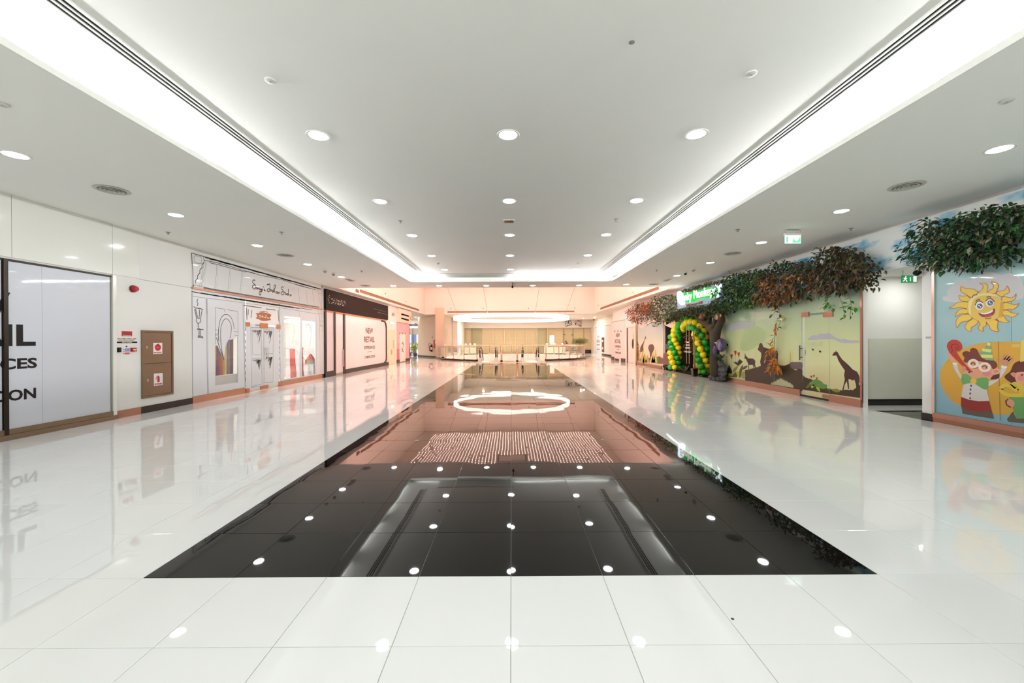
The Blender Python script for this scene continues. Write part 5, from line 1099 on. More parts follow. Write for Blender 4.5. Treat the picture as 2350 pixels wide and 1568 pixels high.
for z in (za - .08, zb_ + .08): MB().tube([WR.w(uh - .02, z, 0), WR.w(uh, z, .07)], .012, 6).build('stand_off', MATS['gunmetal'], hd)
B(WR, 'copper_base', M_COPPER, ms, uN - .02, uD1 - .02, 0, .17, -.01, .045); B(WR, 'copper_base', M_COPPER, ms, uD1 - .02, uD1 + .2, .07, .15, -.01, .03); B(WR, 'copper_base', M_COPPER, ms, uD0 + .05, uF + .3, 0, .17, -.01, .045)
B(WR, 'frame_post', M_COPPER, ms, uN - .03, uN + .02, .1, 2.9, -.01, .02); B(WR, 'joint', mat('joint_green', (150, 172, 132), .4), ms, uD1 - .012, uD1 - .004, .17, 2.88, .012, .013)
B(WR, 'joint', MATS['joint_green'], ms, 11.98, 11.99, .17, 2.88, .012, .0135); B(WR, 'threshold', M_BLACK, ms, uD1, uD0 + .05, 0, .05, -.01, .02)
zg = zz(1800, 760, .11480); zo = zz(1655, 760, .08929)
SIL = (66, 38, 34)
art('print_cloud', (176, 178, 190), zg([(480, 185), (540, 110), (600, 80), (660, 95), (700, 50), (800, 60), (900, 35), (980, 90), (1050, 140), (1130, 170), (1200, 165), (1217, 130), (1250, 175), (1400, 185), (1500, 190), (1490, 235), (1200, 240), (1080, 210), (1000, 165), (850, 155), (700, 165)]), .0125, 2, ms)
art('print_cloud', (178, 184, 188), [(1662, 752), (1685, 742), (1710, 738), (1735, 742), (1728, 750), (1700, 755), (1676, 758)], .0125, 2, ms)
art('print_tree', (168, 192, 138), cr([(1700, 800), (1702, 775), (1712, 755), (1735, 748), (1756, 758), (1760, 775), (1748, 788), (1730, 800), (1712, 806)], 2), .0122, 0, ms)
art('giraffe', SIL, zg([(965, 490), (1000, 430), (1035, 410), (1043, 380), (1052, 412), (1075, 420), (1100, 470), (1160, 560), (1290, 675), (1380, 770), (1460, 810), (1500, 880), (1515, 920), (1500, 935), (1500, 1060), (1522, 1112), (1450, 1145), (1440, 1060), (1410, 970), (1370, 990), (1330, 965), (1290, 965), (1300, 1060), (1305, 1160), (1285, 1160), (1260, 1000), (1220, 1070), (1190, 1180), (1168, 1180), (1200, 1060), (1220, 960), (1205, 880), (1220, 790), (1150, 690), (1090, 590), (1055, 490), (1000, 492)]), .0132, 0, ms)
lines('giraffe_tail', WR, [zg(cr([(1510, 915), (1508, 1000), (1522, 1040)], 4, False))], .02, MATS['print_%d_%d_%d' % SIL], ms, .0131)
def spiky(base, h, n, seed, lean=.5):
    """grass silhouette along a run of points, tips upward"""
    rr = random.Random(seed); out = []
    for a, b in zip(base[:-1], base[1:]):
        for i in range(n):
            c = lerp(a, b, i / n); out.append(c); out.append((c[0] + rr.uniform(-lean, lean), c[1] - h * rr.uniform(.35, 1)))
    out.append(base[-1]); return out
def ground(name, col_, top, bot, off, h=2.2, n=7, seed=1, par=None): return art(name, col_, spiky(top, h, n, seed) + bot, off, 0, par or ms)
ybase = lambda x: 902 + (x - 1842) * .142          # top of the copper base
yb2 = lambda x: 866.5 + (x - 1660) * .17
ground('print_hill', (56, 48, 24), zg([(380, 890), (430, 940), (560, 980), (700, 1050), (880, 1160), (1100, 1200), (1250, 1180), (1380, 1190), (1480, 1110), (1580, 1050)]), [(1981.4, 914.5), (1904, 904), (1842, 894)], .0128, 3, 5, 3)
ground('print_hill', (62, 48, 32), zo([(620, 1010), (700, 1000), (960, 930), (1100, 870), (1400, 860), (1640, 900), (1800, 830), (1960, 810)]) + [(1842, 842), (1843, 862)], [(1842.5, 898), (1800, 890), (1762, 884), (1711, 873)], .0128, 2.2, 6, 4)
art('print_rhino', (104, 86, 88), [(1814, 832), (1828, 831), (1842, 832), (1842, 848), (1834, 846), (1824, 848), (1816, 844)], .0132, 2, ms)
art('print_leg_gap', (200, 196, 140), [(1823, 848), (1829, 847), (1831, 852), (1829, 849.5), (1825, 850)], .0134, 0, ms)
art('gorilla', SIL, zo([(1035, 300), (1075, 350), (1090, 405), (1180, 440), (1280, 470), (1400, 490), (1470, 560), (1460, 760), (1400, 900), (1030, 900), (1040, 650), (1035, 560), (970, 500), (950, 460), (975, 420), (985, 350)]), .0134, 2, ms)
art('print_leg_gap', (200, 196, 140), zo([(1145, 715), (1155, 740), (1140, 800), (1112, 835), (1125, 770)]), .0138, 0, ms)
art('antelope', (62, 42, 40), zo([(600, 720), (622, 650), (605, 600), (590, 565), (618, 600), (632, 640), (632, 570), (648, 640), (668, 655), (700, 705), (760, 705), (840, 712), (890, 770), (880, 860), (905, 975), (885, 985), (855, 885), (845, 885), (850, 990), (838, 990), (825, 870), (730, 870), (725, 985), (706, 985), (710, 860), (680, 790), (640, 705)]), .0134, 0, ms)
ground('print_bush', (48, 44, 34), zo([(80, 1120), (180, 1010), (210, 870), (250, 950), (290, 1060)]), zo([(300, 1180), (110, 1170)]), .0126, 4, 2, 6)
def pleaf(pts, col_, off): art('print_leaf', col_, zo(pts), off, 2, ms)
for q, c_, o_ in (([(185, 1110), (240, 1080), (320, 1100), (290, 1160), (210, 1165)], (166, 176, 56), .0136), ([(300, 1060), (340, 960), (440, 890), (420, 980), (350, 1050)], (140, 150, 60), .0134), ([(380, 1035), (470, 1060), (470, 1130), (430, 1150)], (186, 196, 44), .014), ([(300, 1180), (340, 1090), (390, 1050), (430, 1150), (400, 1190)], (104, 100, 58), .0138), ([(325, 790), (440, 810), (480, 900), (420, 880)], (78, 76, 52), .0136), ([(470, 1180), (480, 1000), (560, 870), (575, 930), (540, 1050), (500, 1200)], (92, 88, 58), .0136), ([(540, 1000), (600, 910), (690, 890), (650, 960)], (84, 84, 54), .0132), ([(520, 1110), (600, 1030), (630, 1110), (620, 1220), (540, 1200)], (150, 152, 84), .0132)): pleaf(q, c_, o_)
ground('print_bush', (48, 44, 34), zo([(440, 800), (490, 730), (560, 800), (520, 850)]), zo([(470, 870)]), .0134, 3, 2, 8)
for cx, cy, by in ((270, 650, 1060), (370, 560, 800), (455, 600, 800)):
    lines('print_stem', WR, [zo([(cx + 10, cy + 60), (cx + 20, by)])], .012, mat('print_stem_c', (140, 130, 70), .4), ms, .013)
    art('print_flower', (178, 66, 50), zo([(cx - 35, cy - 50), (cx - 10, cy - 40), (cx, cy - 55), (cx + 30, cy - 60), (cx + 35, cy - 10), (cx + 10, cy + 80), (cx - 10, cy + 30)]), .0138, 0, ms)
for q, c_ in (([(500, 1060), (560, 1000), (640, 965), (740, 1000), (800, 1060), (860, 1075), (850, 1130), (790, 1160), (640, 1110)], (92, 146, 66)), ([(440, 1140), (490, 1060), (530, 1090), (500, 1130)], (120, 116, 50)), ([(540, 1090), (610, 1070), (590, 1130), (550, 1140)], (176, 186, 40)), ([(640, 1120), (700, 1130), (730, 1215), (680, 1190)], (188, 196, 50)), ([(860, 1150), (920, 1150), (980, 1175), (880, 1180)], (96, 120, 50)), ([(960, 1180), (1040, 1150), (1130, 1190), (1090, 1230), (1000, 1210)], (132, 140, 50))): art('print_leaf', c_, zg(q), .0138, 2, ms)
for cx, cy in ((550, 905), (602, 890), (660, 940)): art('print_flower', (178, 70, 50), zg([(cx - 24, cy - 20), (cx, cy - 5), (cx + 24, cy - 25), (cx + 5, cy + 35), (cx - 8, cy + 30)]), .0142, 0, ms)
ground('print_grass', (192, 196, 150), [(1770, 882.5), (1778, 878), (1788, 873), (1793, 870), (1800, 874), (1812, 880), (1822, 887)], [(1822, 890.5), (1770, 882.5)], .0136, 5, 6, 9)
for cx, cy in ((575, 370), (720, 410)): lines('bird', WR, [zg([(cx - 18, cy - 20), (cx, cy), (cx + 22, cy + 12)]), zg([(cx - 10, cy + 14), (cx, cy), (cx + 25, cy - 4)])], .028, mat('print_bird', (70, 72, 50), .4), ms, .013)
lines('print_note', WR, [zg([(428, 380), (430, 470)])], .02, mat('print_red_note', (120, 60, 50), .4), ms, .0131)
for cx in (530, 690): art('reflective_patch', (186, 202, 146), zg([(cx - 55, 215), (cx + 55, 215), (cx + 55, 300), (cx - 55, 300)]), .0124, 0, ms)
lines('print_fern', WR, [zo([(1790, 860), (1790, 500)])] + [zo([(1790, y), (1790 + s * 70, y - 50)]) for y in range(560, 840, 45) for s in (-1, 1)], .02, mat('print_fern_c', (204, 190, 104), .4), ms, .0128)

# ------------------------------------------------------------------ far part of the jungle mural, left of the entrance
mf = thing('jungle_storefront', 'blue-grey glazed mural panel with giraffe and elephant, left of the balloon arch', 'shop front', (XR, 22.5, 0))
G_MF = zgrad('mural_blue', [(0, (200, 186, 150)), (.22, (236, 206, 174)), (.30, (206, 204, 182)), (.55, (180, 196, 186)), (.85, (178, 190, 198)), (1, (200, 196, 192))], .15, 2.9, coat=.35)
uq0, uq1 = 20.95, WR.uv(1463.5, 790)[0]
for a, b in ((uq0, 22.2), (22.205, 23.6), (23.605, uq1)): B(WR, 'glass_panel', G_MF, mf, a, b, .17, 2.88, -.01, .012)
B(WR, 'copper_base', M_COPPER, mf, uq0, uq1 + .1, 0, .17, -.01, .05); B(WR, 'frame_post', M_COPPER, mf, uq1, uq1 + .3, .1, 2.9, -.01, .03)
zm_ = zz(1450, 730, .08289)
def AF(name, c_, pts, off, sm=0): return art(name, c_, zm_(pts), off, sm, mf)
AF('print_cloud', (226, 206, 196), [(200, 200), (260, 120), (330, 90), (420, 130), (450, 40), (900, 20), (960, 190), (1100, 100), (1200, 60), (1210, 260), (1080, 270), (950, 210), (700, 60), (480, 160), (380, 190), (300, 280), (230, 260)], .0122, 2)
AF('giraffe', (92, 58, 56), [(380, 490), (410, 570), (375, 580), (340, 700), (320, 800), (330, 870), (320, 960), (300, 960), (295, 930), (250, 950), (245, 1020), (232, 900), (235, 830), (290, 720), (340, 640), (365, 560)], .0132)
AF('elephant', (88, 58, 56), [(500, 740), (520, 722), (540, 748), (560, 722), (600, 745), (630, 830), (600, 920), (560, 1000), (555, 1120), (515, 1120), (505, 1000), (490, 920), (460, 850), (470, 780)], .0132, 2)
AF('gorilla', (110, 62, 50), [(885, 1170), (880, 1050), (900, 990), (965, 945), (1000, 1000), (1010, 1100), (1040, 1150), (1000, 1280), (900, 1270)], .0132, 2)
ground('print_hill', (98, 78, 58), zm_([(230, 1130), (400, 1110), (560, 1120), (690, 1090), (760, 1060), (860, 1120), (1060, 1160)]), [(1537, 838), (1490, 832), (1469, 829.5)], .0128, 1.5, 6, 12, mf)
for x0, h, c_ in ((300, 300, (160, 160, 80)), (360, 240, (150, 150, 76)), (600, 260, (170, 176, 96)), (660, 330, (158, 166, 90)), (560, 160, (196, 190, 140)), (440, 170, (150, 140, 90))):
    ground('print_grass', c_, zm_([(x0 - 55, 1190), (x0 - 20, 1190 - h * .6), (x0, 1190 - h), (x0 + 25, 1190 - h * .6), (x0 + 55, 1200)]), zm_([(x0 + 55, 1250), (x0 - 55, 1235)]), .0134, 1.5, 4, x0, mf)
AF('palm_trunk_print', (120, 92, 58), [(128, 140), (165, 140), (170, 620), (215, 900), (225, 1190), (135, 1190)], .0130)
lines('palm_print', WR, [zm_([(150, 640 + 60 * i), (150 + 40 * (i % 2) + 8 * i, 690 + 60 * i)]) for i in range(9)] + [zm_([(140, 700 + 60 * i), (190, 740 + 58 * i)]) for i in range(8)], .09, mat('print_gold', (196, 152, 70), .4), mf, .0136)
t, u0, u1, z0, z1 = panel('menu_board', 'dark green board on the mural, half hidden behind the balloon arch', 'board', (1530, 789.5), (1541, 803), mat('dark_green_board', (26, 44, 32), .3), WR, .05)
B(WR, 'frame', M_BLACKPL, t, u0 - .02, u1 + .02, z0 - .02, z0, .0, .055); B(WR, 'frame', M_BLACKPL, t, u0 - .02, u1 + .02, z1, z1 + .02, .0, .055)

# ------------------------------------------------------------------ jungle entrance: niche, arch of balloons, tree, rocks, sign, leaves
nb = MB(); nx = XR + 1.9
nb.box((nx, 15.6, 0), (nx + .1, 21.1, 3.0)); nb.box((XR + WT, 15.6, 0), (nx, 15.75, 3)); nb.box((XR + WT, 20.9, 0), (nx, 21.05, 3)); nb.box((XR + .05, 15.6, 2.9), (nx, 21.05, 3))
struct('wall_niche', nb, mat('dark_bark_paint', (52, 44, 34), .8, var=.5, vscale=4))
MB().box((XR - .02, 15.75, 0), (XR + 1.9, 20.9, .004)).build('mat_floor', mat('dark_entrance_mat', (40, 34, 32), .6), bpy.data.objects['wall_niche'])
AXX, AYc, AR, ARH = 8.06, 18.42, 1.40, 1.42                    # arch plane and centre
pa = [(AYc - AR, z) for z in (.19, .4, .66, .92, 1.18)] + [(AYc - AR * math.cos(a), ARH - .1 + 1.0 * math.sin(a)) for a in [PI * i / 11 for i in range(12)]] + [(AYc + AR, z) for z in (1.18, .92, .66, .4, .19)]
ar = thing('balloon_arch', 'arch of green and yellow balloons in the jungle shop entrance', 'balloon arch', (AXX, AYc, 0))
bme = {}
for nm, c_ in (('yellow', (255, 232, 20)), ('green', (24, 172, 50))):
    m = mat('balloon_' + nm, c_, .32, coat=.1); b_ = MB().ball((0, 0, 0), (1, 1, 1.08), 14, 9); b_.tube([(0, 0, -1.06), (0, 0, -1.2)], [.06, .12], 6); bme[nm] = b_.mesh('balloon', m, True)
rb = random.Random(8); k = 0
S_ = []
for i in range(len(pa) - 1):
    S_.append(pa[i])
dist = [0]
for a, b in zip(pa[:-1], pa[1:]): dist.append(dist[-1] + math.hypot(b[0] - a[0], b[1] - a[1]))
nq = 26
for q in range(nq):
    s = dist[-1] * q / (nq - 1); i = max(j for j in range(len(dist)) if dist[j] <= s + 1e-9); i = min(i, len(pa) - 2)
    f = (s - dist[i]) / (dist[i + 1] - dist[i]); y, z = pa[i][0] + (pa[i + 1][0] - pa[i][0]) * f, pa[i][1] + (pa[i + 1][1] - pa[i][1]) * f
    ty, tz = pa[i + 1][0] - pa[i][0], pa[i + 1][1] - pa[i][1]; L_ = math.hypot(ty, tz); ty /= L_; tz /= L_
    for j in range(4):
        an = PI / 2 * j + q * .55
        off = Vector((math.cos(an) * .19, -tz * math.sin(an) * .19, ty * math.sin(an) * .19))
        nm = 'yellow' if (j + (q % 2) * 0) in (0, 2) else 'green'
        d = off.normalized()
        o = place('balloon', bme[nm], ar, loc=Vector((AXX, y, z)) + off * (1.0 + rb.uniform(-.08, .08)), scale=[.142 * rb.uniform(.92, 1.06)] * 3)
        o.rotation_euler = d.to_track_quat('Z', 'Y').to_euler()
MB().tube([(AXX, y, z) for y, z in pa], .012, 6).build('arch_pole', M_GREYPL, ar)
for y in (AYc - AR, AYc + AR): MB().lathe([(.16, 0), (.16, .02), (.03, .03)], (AXX, y, 0.006), 18).build('base_plate', M_CHROME, ar)
# small butterfly and animal cut-outs fixed to the balloons
mb = MB(); rr = random.Random(4)
for px, py in ((1551, 747), (1568, 740), (1594, 768), (1600, 759), (1602, 750), (1612, 776), (1606, 786), (1604, 830), (1597, 770), (1598, 757), (1610, 842)):
    p = at(px, py, 0, AXX - .27)
    for s in (-1, 1): mb.face([p, p + Vector((.01, s * .09, .06)), p + Vector((.02, s * .11, -.01)), p + Vector((.01, s * .05, -.07))])
mb.build('paper_cut_out', mat('black_card', (34, 28, 22), .6), ar, kind='stuff')
# tree: one continuous trunk that forks, grown by skin
def skin_tree(name, verts, edges, radii, m, parent, sub=1):
    me = bpy.data.meshes.new(name); me.from_pydata(verts, edges, []); me.update()
    o = bpy.data.objects.new(name, me); COL.objects.link(o)
    o.modifiers.new('skin', 'SKIN'); md = o.modifiers.new('sub', 'SUBSURF'); md.levels = md.render_levels = sub
    for v, r in zip(me.skin_vertices[0].data, radii): v.radius = (r, r)
    me.skin_vertices[0].data[0].use_root = True
    dg = bpy.context.evaluated_depsgraph_get(); dg.update()
    r_ = bpy.data.meshes.new_from_object(o.evaluated_get(dg)); bpy.data.objects.remove(o)
    r_.name = name; r_.materials.clear(); r_.materials.append(m); r_.polygons.foreach_set('use_smooth', [True] * len(r_.polygons))
    return place(name, r_, parent)
M_BARK = mat('moulded_bark', (62, 52, 36), .8, var=.45, vscale=5, stretch=(5, 5, .8), bump=.6, bscale=8)
tx = XR - .3
tr_ = thing('moulded_tree', 'moulded dark brown tree trunk with forked branches right of the arch', 'tree', (tx, 16.1, 0))
P = lambda px, py, o=0.0: tuple(at(px, py, 0, tx - o))
V = [P(1643, 868), P(1642, 840), P(1640, 815), P(1641, 790), P(1640, 770), P(1634, 757), P(1622, 745), P(1610, 738), P(1648, 752), P(1654, 740), P(1656, 728), P(1640, 745), P(1641, 730), P(1600, 728), P(1628, 735), P(1624, 724), P(1585, 716), P(1655, 716)]
E_ = [(0, 1), (1, 2), (2, 3), (3, 4), (4, 5), (5, 6), (6, 7), (4, 8), (8, 9), (9, 10), (5, 11), (11, 12), (7, 13), (6, 14), (14, 15), (13, 16), (10, 17)]
skin_tree('trunk', V, E_, [.26, .21, .18, .17, .17, .15, .12, .1, .14, .12, .12, .1, .08, .09, .08, .06, .06, .1], M_BARK, tr_, 2)
for px, py, c_ in ((1612, 726, (150, 96, 50)), (1649, 727, (196, 150, 110))):
    p = Vector(P(px, py, .22)); mt = mat(f'monkey_{px}', c_, .7, var=.2)
    f = MB().ball(p, (.10, .13, .15), 14, 10).build('monkey_head', mat('monkey_fur', (96, 62, 38), .8, var=.3), tr_, True)
    MB().ball(p + Vector((-.07, 0, -.02)), (.06, .09, .10), 12, 8).build('face', mt, f, True)
    for s in (-1, 1): MB().ball(p + Vector((0, s * .14, .03)), (.03, .045, .05), 8, 6).build('ear', mt, f, True); MB().ball(p + Vector((-.125, s * .035, .02)), .016, 8, 6).build('eye', M_BLACKPL, f, True)
    MB().ball(p + Vector((-.12, 0, -.06)), (.03, .05, .03), 8, 6).build('muzzle', mat('monkey_muzzle', (150, 104, 74), .7), f, True)
# stones under the tree
rk = thing('stone_pile', 'pile of grey moulded stones at the foot of the tree', 'stones', (XR - .1, 15.7, 0))
def stone_mesh(seed):
    rr = random.Random(seed); b_ = MB().ball((0, 0, 0), 1, 10, 7)
    b_.v = [tuple(Vector(v) * (1 + rr.uniform(-.14, .14)) ) for v in b_.v]
    return b_.mesh('stone', mat('grey_stone', (92, 88, 92), .75, var=.45, vscale=9, bump=.4, bscale=20), True)
sm_ = [stone_mesh(i) for i in range(5)]
rr = random.Random(2)
row = [(868, (1634, 1642, 1650, 1658)), (858, (1636, 1645, 1654, 1661)), (848, (1637, 1646, 1655, 1661)), (839, (1640, 1648, 1656)), (831, (1645, 1653))]
for y, xs in row:
    for x in xs:
        p = at(x, y, 0, XR - .22); s = rr.uniform(.085, .11)
        place('stone', rr.choice(sm_), rk, loc=(p.x, p.y, max(p.z, .09)), rot=(rr.uniform(0, 6), rr.uniform(-.3, .3), rr.uniform(0, 6)), scale=(s * 1.1, s * 1.25, s))
# purple elephant head
p = at(1655, 792, 0, XR - .25); t = thing('elephant_head', 'glossy purple elephant head figure beside the tree trunk', 'figure', (XR, p.y, p.z))
M_PUR = mat('purple_gloss', (76, 62, 104), .25, coat=.6); M_PUR2 = mat('grey_mauve', (128, 116, 136), .4)
MB().ball(p, (.18, .19, .25), 18, 12).build('head', M_PUR, t, True)
MB().tube([p + Vector((-.13, .07, -.05)), p + Vector((-.17, .11, -.2)), p + Vector((-.15, .12, -.36)), p + Vector((-.12, .09, -.46))], [.09, .075, .055, .035], 10).build('trunk', M_PUR, t, True)
e = MB().ball(p + Vector((-.10, -.12, -.05)), (.05, .13, .2), 14, 10).build('ear', M_PUR, t, True); MB().ball(p + Vector((-.14, -.11, -.05)), (.025, .08, .14), 12, 8).build('ear_inner', M_PUR2, e, True)
for s in (.02, .10): MB().ball(p + Vector((-.17, s, .08)), .02, 8, 6).build('eye', M_WHITEPL, t, True)
MB().box((p.x, p.y - .04, p.z - .04), (XR + .01, p.y + .04, p.z + .04)).build('bracket', M_BLACKPL, t)
# spiky green plant on the stones
def frond_plant(name, label, base, n, L, m, seed, cat='plant', elev=(.25, 1.2), wr=.16, pot=None):
    rr = random.Random(seed); t = thing(name, label, cat, base); b = Vector(base)
    for i in range(n):
        a = 2 * PI * i / n + rr.uniform(-.2, .2); e = rr.uniform(*elev); l = L * rr.uniform(.75, 1.1); mb = MB(); pts = []
        for k in range(6):
            q = k / 5; pts.append(b + Vector((math.cos(a) * math.cos(e) * l * q, math.sin(a) * math.cos(e) * l * q, math.sin(e) * l * q - .35 * l * q * q)))
        sd = Vector((-math.sin(a), math.cos(a), 0))
        for k in range(5):
            w0, w1 = [l * wr * math.sin(PI * (.12 + .86 * x / 5)) / 2 for x in (k, k + 1)]
            for s in (-1, 1): mb.face([pts[k], pts[k] + sd * s * w0 + Vector((0, 0, .2 * w0)), pts[k + 1] + sd * s * w1 + Vector((0, 0, .2 * w1)), pts[k + 1]])
        mb.build('frond', m, t)
    MB().lathe([(.03, -.05), (.02, .04)], base, 8).build('stalk', M_BARK, t)
    return t
M_LEAFG = mat('leaf_green', (44, 92, 42), .55, var=.35, vscale=7); M_LEAFD = mat('leaf_dark_green', (36, 58, 32), .5, var=.4, vscale=9)
frond_plant('bromeliad', 'green spiky plant on top of the grey stones', tuple(at(1653, 826, 0, XR - .3)), 11, .42, M_LEAFG, 3, elev=(.2, 1.3), wr=.22)
frond_plant('bromeliad', 'dark green spiky plant on the floor left of the arch foot', (XR - .12, 20.35, .06), 9, .4, M_LEAFD, 5, wr=.2)
frond_plant('fern', 'dark fern on the floor inside the balloon arch', (XR - .0, 18.2, .08), 12, .6, mat('fern_green', (70, 92, 48), .6, var=.3), 6, elev=(.3, 1.3), wr=.14)
# planter with a tall stem of leaves in front of the opening
pl = thing('planter', 'black square planter with a tall bushy stem inside the balloon arch', 'planter', (7.72, 16.95, 0))
c = Vector((7.72, 16.95, 0))
MB().loft([[(c.x + a * s, c.y + b * s, z) for a, b in ((-1, -1), (1, -1), (1, 1), (-1, 1))] for s, z in ((.085, 0), (.105, .30), (.115, .30), (.115, .33), (.095, .33), (.09, .28))]).build('pot', mat('black_glazed_pot', (34, 26, 24), .3), pl)
MB().tube([c + Vector((0, 0, .28)), c + Vector((.01, .03, .9)), c + Vector((.0, .06, 1.5)), c + Vector((.02, .1, 2.0))], [.045, .04, .035, .02], 8).build('stem', mat('pale_bark', (150, 124, 84), .8, var=.25, vscale=10), pl, True)
rr = random.Random(17); l1, l2 = MB(), MB()
for i in range(520):
    a, q, z = rr.uniform(0, 2 * PI), rr.random() ** .6, rr.random()
    p = c + Vector((.45 + .4 * q * math.cos(a), .75 + .85 * q * math.sin(a), 1.0 + .85 * z)); leaf(l1 if rr.random() < .62 else l2, p, Vector((math.cos(a), math.sin(a), rr.uniform(-1, .4))), rr.uniform(.08, .15), .4, rr)
l1.build('foliage', mat('mixed_leaf', (92, 92, 58), .6, var=.4, vscale=8), pl, kind='stuff'); l2.build('foliage', mat('orange_leaf', (172, 92, 38), .6, var=.3, vscale=8), pl, kind='stuff')
# rope ladder
lx = XR - .12; t = thing('rope_ladder', 'small white rope ladder hanging inside the balloon arch', 'ladder', (lx, 17.7, 2.4))
y0, y1 = at(1575.5, 800, 0, lx).y, at(1581.5, 800, 0, lx).y
for y in (y0, y1): MB().tube([(lx, y, 2.35), (lx, y, at(1578, 835, 0, lx).z)], .012, 6).build('rope', mat('rope_cream', (190, 190, 150), .8), t)
for py, w in ((785.5, 2.4), (792, 3.6), (798.5, 4.6), (807.5, 6.3)):
    a, b = at(1578.5 - w, py, 0, lx), at(1578.5 + w, py, 0, lx); MB().box((lx - .02, min(a.y, b.y), a.z - .02), (lx + .02, max(a.y, b.y), a.z + .02)).build('rung', M_WHITEPL, t)
# lit sign
z6 = zz(1440, 600, .11478)
sg = thing('shop_sign', 'lit shop sign with white and green lettering over the balloon arch', 'sign', (XR - .3, 18.4, 2.9))
SO = .30; WS = Wall(0, XR - SO, -1)
sgp = z6([(985, 640), (1300, 575), (1840, 400), (1900, 420), (1830, 820), (1180, 905), (1000, 960)])
poly('board', WS, sgp, mat('pale_sky_board', (150, 182, 200), .5, emit=(.62, .85, 1), es=.1), sg, .0, .22)
poly('glow_panel', WS, z6(cr([(1000, 630), (1060, 600), (1110, 660), (1125, 760), (1150, 850), (1080, 870), (1020, 800)], 3)), emis('sign_white', (.82, .95, 1), 3), sg, .02, .02)
poly('glow_panel', WS, z6(cr([(1760, 470), (1840, 420), (1890, 450), (1860, 580), (1820, 720), (1790, 700), (1830, 560)], 3)), MATS['sign_white'], sg, .02, .02)
poly('green_backing', WS, z6(cr([(1140, 640), (1180, 600), (1230, 640), (1310, 620), (1370, 560), (1450, 580), (1520, 570), (1610, 510), (1650, 560), (1720, 540), (1790, 520), (1780, 640), (1700, 740), (1560, 720), (1380, 770), (1330, 800), (1160, 800)], 2)), emis('sign_green', (.03, 1, .08), .75), sg, .03, .03)
u0, zb_ = WS.uv(*z6([(1095, 800)])[0]); u1, zt2 = WS.uv(*z6([(1790, 690)])[0])
(ua, za), (ub, zb2) = WS.uv(*z6([(1085, 815)])[0]), WS.uv(*z6([(1795, 560)])[0])
za = WS.uv(*z6([(1440, 790)])[0])[1]; zb2 = WS.uv(*z6([(1440, 560)])[0])[1]
textUV('Funky Monkeys', 'lettering', emis('sign_letter', (1, .99, .93), 1.35), sg, WS, ua, za, ub, zb2, .06, bold=.0, ext=.03)
textUV('kids can go wild!', 'lettering', mat('brown_letters', (150, 92, 60), .5), sg, WS, WS.uv(*z6([(1190, 900)])[0])[0], WS.uv(*z6([(1340, 890)])[0])[1], WS.uv(*z6([(1505, 850)])[0])[0], WS.uv(*z6([(1340, 825)])[0])[1], .012, bold=.03, ext=.02)
lamp('sign_wash', 'AREA', (XR - .55, 18.2, 3.0), 7, (.75, .95, 1), .8, rot=(0, PI * .75, 0))
# artificial leaf clumps
def inside(pt, poly_):
    x, y = pt; c = False; n = len(poly_)
    for i in range(n):
        (x0, y0), (x1, y1) = poly_[i], poly_[i - 1]
        if (y0 > y) != (y1 > y) and x < (x1 - x0) * (y - y0) / (y1 - y0) + x0: c = not c
    return c
LM = {k: mat('leaf_' + k, c_, .5, var=.35, vscale=11) for k, c_ in dict(deep=(30, 50, 28), green=(46, 82, 34), bright=(92, 128, 40), olive=(82, 76, 42), brown=(88, 62, 40), orange=(166, 104, 58), rust=(126, 76, 46), grey=(104, 118, 92), variegated=(120, 120, 92)).items()}
def clump(name, label, polyg, n, size, pick, depth=(.05, .6), seed=1, singles=0, wr=.42, group=None, branches=6):
    rr = random.Random(seed); xs = [p[0] for p in polyg]; ys = [p[1] for p in polyg]
    U = [WR.uv(*p) for p in polyg]; cu, cz = sum(u for u, z in U) / len(U), sum(z for u, z in U) / len(U)
    Wm = Wall(0, XR - (depth[0] + depth[1]) / 2, -1)
    t = thing(name, label, 'artificial leaves', (XR, cu, cz), group)
    mbs = {}; single = []; tries = 0; cnt = 0
    while cnt < n and tries < n * 40:
        tries += 1; px, py = rr.uniform(min(xs), max(xs)), rr.uniform(min(ys), max(ys))
        if not inside((px, py), polyg): continue
        cnt += 1
        d = rr.uniform(*depth) ; p = Wm.p(px, py); p.x = XR - d - .02
        if p.z > ZS - .06: p.z = ZS - .06 - rr.uniform(0, .05)
        k = pick(px, py, rr); dr_ = Vector((-rr.uniform(.1, .8), (p.y - cu) * .5 + rr.uniform(-.8, .8), (p.z - cz) * .3 + rr.uniform(-1.1, .25)))
        L = size * rr.uniform(.7, 1.25)
        if singles and len(single) < singles and d > depth[1] * .72: single.append((p, dr_, L, k))
        else: leaf(mbs.setdefault(k, MB()), p, dr_, L, wr, rr)
    for k, mb in mbs.items(): mb.build('leaf_mass', LM[k], t, kind='stuff')
    for p, dr_, L, k in single:
        mb = MB(); leaf(mb, p, dr_, L, wr, rr); mb.build('leaf', LM[k], t)
    bm_ = MB()
    for i in range(branches):
        q = polyg[i * len(polyg) // branches]; c_ = (sum(xs) / len(xs), sum(ys) / len(ys)); a = Wm.p(*lerp(c_, q, .85)); b = WR.p(*c_); a.z = min(a.z, ZS - .05)
        bm_.tube([b, (a + b) / 2 + Vector((-.12, 0, .04)), a], [.018, .012, .005], 5)
    bm_.build('branch', mat('twig_brown', (66, 50, 36), .8), t)
    return t
zc1 = zz(2070, 440, .12756)
W_ = lambda *ks: (lambda x, y, r: r.choice(ks))
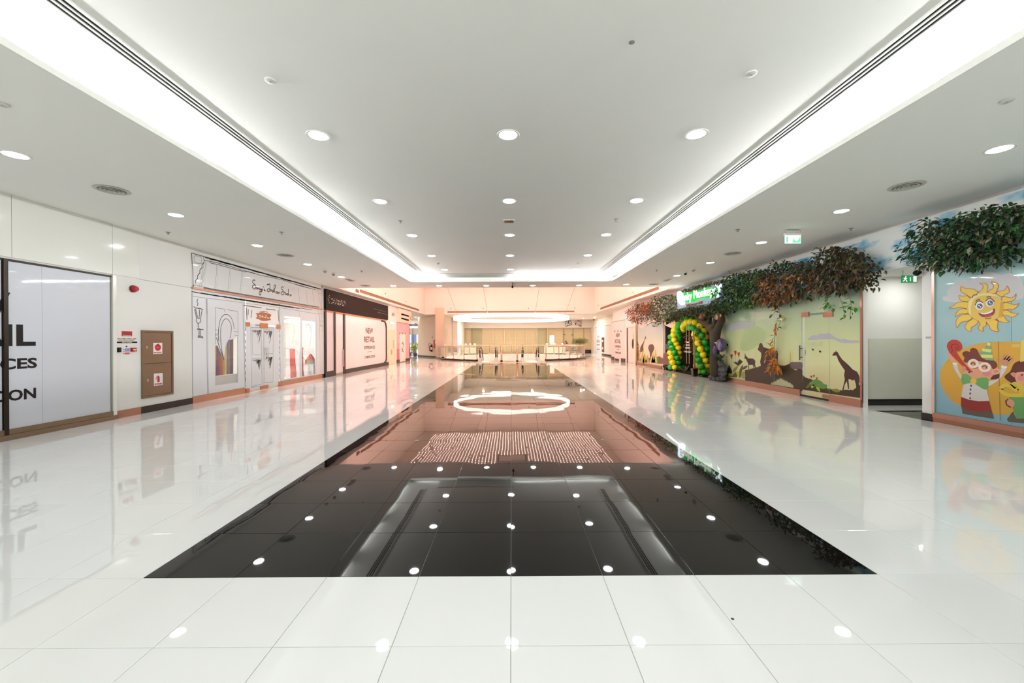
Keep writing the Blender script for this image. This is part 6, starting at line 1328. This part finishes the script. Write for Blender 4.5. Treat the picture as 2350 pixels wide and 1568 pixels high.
clump('leaf_garland', 'large dark green clump of leaves over the blue party shop', zc1([(20, 1270), (160, 1050), (180, 800), (380, 560), (700, 490), (980, 500), (1250, 380), (1500, 300), (1800, 250), (2195, 240), (2600, 260), (2600, 820), (2100, 840), (1900, 920), (1650, 980), (1900, 1000), (2100, 950), (2150, 1060), (1950, 1330), (1720, 1300), (1560, 1180), (1500, 1250), (1350, 1380), (1180, 1420), (1000, 1380), (800, 1480), (640, 1350), (500, 1360), (250, 1380), (300, 1200), (120, 1220)]),
      2600, .105, W_('deep', 'deep', 'deep', 'green', 'green', 'olive', 'variegated'), (.05, .55), 1, 260, branches=10)
zc2 = zz(1640, 480, .29347)
clump('leaf_garland', 'brown and olive clump of leaves nearest the passage', zc2([(710, 500), (740, 420), (830, 360), (900, 290), (1010, 290), (1090, 330), (1160, 345), (1175, 400), (1240, 420), (1255, 500), (1200, 560), (1205, 630), (1130, 600), (1050, 610), (960, 650), (880, 690), (800, 640), (780, 570), (720, 540)]), 1900, .12,
      lambda x, y, r: r.choice(['orange', 'rust', 'orange', 'brown']) if (x - 1640 < 255 and y > 480 + 520 * .29347 and r.random() < .75) else r.choice(['brown', 'olive', 'olive', 'deep', 'brown']), (.05, .6), 2)
clump('leaf_garland', 'orange, brown and green clump of leaves over the printed gorilla', zc2([(350, 650), (380, 560), (450, 470), (540, 400), (620, 410), (690, 430), (740, 520), (762, 580), (700, 640), (690, 715), (640, 690), (570, 735), (500, 740), (430, 765), (360, 720)]), 1700, .12,
      lambda x, y, r: r.choice(['orange', 'rust', 'orange', 'brown']) if (y > 480 + 500 * .29347 and x < 1640 + 690 * .29347 and r.random() < .7) else r.choice(['green', 'olive', 'deep', 'brown']), (.05, .55), 3)
clump('leaf_garland', 'dark green clump of leaves right beside the lit sign', zc2([(60, 560), (160, 500), (300, 478), (400, 465), (445, 500), (390, 570), (350, 650), (355, 730), (280, 765), (180, 765), (120, 805), (40, 810), (-10, 740), (20, 650)]), 2000, .125, W_('deep', 'green', 'green', 'deep', 'bright', 'olive'), (.05, .5), 4)
clump('leaf_garland', 'dull green leaf fringe under the lit sign above the balloons', z6([(950, 1050), (1100, 960), (1300, 915), (1500, 890), (1800, 850), (1930, 880), (1920, 1060), (1800, 1080), (1700, 1120), (1560, 1060), (1400, 1090), (1250, 1070), (1100, 1110), (1010, 1200), (960, 1150)]), 1300, .12, W_('deep', 'olive', 'green', 'brown', 'olive'), (.1, .5), 5)
clump('leaf_garland', 'thin rim of yellow-brown leaves along the top of the lit sign', z6([(1150, 560), (1400, 500), (1700, 400), (1900, 370), (1910, 430), (1700, 460), (1400, 560), (1180, 610)]), 420, .1, W_('olive', 'rust', 'brown', 'bright'), (.2, .5), 6)
clump('leaf_garland', 'orange clump of leaves at the far left end of the mural', z6([(0, 1000), (70, 960), (150, 880), (270, 820), (345, 830), (350, 1000), (330, 1100), (210, 1240), (100, 1200), (40, 1090)]), 700, .13, lambda x, y, r: r.choice(['orange', 'rust', 'rust']) if x < 1466 and r.random() < .8 else r.choice(['brown', 'olive', 'rust', 'brown']), (.05, .5), 7)
clump('leaf_garland', 'bright rust clump of leaves above the printed elephant', z6([(280, 930), (330, 840), (450, 790), (480, 900), (450, 1030), (430, 1100), (340, 1050)]), 420, .13, W_('orange', 'rust', 'rust'), (.1, .5), 8)
clump('leaf_garland', 'olive and grey-green leaves left of the lit sign', z6([(470, 880), (540, 750), (700, 700), (800, 650), (960, 690), (1010, 850), (1030, 980), (950, 1050), (880, 1140), (700, 1130), (560, 1170), (430, 1110)]), 1500, .125, lambda x, y, r: r.choice(['grey', 'grey', 'green', 'deep']) if x > 1520 else r.choice(['olive', 'olive', 'brown', 'deep', 'green']), (.05, .5), 9)
clump('leaf_garland', 'sparse yellow-green hanging leaves under the olive clump', z6([(350, 1290), (420, 1130), (560, 1140), (760, 1130), (960, 1120), (930, 1230), (760, 1210), (660, 1250), (540, 1300), (440, 1230)]), 150, .12, W_('bright', 'olive', 'bright'), (.05, .4), 10)
# hanging vines with single leaves
def vine(label, paths, n, size, m, seed, wr=.55):
    rr = random.Random(seed); P0 = WR.p(*paths[0][0], .15); t = thing('leaf_vine', label, 'artificial leaves', tuple(P0), 'hanging leaf vines')
    sm = MB()
    for q in paths:
        pts = [WR.p(x, y, .15) for x, y in cr(q, 4, False)]; sm.tube(pts, .006, 5)
        L_ = len(pts)
        for i in range(n):
            p = pts[min(L_ - 1, int(L_ * (i + .5) / n))]; mb = MB(); leaf(mb, p, Vector((rr.uniform(-.5, .2), rr.uniform(-1, 1), rr.uniform(-.9, .1))), size * rr.uniform(.8, 1.2), wr, rr); mb.build('leaf', m, t)
    sm.build('stem', mat('vine_stem', (120, 120, 60), .7), t)
    return t
vine('bright green heart-leaf vine hanging below the brown clump', [zc2([(1000, 640), (1040, 720), (1060, 790), (1070, 850)]), zc2([(1080, 620), (1110, 700), (1120, 760), (1110, 830)]), zc2([(930, 660), (930, 720), (900, 770)]), zc2([(1080, 760), (1130, 770), (1160, 775)]), zc2([(930, 730), (975, 780)])], 8, .11, mat('pothos', (70, 138, 44), .45, var=.3), 1)
ov = zo([(1560, -220), (1540, -60), (1500, 60), (1500, 260), (1490, 420), (1540, 600), (1520, 780), (1530, 960)])
vine('long orange leaf vine hanging in front of the printed gorilla', [ov, zo([(1490, 420), (1380, 460), (1330, 620)]), zo([(1530, 700), (1430, 860), (1400, 1020)]), zo([(1540, 760), (1590, 900), (1590, 1030)])], 24, .19, mat('amber_leaf', (206, 128, 44), .5, var=.3), 2, .3)
vine('dull green vine hanging from the orange and green clump', [zc2([(500, 740), (520, 790), (490, 830)]), zc2([(520, 750), (560, 850), (530, 940)])], 7, .13, mat('dull_vine', (96, 96, 60), .6, var=.3), 3)
vine('small green vine hanging left of the green mural', [[(1668, 716), (1668, 735), (1662, 752)], [(1670, 720), (1675, 734)], [(1664, 740), (1660, 757)]], 6, .14, mat('small_vine', (80, 116, 60), .6, var=.3), 4)
p = at(1796, 732, 0, XR - .1); t = thing('hanging_figure', 'small yellow toy face hanging on the orange vine', 'figure', tuple(p)); MB().ball(p, (.05, .07, .07), 12, 8).build('head', mat('toy_yellow', (206, 180, 60), .5), t, True); MB().ball(p + Vector((-.04, 0, -.01)), (.025, .045, .04), 10, 6).build('face', M_PAPER, t, True)
# wall beyond: white half open door, coming-soon panel, far recess panels
u0, u1 = WR.uv(1458, 800)[0], WR.uv(1439, 800)[0]; zd = WR.uv(1448, 752)[1]
d = thing('door_2', None, None, WR.w((u0 + u1) / 2, 0), kind='structure')
for a in ((u0 - .1, u0, 0, zd), (u1, u1 + .1, 0, zd), (u0 - .1, u1 + .1, zd, zd + .08)): B(WR, 'door_frame', M_CREAM, d, *a, -.01, .04)
B(WR, 'dark_gap', M_DARK, d, u1 - .28, u1, 0, zd, -.005, .012); B(WR, 'door_leaf', mat('door_grey_white', (206, 206, 200), .45), d, u0 + .25, u1 - .28, .02, zd - .02, -.005, .02); B(WR, 'door_leaf_edge', M_CREAM, d, u0, u0 + .25, .02, zd, -.005, .03)
MB().ball(WR.w(u0 + .35, 1.3, .06), (.04, .12, .32), 10, 8).build('dark_coat', M_DARK, d, True)
t, a, b, c, e = panel('wall_louvre', 'tall narrow tan louvre beside the half open white door', 'air vent', (1453.5, 768.5), (1455.8, 783.5), MATS['louvre_tan'], WR, .02)
for k in range(5): B(WR, 'slat', M_GRILLE, t, a + .03, b - .03, c + .06 + .08 * k, c + .1 + .08 * k, .02, .026)
np_ = thing('storefront', 'closed pinkish shop front with coming-soon lettering beyond the jungle shop', 'shop front', (XR, 29.3, 0))
u0, u1 = WR.uv(1435, 790)[0], WR.uv(1403.5, 790)[0]; zt_ = WR.uv(1420, 737.5)[1]
um = WR.uv(1419, 790)[0]
B(WR, 'film_panel', M_FILMP, np_, u0, um - .01, .05, zt_, -.01, .015); B(WR, 'film_panel', M_FILMP, np_, um + .01, u1, .05, zt_, -.01, .015); B(WR, 'head_rail', M_GREYPL, np_, u0, u1, zt_, zt_ + .04, -.01, .02)
B(WR, 'base_rail', MATS['base_dark'], np_, u0, u0 + 1.0, 0, .25, -.01, .04); B(WR, 'base_rail', MATS['base_dark'], np_, um - .2, um + .9, .02, .16, -.01, .04); B(WR, 'base_rail', MATS['base_dark'], np_, u1 - .9, u1, 0, .25, -.01, .04)
nrpx(np_, WR, [('NEW', 1414, 1422.8, 774, 765), ('RETAIL', 1411.5, 1425, 788, 779), ('EXPERIENCES', 1412, 1425, 798, 793), ('-', 1416, 1421.5, 803, 802.2), ('COMING SOON', 1412, 1425.5, 812, 807.5)], M_INKB, .0165)
for x in (1411.5, 1418.5, 1425.3): u = WR.uv(x, 760)[0]; B(WR, 'print_mark', M_INKB, np_, u - .12, u + .12, WR.uv(x, 762)[1], WR.uv(x, 758.8)[1], .015, .017)
fp = thing('storefront', 'lilac shop front with coming-soon lettering in the far right recess', 'shop front', (9.45, 44, 0))
u0, u1 = WF.uv(1381.3, 790)[0], WF.uv(1366, 790)[0]; zt_ = WF.uv(1374, 751)[1]
B(WF, 'film_panel', M_FILM, fp, u0, u1, .03, zt_, -.01, .015); B(WF, 'head_rail', M_GREYPL, fp, u0, u1, zt_, zt_ + .04, -.01, .02)
nrpx(fp, WF, [('NEW', 1371.5, 1375.8, 775.5, 770.5), ('RETAIL', 1370, 1377, 786.5, 780), ('EXPERIENCES', 1370, 1377, 793.5, 790), ('-', 1372.5, 1375, 797.4, 796.8), ('COMING SOON', 1370.5, 1377, 803.5, 800.3)], M_INKB, .0165)
for x in (1371, 1374, 1378): u = WF.uv(x, 767)[0]; B(WF, 'print_mark', M_PAPER, fp, u - .15, u + .15, WF.uv(x, 768.4)[1], WF.uv(x, 766)[1], .015, .017)
f2_ = thing('storefront', 'blank lilac panel beside the bronze cabinet in the far right recess', 'shop front', (9.45, 39, 0))
u0, u1 = WF.uv(1402, 790)[0], WF.uv(1388, 790)[0]; zt_ = WF.uv(1395, 747.5)[1]
B(WF, 'film_panel', M_FILMP, f2_, u0 - .3, u1, .16, zt_, -.01, .015); B(WF, 'head_rail', M_GREYPL, f2_, u0 - .3, u1, zt_, zt_ + .04, -.01, .02)
t, a, b, c, e = panel('fire_hose_cabinet', 'small far bronze hose cabinet between two lilac panels', 'cabinet', (1382, 774.5), (1386.8, 808.5), mat('dark_bronze_cab', (110, 76, 52), .4, metal=.5), WF, .05)
for q in (.18, .68): B(WF, 'sticker', M_PAPER, t, a + .3 * (b - a), b - .3 * (b - a), c + q * (e - c), c + (q + .14) * (e - c), .05, .054)
p = at(1362.5, 733.5, 0, 9.4); t = thing('dome_camera', 'tiny black camera high on the far right wall', 'camera', tuple(p)); MB().ball(p, .11, 10, 8).build('dome', M_BLACKPL, t, True); MB().box((9.38, p.y - .06, p.z), (9.46, p.y + .06, p.z + .1)).build('mount', M_WHITEPL, t)

# ------------------------------------------------------------------ atrium: ring lamp, grilles, escalators, balustrade, far shop, plants
RC, RRAD = Vector((0.0, 31.5)), 4.5
rl = thing('ring_lamp', 'huge glowing ring lamp hanging over the escalators', 'lamp', (RC.x, RC.y, 3.3))
def ringmesh(r0, r1, z0, z1, n=48):
    mb = MB(); rings = []
    for i in range(n):
        a = 2 * PI * i / n; c, s = math.cos(a), math.sin(a)
        rings.append([(RC.x + r * c, RC.y + r * s, z) for r, z in ((r0, z0), (r1, z0), (r1, z1), (r0, z1))])
    rings.append(rings[0]); mb.loft(rings, caps=False); return mb
ringmesh(RRAD - .16, RRAD, 3.14, 3.26).build('lower_band', E_RING, rl); ringmesh(RRAD - .16, RRAD, 3.28, 3.40).build('upper_band', E_RING, rl)
ringmesh(RRAD - .14, RRAD - .02, 3.26, 3.28).build('seam', mat('ring_metal', (220, 190, 166), .4), rl)
def wire(b, t_, px1):
    # from the ring to the ceiling through the photographed direction
    d = CAMM @ Vector(((px1[0] - 1175) / FPX, 1, -(px1[1] - 784) / FPX)); s = b.y / d.y; q = CAMP + d * s
    top = b + (q - b) * ((ZA - b.z) / (q.z - b.z)); MB().tube([b, top], .012, 5).build('wire', mat('wire_grey', (150, 128, 116), .4), rl)
    MB().lathe([(.04, 0), (.03, .1)], tuple(b), 8).build('clamp', M_CHROME, rl)
wire(Vector((-4.15, 31.5, 3.4)), None, (1028, 663)); wire(Vector((-1.62, 27.35, 3.4)), None, (1110, 663)); wire(Vector((1.62, 27.35, 3.4)), None, (1237, 663)); wire(Vector((4.15, 31.5, 3.4)), None, (1318, 663))
# grilles on the bulkheads
WBk, WBL, WBR = Wall(1, AY1, -1), Wall(0, AX0, 1), Wall(0, AX1, -1)
def grille(W, a, b, c, label, nseg=1):
    u0, z1 = W.uv(*a); u1, z0 = W.uv(*b); u0, u1 = min(u0, u1), max(u0, u1); z0 = z1 - c
    t = thing('long_air_grille', label, 'air vent', tuple(W.w((u0 + u1) / 2, z0)), 'long bronze air grilles')
    B(W, 'backing', mat('grille_back', (120, 84, 64), .7), t, u0, u1, z0, z1, -.01, .006); n = 5
    for k in range(n): B(W, 'slat', M_GRILLE, t, u0, u1, z0 + c * (k + .15) / n, z0 + c * (k + .75) / n, .006, .02)
    return t
grille(WBk, (1027, 714.5), (1318, 714), .13, 'long bronze air grille across the far bulkhead behind the ring lamp')
grille(WBL, (826, 664), (961, 711), .16, 'long bronze air grille on the left atrium bulkhead')
grille(WBL, (816, 663), (823, 665), .16, 'short bronze grille before the long one on the left bulkhead')
grille(WBR, (1512, 657), (1378, 709), .16, 'long bronze air grille on the right atrium bulkhead')
for W, px, lb in ((WBL, (884, 674), 'tiny dark sensor on the left bulkhead near the grille start'), (WBL, (931, 692), 'tiny dark sensor on the left bulkhead above the grille end'), (WBk, (1035, 708), 'tiny sensor on the far bulkhead above the left end of the grille'), (WBk, (1109, 708), 'tiny sensor on the far bulkhead, second from the left'), (WBk, (1213, 708), 'tiny sensor on the far bulkhead, third from the left'), (WBk, (1319, 707), 'tiny sensor on the far bulkhead, rightmost'), (WBR, (1453, 671), 'tiny dark sensor on the right bulkhead above the grille'), (WBR, (1373, 701), 'tiny dark sensor on the right bulkhead near the far corner')):
    p = W.p(*px); t = thing('sensor', lb, 'sensor', tuple(p)); MB().ball(p, .045, 8, 6).build('body', M_GREYPL, t, True); MB().ball(p - Vector((0, 0, .04)), .02, 6, 4).build('tip', M_BLACKPL, t)
# well of the escalators: kerb, inner wall, lower floor
def arcpts(r, a0, a1, n): return [(VC.x + r * math.cos(a0 + (a1 - a0) * i / n), VC.y + r * math.sin(a0 + (a1 - a0) * i / n)) for i in range(n + 1)]
aL = math.acos(-2.45 / 6.55); aR = math.acos(2.45 / 6.55)         # where the landing cuts the ring
A0, A1 = -aR, 2 * PI - aL                                          # going round the back
A0 = -math.acos(2.62 / 6.55); A1 = PI + math.acos(2.62 / 6.55)
def kerb_arc(a0, a1, n):
    q = []
    for x, y in arcpts(1.0, a0, a1, n):
        dx, dy = x - VC.x, y - VC.y; q.append([(VC.x + dx * r, VC.y + dy * r, z) for r, z in ((6.35, -.3), (6.78, -.006), (6.78, .11), (6.35, .11))])
    return MB().loft(q)
struct('trim_3', kerb_arc(.1, PI - .1, 40), mat('kerb_white', (244, 238, 230), .4))
kb = MB(); rr_ = []
kb = MB(); kerb_arc(A0, .1, 20).build('kerb_arc', M_BLACK, bal0 := struct('trim_1', kerb_arc(PI - .1, A1, 20), M_BLACK))
for x, y in []:
    dx, dy = x - VC.x, y - VC.y; rr_.append([(VC.x + dx * r, VC.y + dy * r, z) for r, z in ((6.35, -.3), (6.78, -.006), (6.78, .11), (6.35, .11))])
wl_ = MB(); rr_ = []
for x, y in arcpts(1.0, 0, 2 * PI, 80):
    dx, dy = x - VC.x, y - VC.y; rr_.append([(VC.x + dx * r, VC.y + dy * r, z) for r, z in ((6.45, -4.2), (6.60, -4.2), (6.60, -.01), (6.45, -.01))])
wl_.loft(rr_, caps=False); struct('wall_well', wl_, mat('well_white', (246, 240, 232), .5))
MB().box((-7, 29.5, -4.3), (7, 43.5, -4.2)).build('lower_floor', M_TW, floor)
for x, y in ((-3.5, 37), (3.5, 37)): lamp('well_lamp', 'AREA', (x, y, -.35), 230, (1, .9, .8), .3)
M_RAIL = mat('rose_steel', (214, 184, 164), .25, metal=.9)
G_BAL = thin_glass('balustrade_glass', (.93, .97, .94), .8)
bal = thing('balustrade', 'round glass balustrade with steel posts and rail around the escalator well', 'railing', (VC.x, VC.y, 0))
GA = .16
MB().tube([(x, y, 1.06) for x, y in arcpts(6.56, A0 + GA * .2, A1 - GA * .2, 64)], .045, 8).build('handrail', M_RAIL, bal, True)
npost = 30
for i in range(npost + 1):
    a = A0 + (A1 - A0) * i / npost; x, y = VC.x + 6.56 * math.cos(a), VC.y + 6.56 * math.sin(a)
    po = MB().tube([(x, y, .11), (x, y, 1.03)], .034, 8).build('post', M_RAIL, bal); MB().lathe([(.075, 0), (.075, .05), (.045, .12), (.036, .16)], (x, y, .11), 10).build('foot', M_RAIL, po)
    if i < npost:
        a2 = A0 + (A1 - A0) * (i + 1) / npost; b_ = MB(); ring = []
        pts = [(VC.x + 6.56 * math.cos(q), VC.y + 6.56 * math.sin(q)) for q in (a + .02, a2 - .02)]
        b_.face([(*pts[0], .2), (*pts[1], .2), (*pts[1], .96), (*pts[0], .96)]).build('glass_panel', G_BAL, bal)
# escalators with four handrail loops, landing plate, two bollards
pl_ = struct('trim_2', MB().box((-2.45, 28.2, -.006), (2.45, 30.6, .012)), mat('landing_steel', (206, 176, 156), .3, metal=.8, var=.1, vscale=30, stretch=(1, 12, 1)))
for y in (28.25, 29.55): MB().box((-2.45, y, .012), (2.45, y + .06, .016)).build('edge_strip', M_CHROME, pl_)
def escalator(xl, xr, label, seed):
    t = thing('escalator', label, 'escalator', ((xl + xr) / 2, 29.7, 0), 'escalators in the round well')
    for x in (xl, xr):
        s = 1 if x == xr else -1
        path = [(x, 29.95, .25), (x, 29.66, .30), (x, 29.5, .55), (x, 29.55, .85), (x, 29.8, 1.0), (x, 30.5, 1.02), (x, 31.4, .85), (x, 32.6, .15), (x, 36.0, -1.9), (x, 39.4, -3.9)]
        q = cr([(p[1], p[2]) for p in path], 3, False)
        MB().tube([(x, a, b) for a, b in q], .05, 7).build('handrail', M_DARK, t, True)
        g = MB(); gp_ = [(29.6, .35), (29.6, .8), (29.85, .95), (31.4, .78), (36, -1.97), (36, -2.7), (31.4, .05), (30, .12)]
        g.loft([[(x - .012, a, b) for a, b in gp_], [(x + .012, a, b) for a, b in gp_]]); g.build('balustrade_glass', G_BAL, t)
        bx = MB(); bp_ = [(29.45, 0), (29.45, .30), (31.4, .22), (36, -2.55), (36, -3.1), (31.4, -.3), (30.4, -.2)]
        bx.loft([[(x - .11, a, b) for a, b in bp_], [(x + .11, a, b) for a, b in bp_]]); bx.build('skirt_panel', M_STEEL, t)
        MB().tube([(x, 29.52, .55), (x, 29.58, .86), (x, 29.85, .99)], .075, 8).build('rail_cap', M_CHROME, t, True)
    for k in range(9):
        y = 30.6 + .4 * k; z = -.02 - (.0 if k < 2 else .24 * (k - 1)); st_ = MB().box((xl + .12, y, z - .18), (xr - .12, y + .4, z)).build('step', mat('step_grey', (120, 112, 106), .4, metal=.6), t)
    MB().box((xl - .05, 30.5, -3.2), (xr + .05, 30.7, -.2)).build('end_truss', M_STEEL, t)
XS = [at(px, 830, 2, 0).x for px in (1102, 1138, 1200, 1236.5)]
escalator(XS[0], XS[1], 'left escalator with dark handrails going down into the round well', 1); escalator(XS[2], XS[3], 'right escalator with dark handrails going down into the round well', 2)
for px, nm in ((1151, 'left'), (1187, 'right')):
    p = at(px, 831, 2, 0.0); t = thing('bollard', f'slim steel bollard between the escalators, {nm} one', 'bollard', tuple(p), 'steel bollards')
    MB().lathe([(.06, .1), (.06, .93), (.045, .99), (.02, 1.04)], (p.x, p.y, .012), 14).build('post', M_RAIL, t, True); MB().lathe([(.09, 0), (.09, .03), (.08, .1), (.06, .12)], (p.x, p.y, .012), 14).build('foot', M_BLACKPL, t, True)
# far shop front: glass over closed tan shutters, signs
W7 = Wall(1, 47.6, -1); t7 = thing('storefront', 'long glazed shop front with closed tan shutters behind the escalator well', 'shop front', (1.7, 47.6, 0))
def shut_mat():
    m = mat('tan_shutter', (206, 178, 130), .5); nt = m.node_tree; b = nt.nodes['Principled BSDF']
    g = nt.nodes.new('ShaderNodeNewGeometry'); w = nt.nodes.new('ShaderNodeTexWave'); w.wave_type = 'BANDS'; w.bands_direction = 'Z'; w.inputs['Scale'].default_value = 2.2; w.inputs['Distortion'].default_value = .3
    mx = nt.nodes.new('ShaderNodeMix'); mx.data_type = 'RGBA'; mx.inputs[6].default_value = (*[lin(v) for v in (222, 196, 160)], 1); mx.inputs[7].default_value = (*[lin(v) for v in (234, 210, 176)], 1)
    nt.links.new(g.outputs['Position'], w.inputs['Vector']); nt.links.new(w.outputs[0], mx.inputs[0]); nt.links.new(mx.outputs[2], b.inputs['Base Color']); return m
M_SHUT = shut_mat(); G_FAR = thin_glass('green_shop_glass', (.97, .97, .94), .5)
xs = [1052, 1061, 1083, 1107.5, 1132, 1158, 1182, 1208, 1232.5, 1257, 1294.5, 1315.5, 1340, 1361.5]
U7 = [W7.uv(x, 780)[0] for x in xs]
zt7 = 3.03
for i, (a, b) in enumerate(zip(U7[:-1], U7[1:])):
    dk = i in (2, 8)
    B(W7, 'shutter', mat('olive_shutter', (196, 184, 150), .5) if dk else M_SHUT, t7, a + .01, b - .01, .05, zt7, -.3, -.22)
    B(W7, 'glass_pane', G_FAR, t7, a + .015, b - .015, .05, zt7, -.05, -.03)
    B(W7, 'mullion', mat('pale_mullion', (226, 196, 150), .4) if 3 <= i <= 9 else mat('olive_mullion', (140, 124, 84), .4), t7, a - .03, a + .03, 0, zt7, -.06, .0)
B(W7, 'end_post', MATS['dark_bronze'], t7, U7[-1] - .15, U7[-1] + .15, 0, zt7, -.1, .04); B(W7, 'stall_riser', M_BLACK, t7, W7.uv(1340, 800)[0], U7[-1] - .1, 0, W7.uv(1350, 803)[1], -.03, .03); B(W7, 'head_rail', M_GREYPL, t7, U7[0], U7[-1], zt7 - .05, zt7, -.03, .01)
B(W7, 'floor_rail', M_COPPER, t7, U7[0], U7[-1], 0, .06, -.03, .02)
MB().box((U7[0] - .4, 47.9, 0), (U7[-1] + .4, 48.0, 3.2)).build('back_panel', M_SHUT, t7)
zsg = zz(1270, 720, .07653)
WS7 = Wall(1, 47.5, -1)
a1 = thing('wall_sign', 'dark brown tilted shop sign with white strokes on the far white fascia', 'sign', tuple(WS7.p(1306, 742)), 'far shop signs')
poly('board', WS7, zsg([(365, 225), (440, 205), (530, 210), (565, 320), (540, 350), (440, 370), (372, 395)]), mat('sign_brown', (66, 44, 44), .4), a1, .0, .1)
lines('lettering', WS7, [zsg(q) for q in ([(385, 230), (392, 370)], [(430, 215), (415, 350)], [(430, 345), (520, 330)], [(470, 225), (545, 320)], [(540, 225), (450, 320)])], .09, M_PAPER, a1, .004)
a2 = thing('wall_sign', 'dark red tilted shop sign with white rings on the far white fascia', 'sign', tuple(WS7.p(1327, 742)), 'far shop signs')
poly('board', WS7, zsg([(645, 340), (660, 220), (760, 190), (845, 205), (840, 395), (750, 360)]), mat('sign_wine', (110, 30, 52), .4), a2, .0, .1)
lines('lettering', WS7, [zsg(ell(cx, cy, 26, 28, 14)) for cx, cy in ((700, 255), (800, 250), (735, 320), (800, 318))], .08, M_PAPER, a2, .004, True, kind='stuff')
lines('lettering', WS7, [zsg([(690, 300), (690, 340)]), zsg([(755, 230), (740, 280)])], .08, M_PAPER, a2, .004, kind='stuff')
# door fittings seen on the far panes
for (a, b), lb in (((1294.5, 768), 'plate'), ((1313.5, 768.5), 'plate')): u, z = W7.uv(a, b); B(W7, 'lock_plate', MATS['olive_mullion'], t7, u - .1, u + .16, z - .06, z + .06, -.03, .02)
u, z = W7.uv(1298.5, 784); MB().ball(W7.w(u, z, .05), .1, 8, 6).build('door_knob', MATS['gunmetal'], t7, True); MB().ball(W7.w(u + .12, z - .2, .05), .1, 8, 6).build('door_knob', MATS['gunmetal'], t7, True)
# white standing panel, display tables with white trays behind the rails
p0, p1 = at(1261.5, 770, 1, 45.0), at(1272, 813, 1, 45.0)
t = thing('standing_banner', 'tall white banner standing behind the balustrade', 'banner', ((p0.x + p1.x) / 2, 45.0, 0))
MB().box((p0.x, 45.0, .03), (p1.x, 45.03, p0.z)).build('sheet', mat('banner_white', (240, 226, 222), .5), t); MB().box((p0.x - .03, 44.9, 0), (p1.x + .03, 45.13, .04)).build('foot', M_CHROME, t)
def table(px0, px1, yy, label):
    a, b = at(px0, 800, 1, yy).x, at(px1, 800, 1, yy).x; t = thing('display_counter', label, 'counter', ((a + b) / 2, yy, 0))
    MB().bbox((a, yy, 1.0), (b, yy + .6, 1.06), .01).build('top', M_WHITEPL, t); MB().box((a + .1, yy + .1, 0), (b - .1, yy + .5, 1.0)).build('body', mat('counter_glass', (196, 194, 176), .25), t); MB().box((a + .08, yy + .08, 0), (b - .08, yy + .52, .1)).build('plinth', M_BLACK, t)
    n = 3
    for k in range(n):
        x = a + (b - a) * (k + .5) / n; o = MB().lathe([(.02, 0), (.1, .02), (.12, .1), (.09, .14), (.02, .17)], (x, yy + .3, 1.06), 14).build('tray_cover', mat('white_ceramic', (244, 240, 236), .2), t, True)
table(1063, 1094, 44.2, 'white-topped counter behind the left side of the balustrade'); table(1247, 1300, 44.2, 'white-topped counter behind the right side of the balustrade')
# potted bamboo pair
M_BAM = mat('bamboo_leaf', (84, 92, 44), .6, var=.35, vscale=6)
for px, sd, lb in ((1326, 11, 'bushy potted bamboo right of the balustrade, left of the pair'), (1336, 12, 'bushy potted bamboo right of the balustrade, right of the pair')):
    c = at(px, 813, 2, 0); c = Vector((c.x, 45.6, 0)); c.x = at(px, 800, 1, 45.6).x
    rr = random.Random(sd); t = thing('potted_bamboo', lb, 'potted plant', tuple(c), 'potted bamboos')
    MB().loft([[(c.x + a * s, c.y + b * s, z) for a, b in ((-1, -1), (1, -1), (1, 1), (-1, 1))] for s, z in ((.27, 0), (.33, .36), (.36, .36), (.36, .42), (.3, .42), (.3, .38))]).build('pot', M_BLACK, t)
    fol = MB()
    for k in range(8):
        a = 2 * PI * k / 8; b0 = c + Vector((.18 * math.cos(a), .18 * math.sin(a), .38)); tp = c + Vector((rr.uniform(.2, .6) * math.cos(a), .4 * math.sin(a), rr.uniform(1.5, 1.9)))
        MB().tube([b0, (b0 + tp) / 2 + Vector((0, 0, .1)), tp], [.022, .018, .01], 5).build('cane', mat('bamboo_cane', (150, 122, 74), .6), t)
    for i in range(420):
        a, q, e = rr.uniform(0, 2 * PI), rr.random() ** .5, rr.random()
        p = c + Vector((.6 * q * math.cos(a), .6 * q * math.sin(a), 1.22 + .62 * e * (1.15 - q * .5))); leaf(fol, p, Vector((math.cos(a), math.sin(a), rr.uniform(-.8, .5))), rr.uniform(.14, .26), .22, rr)
    fol.build('foliage', M_BAM, t, kind='stuff')
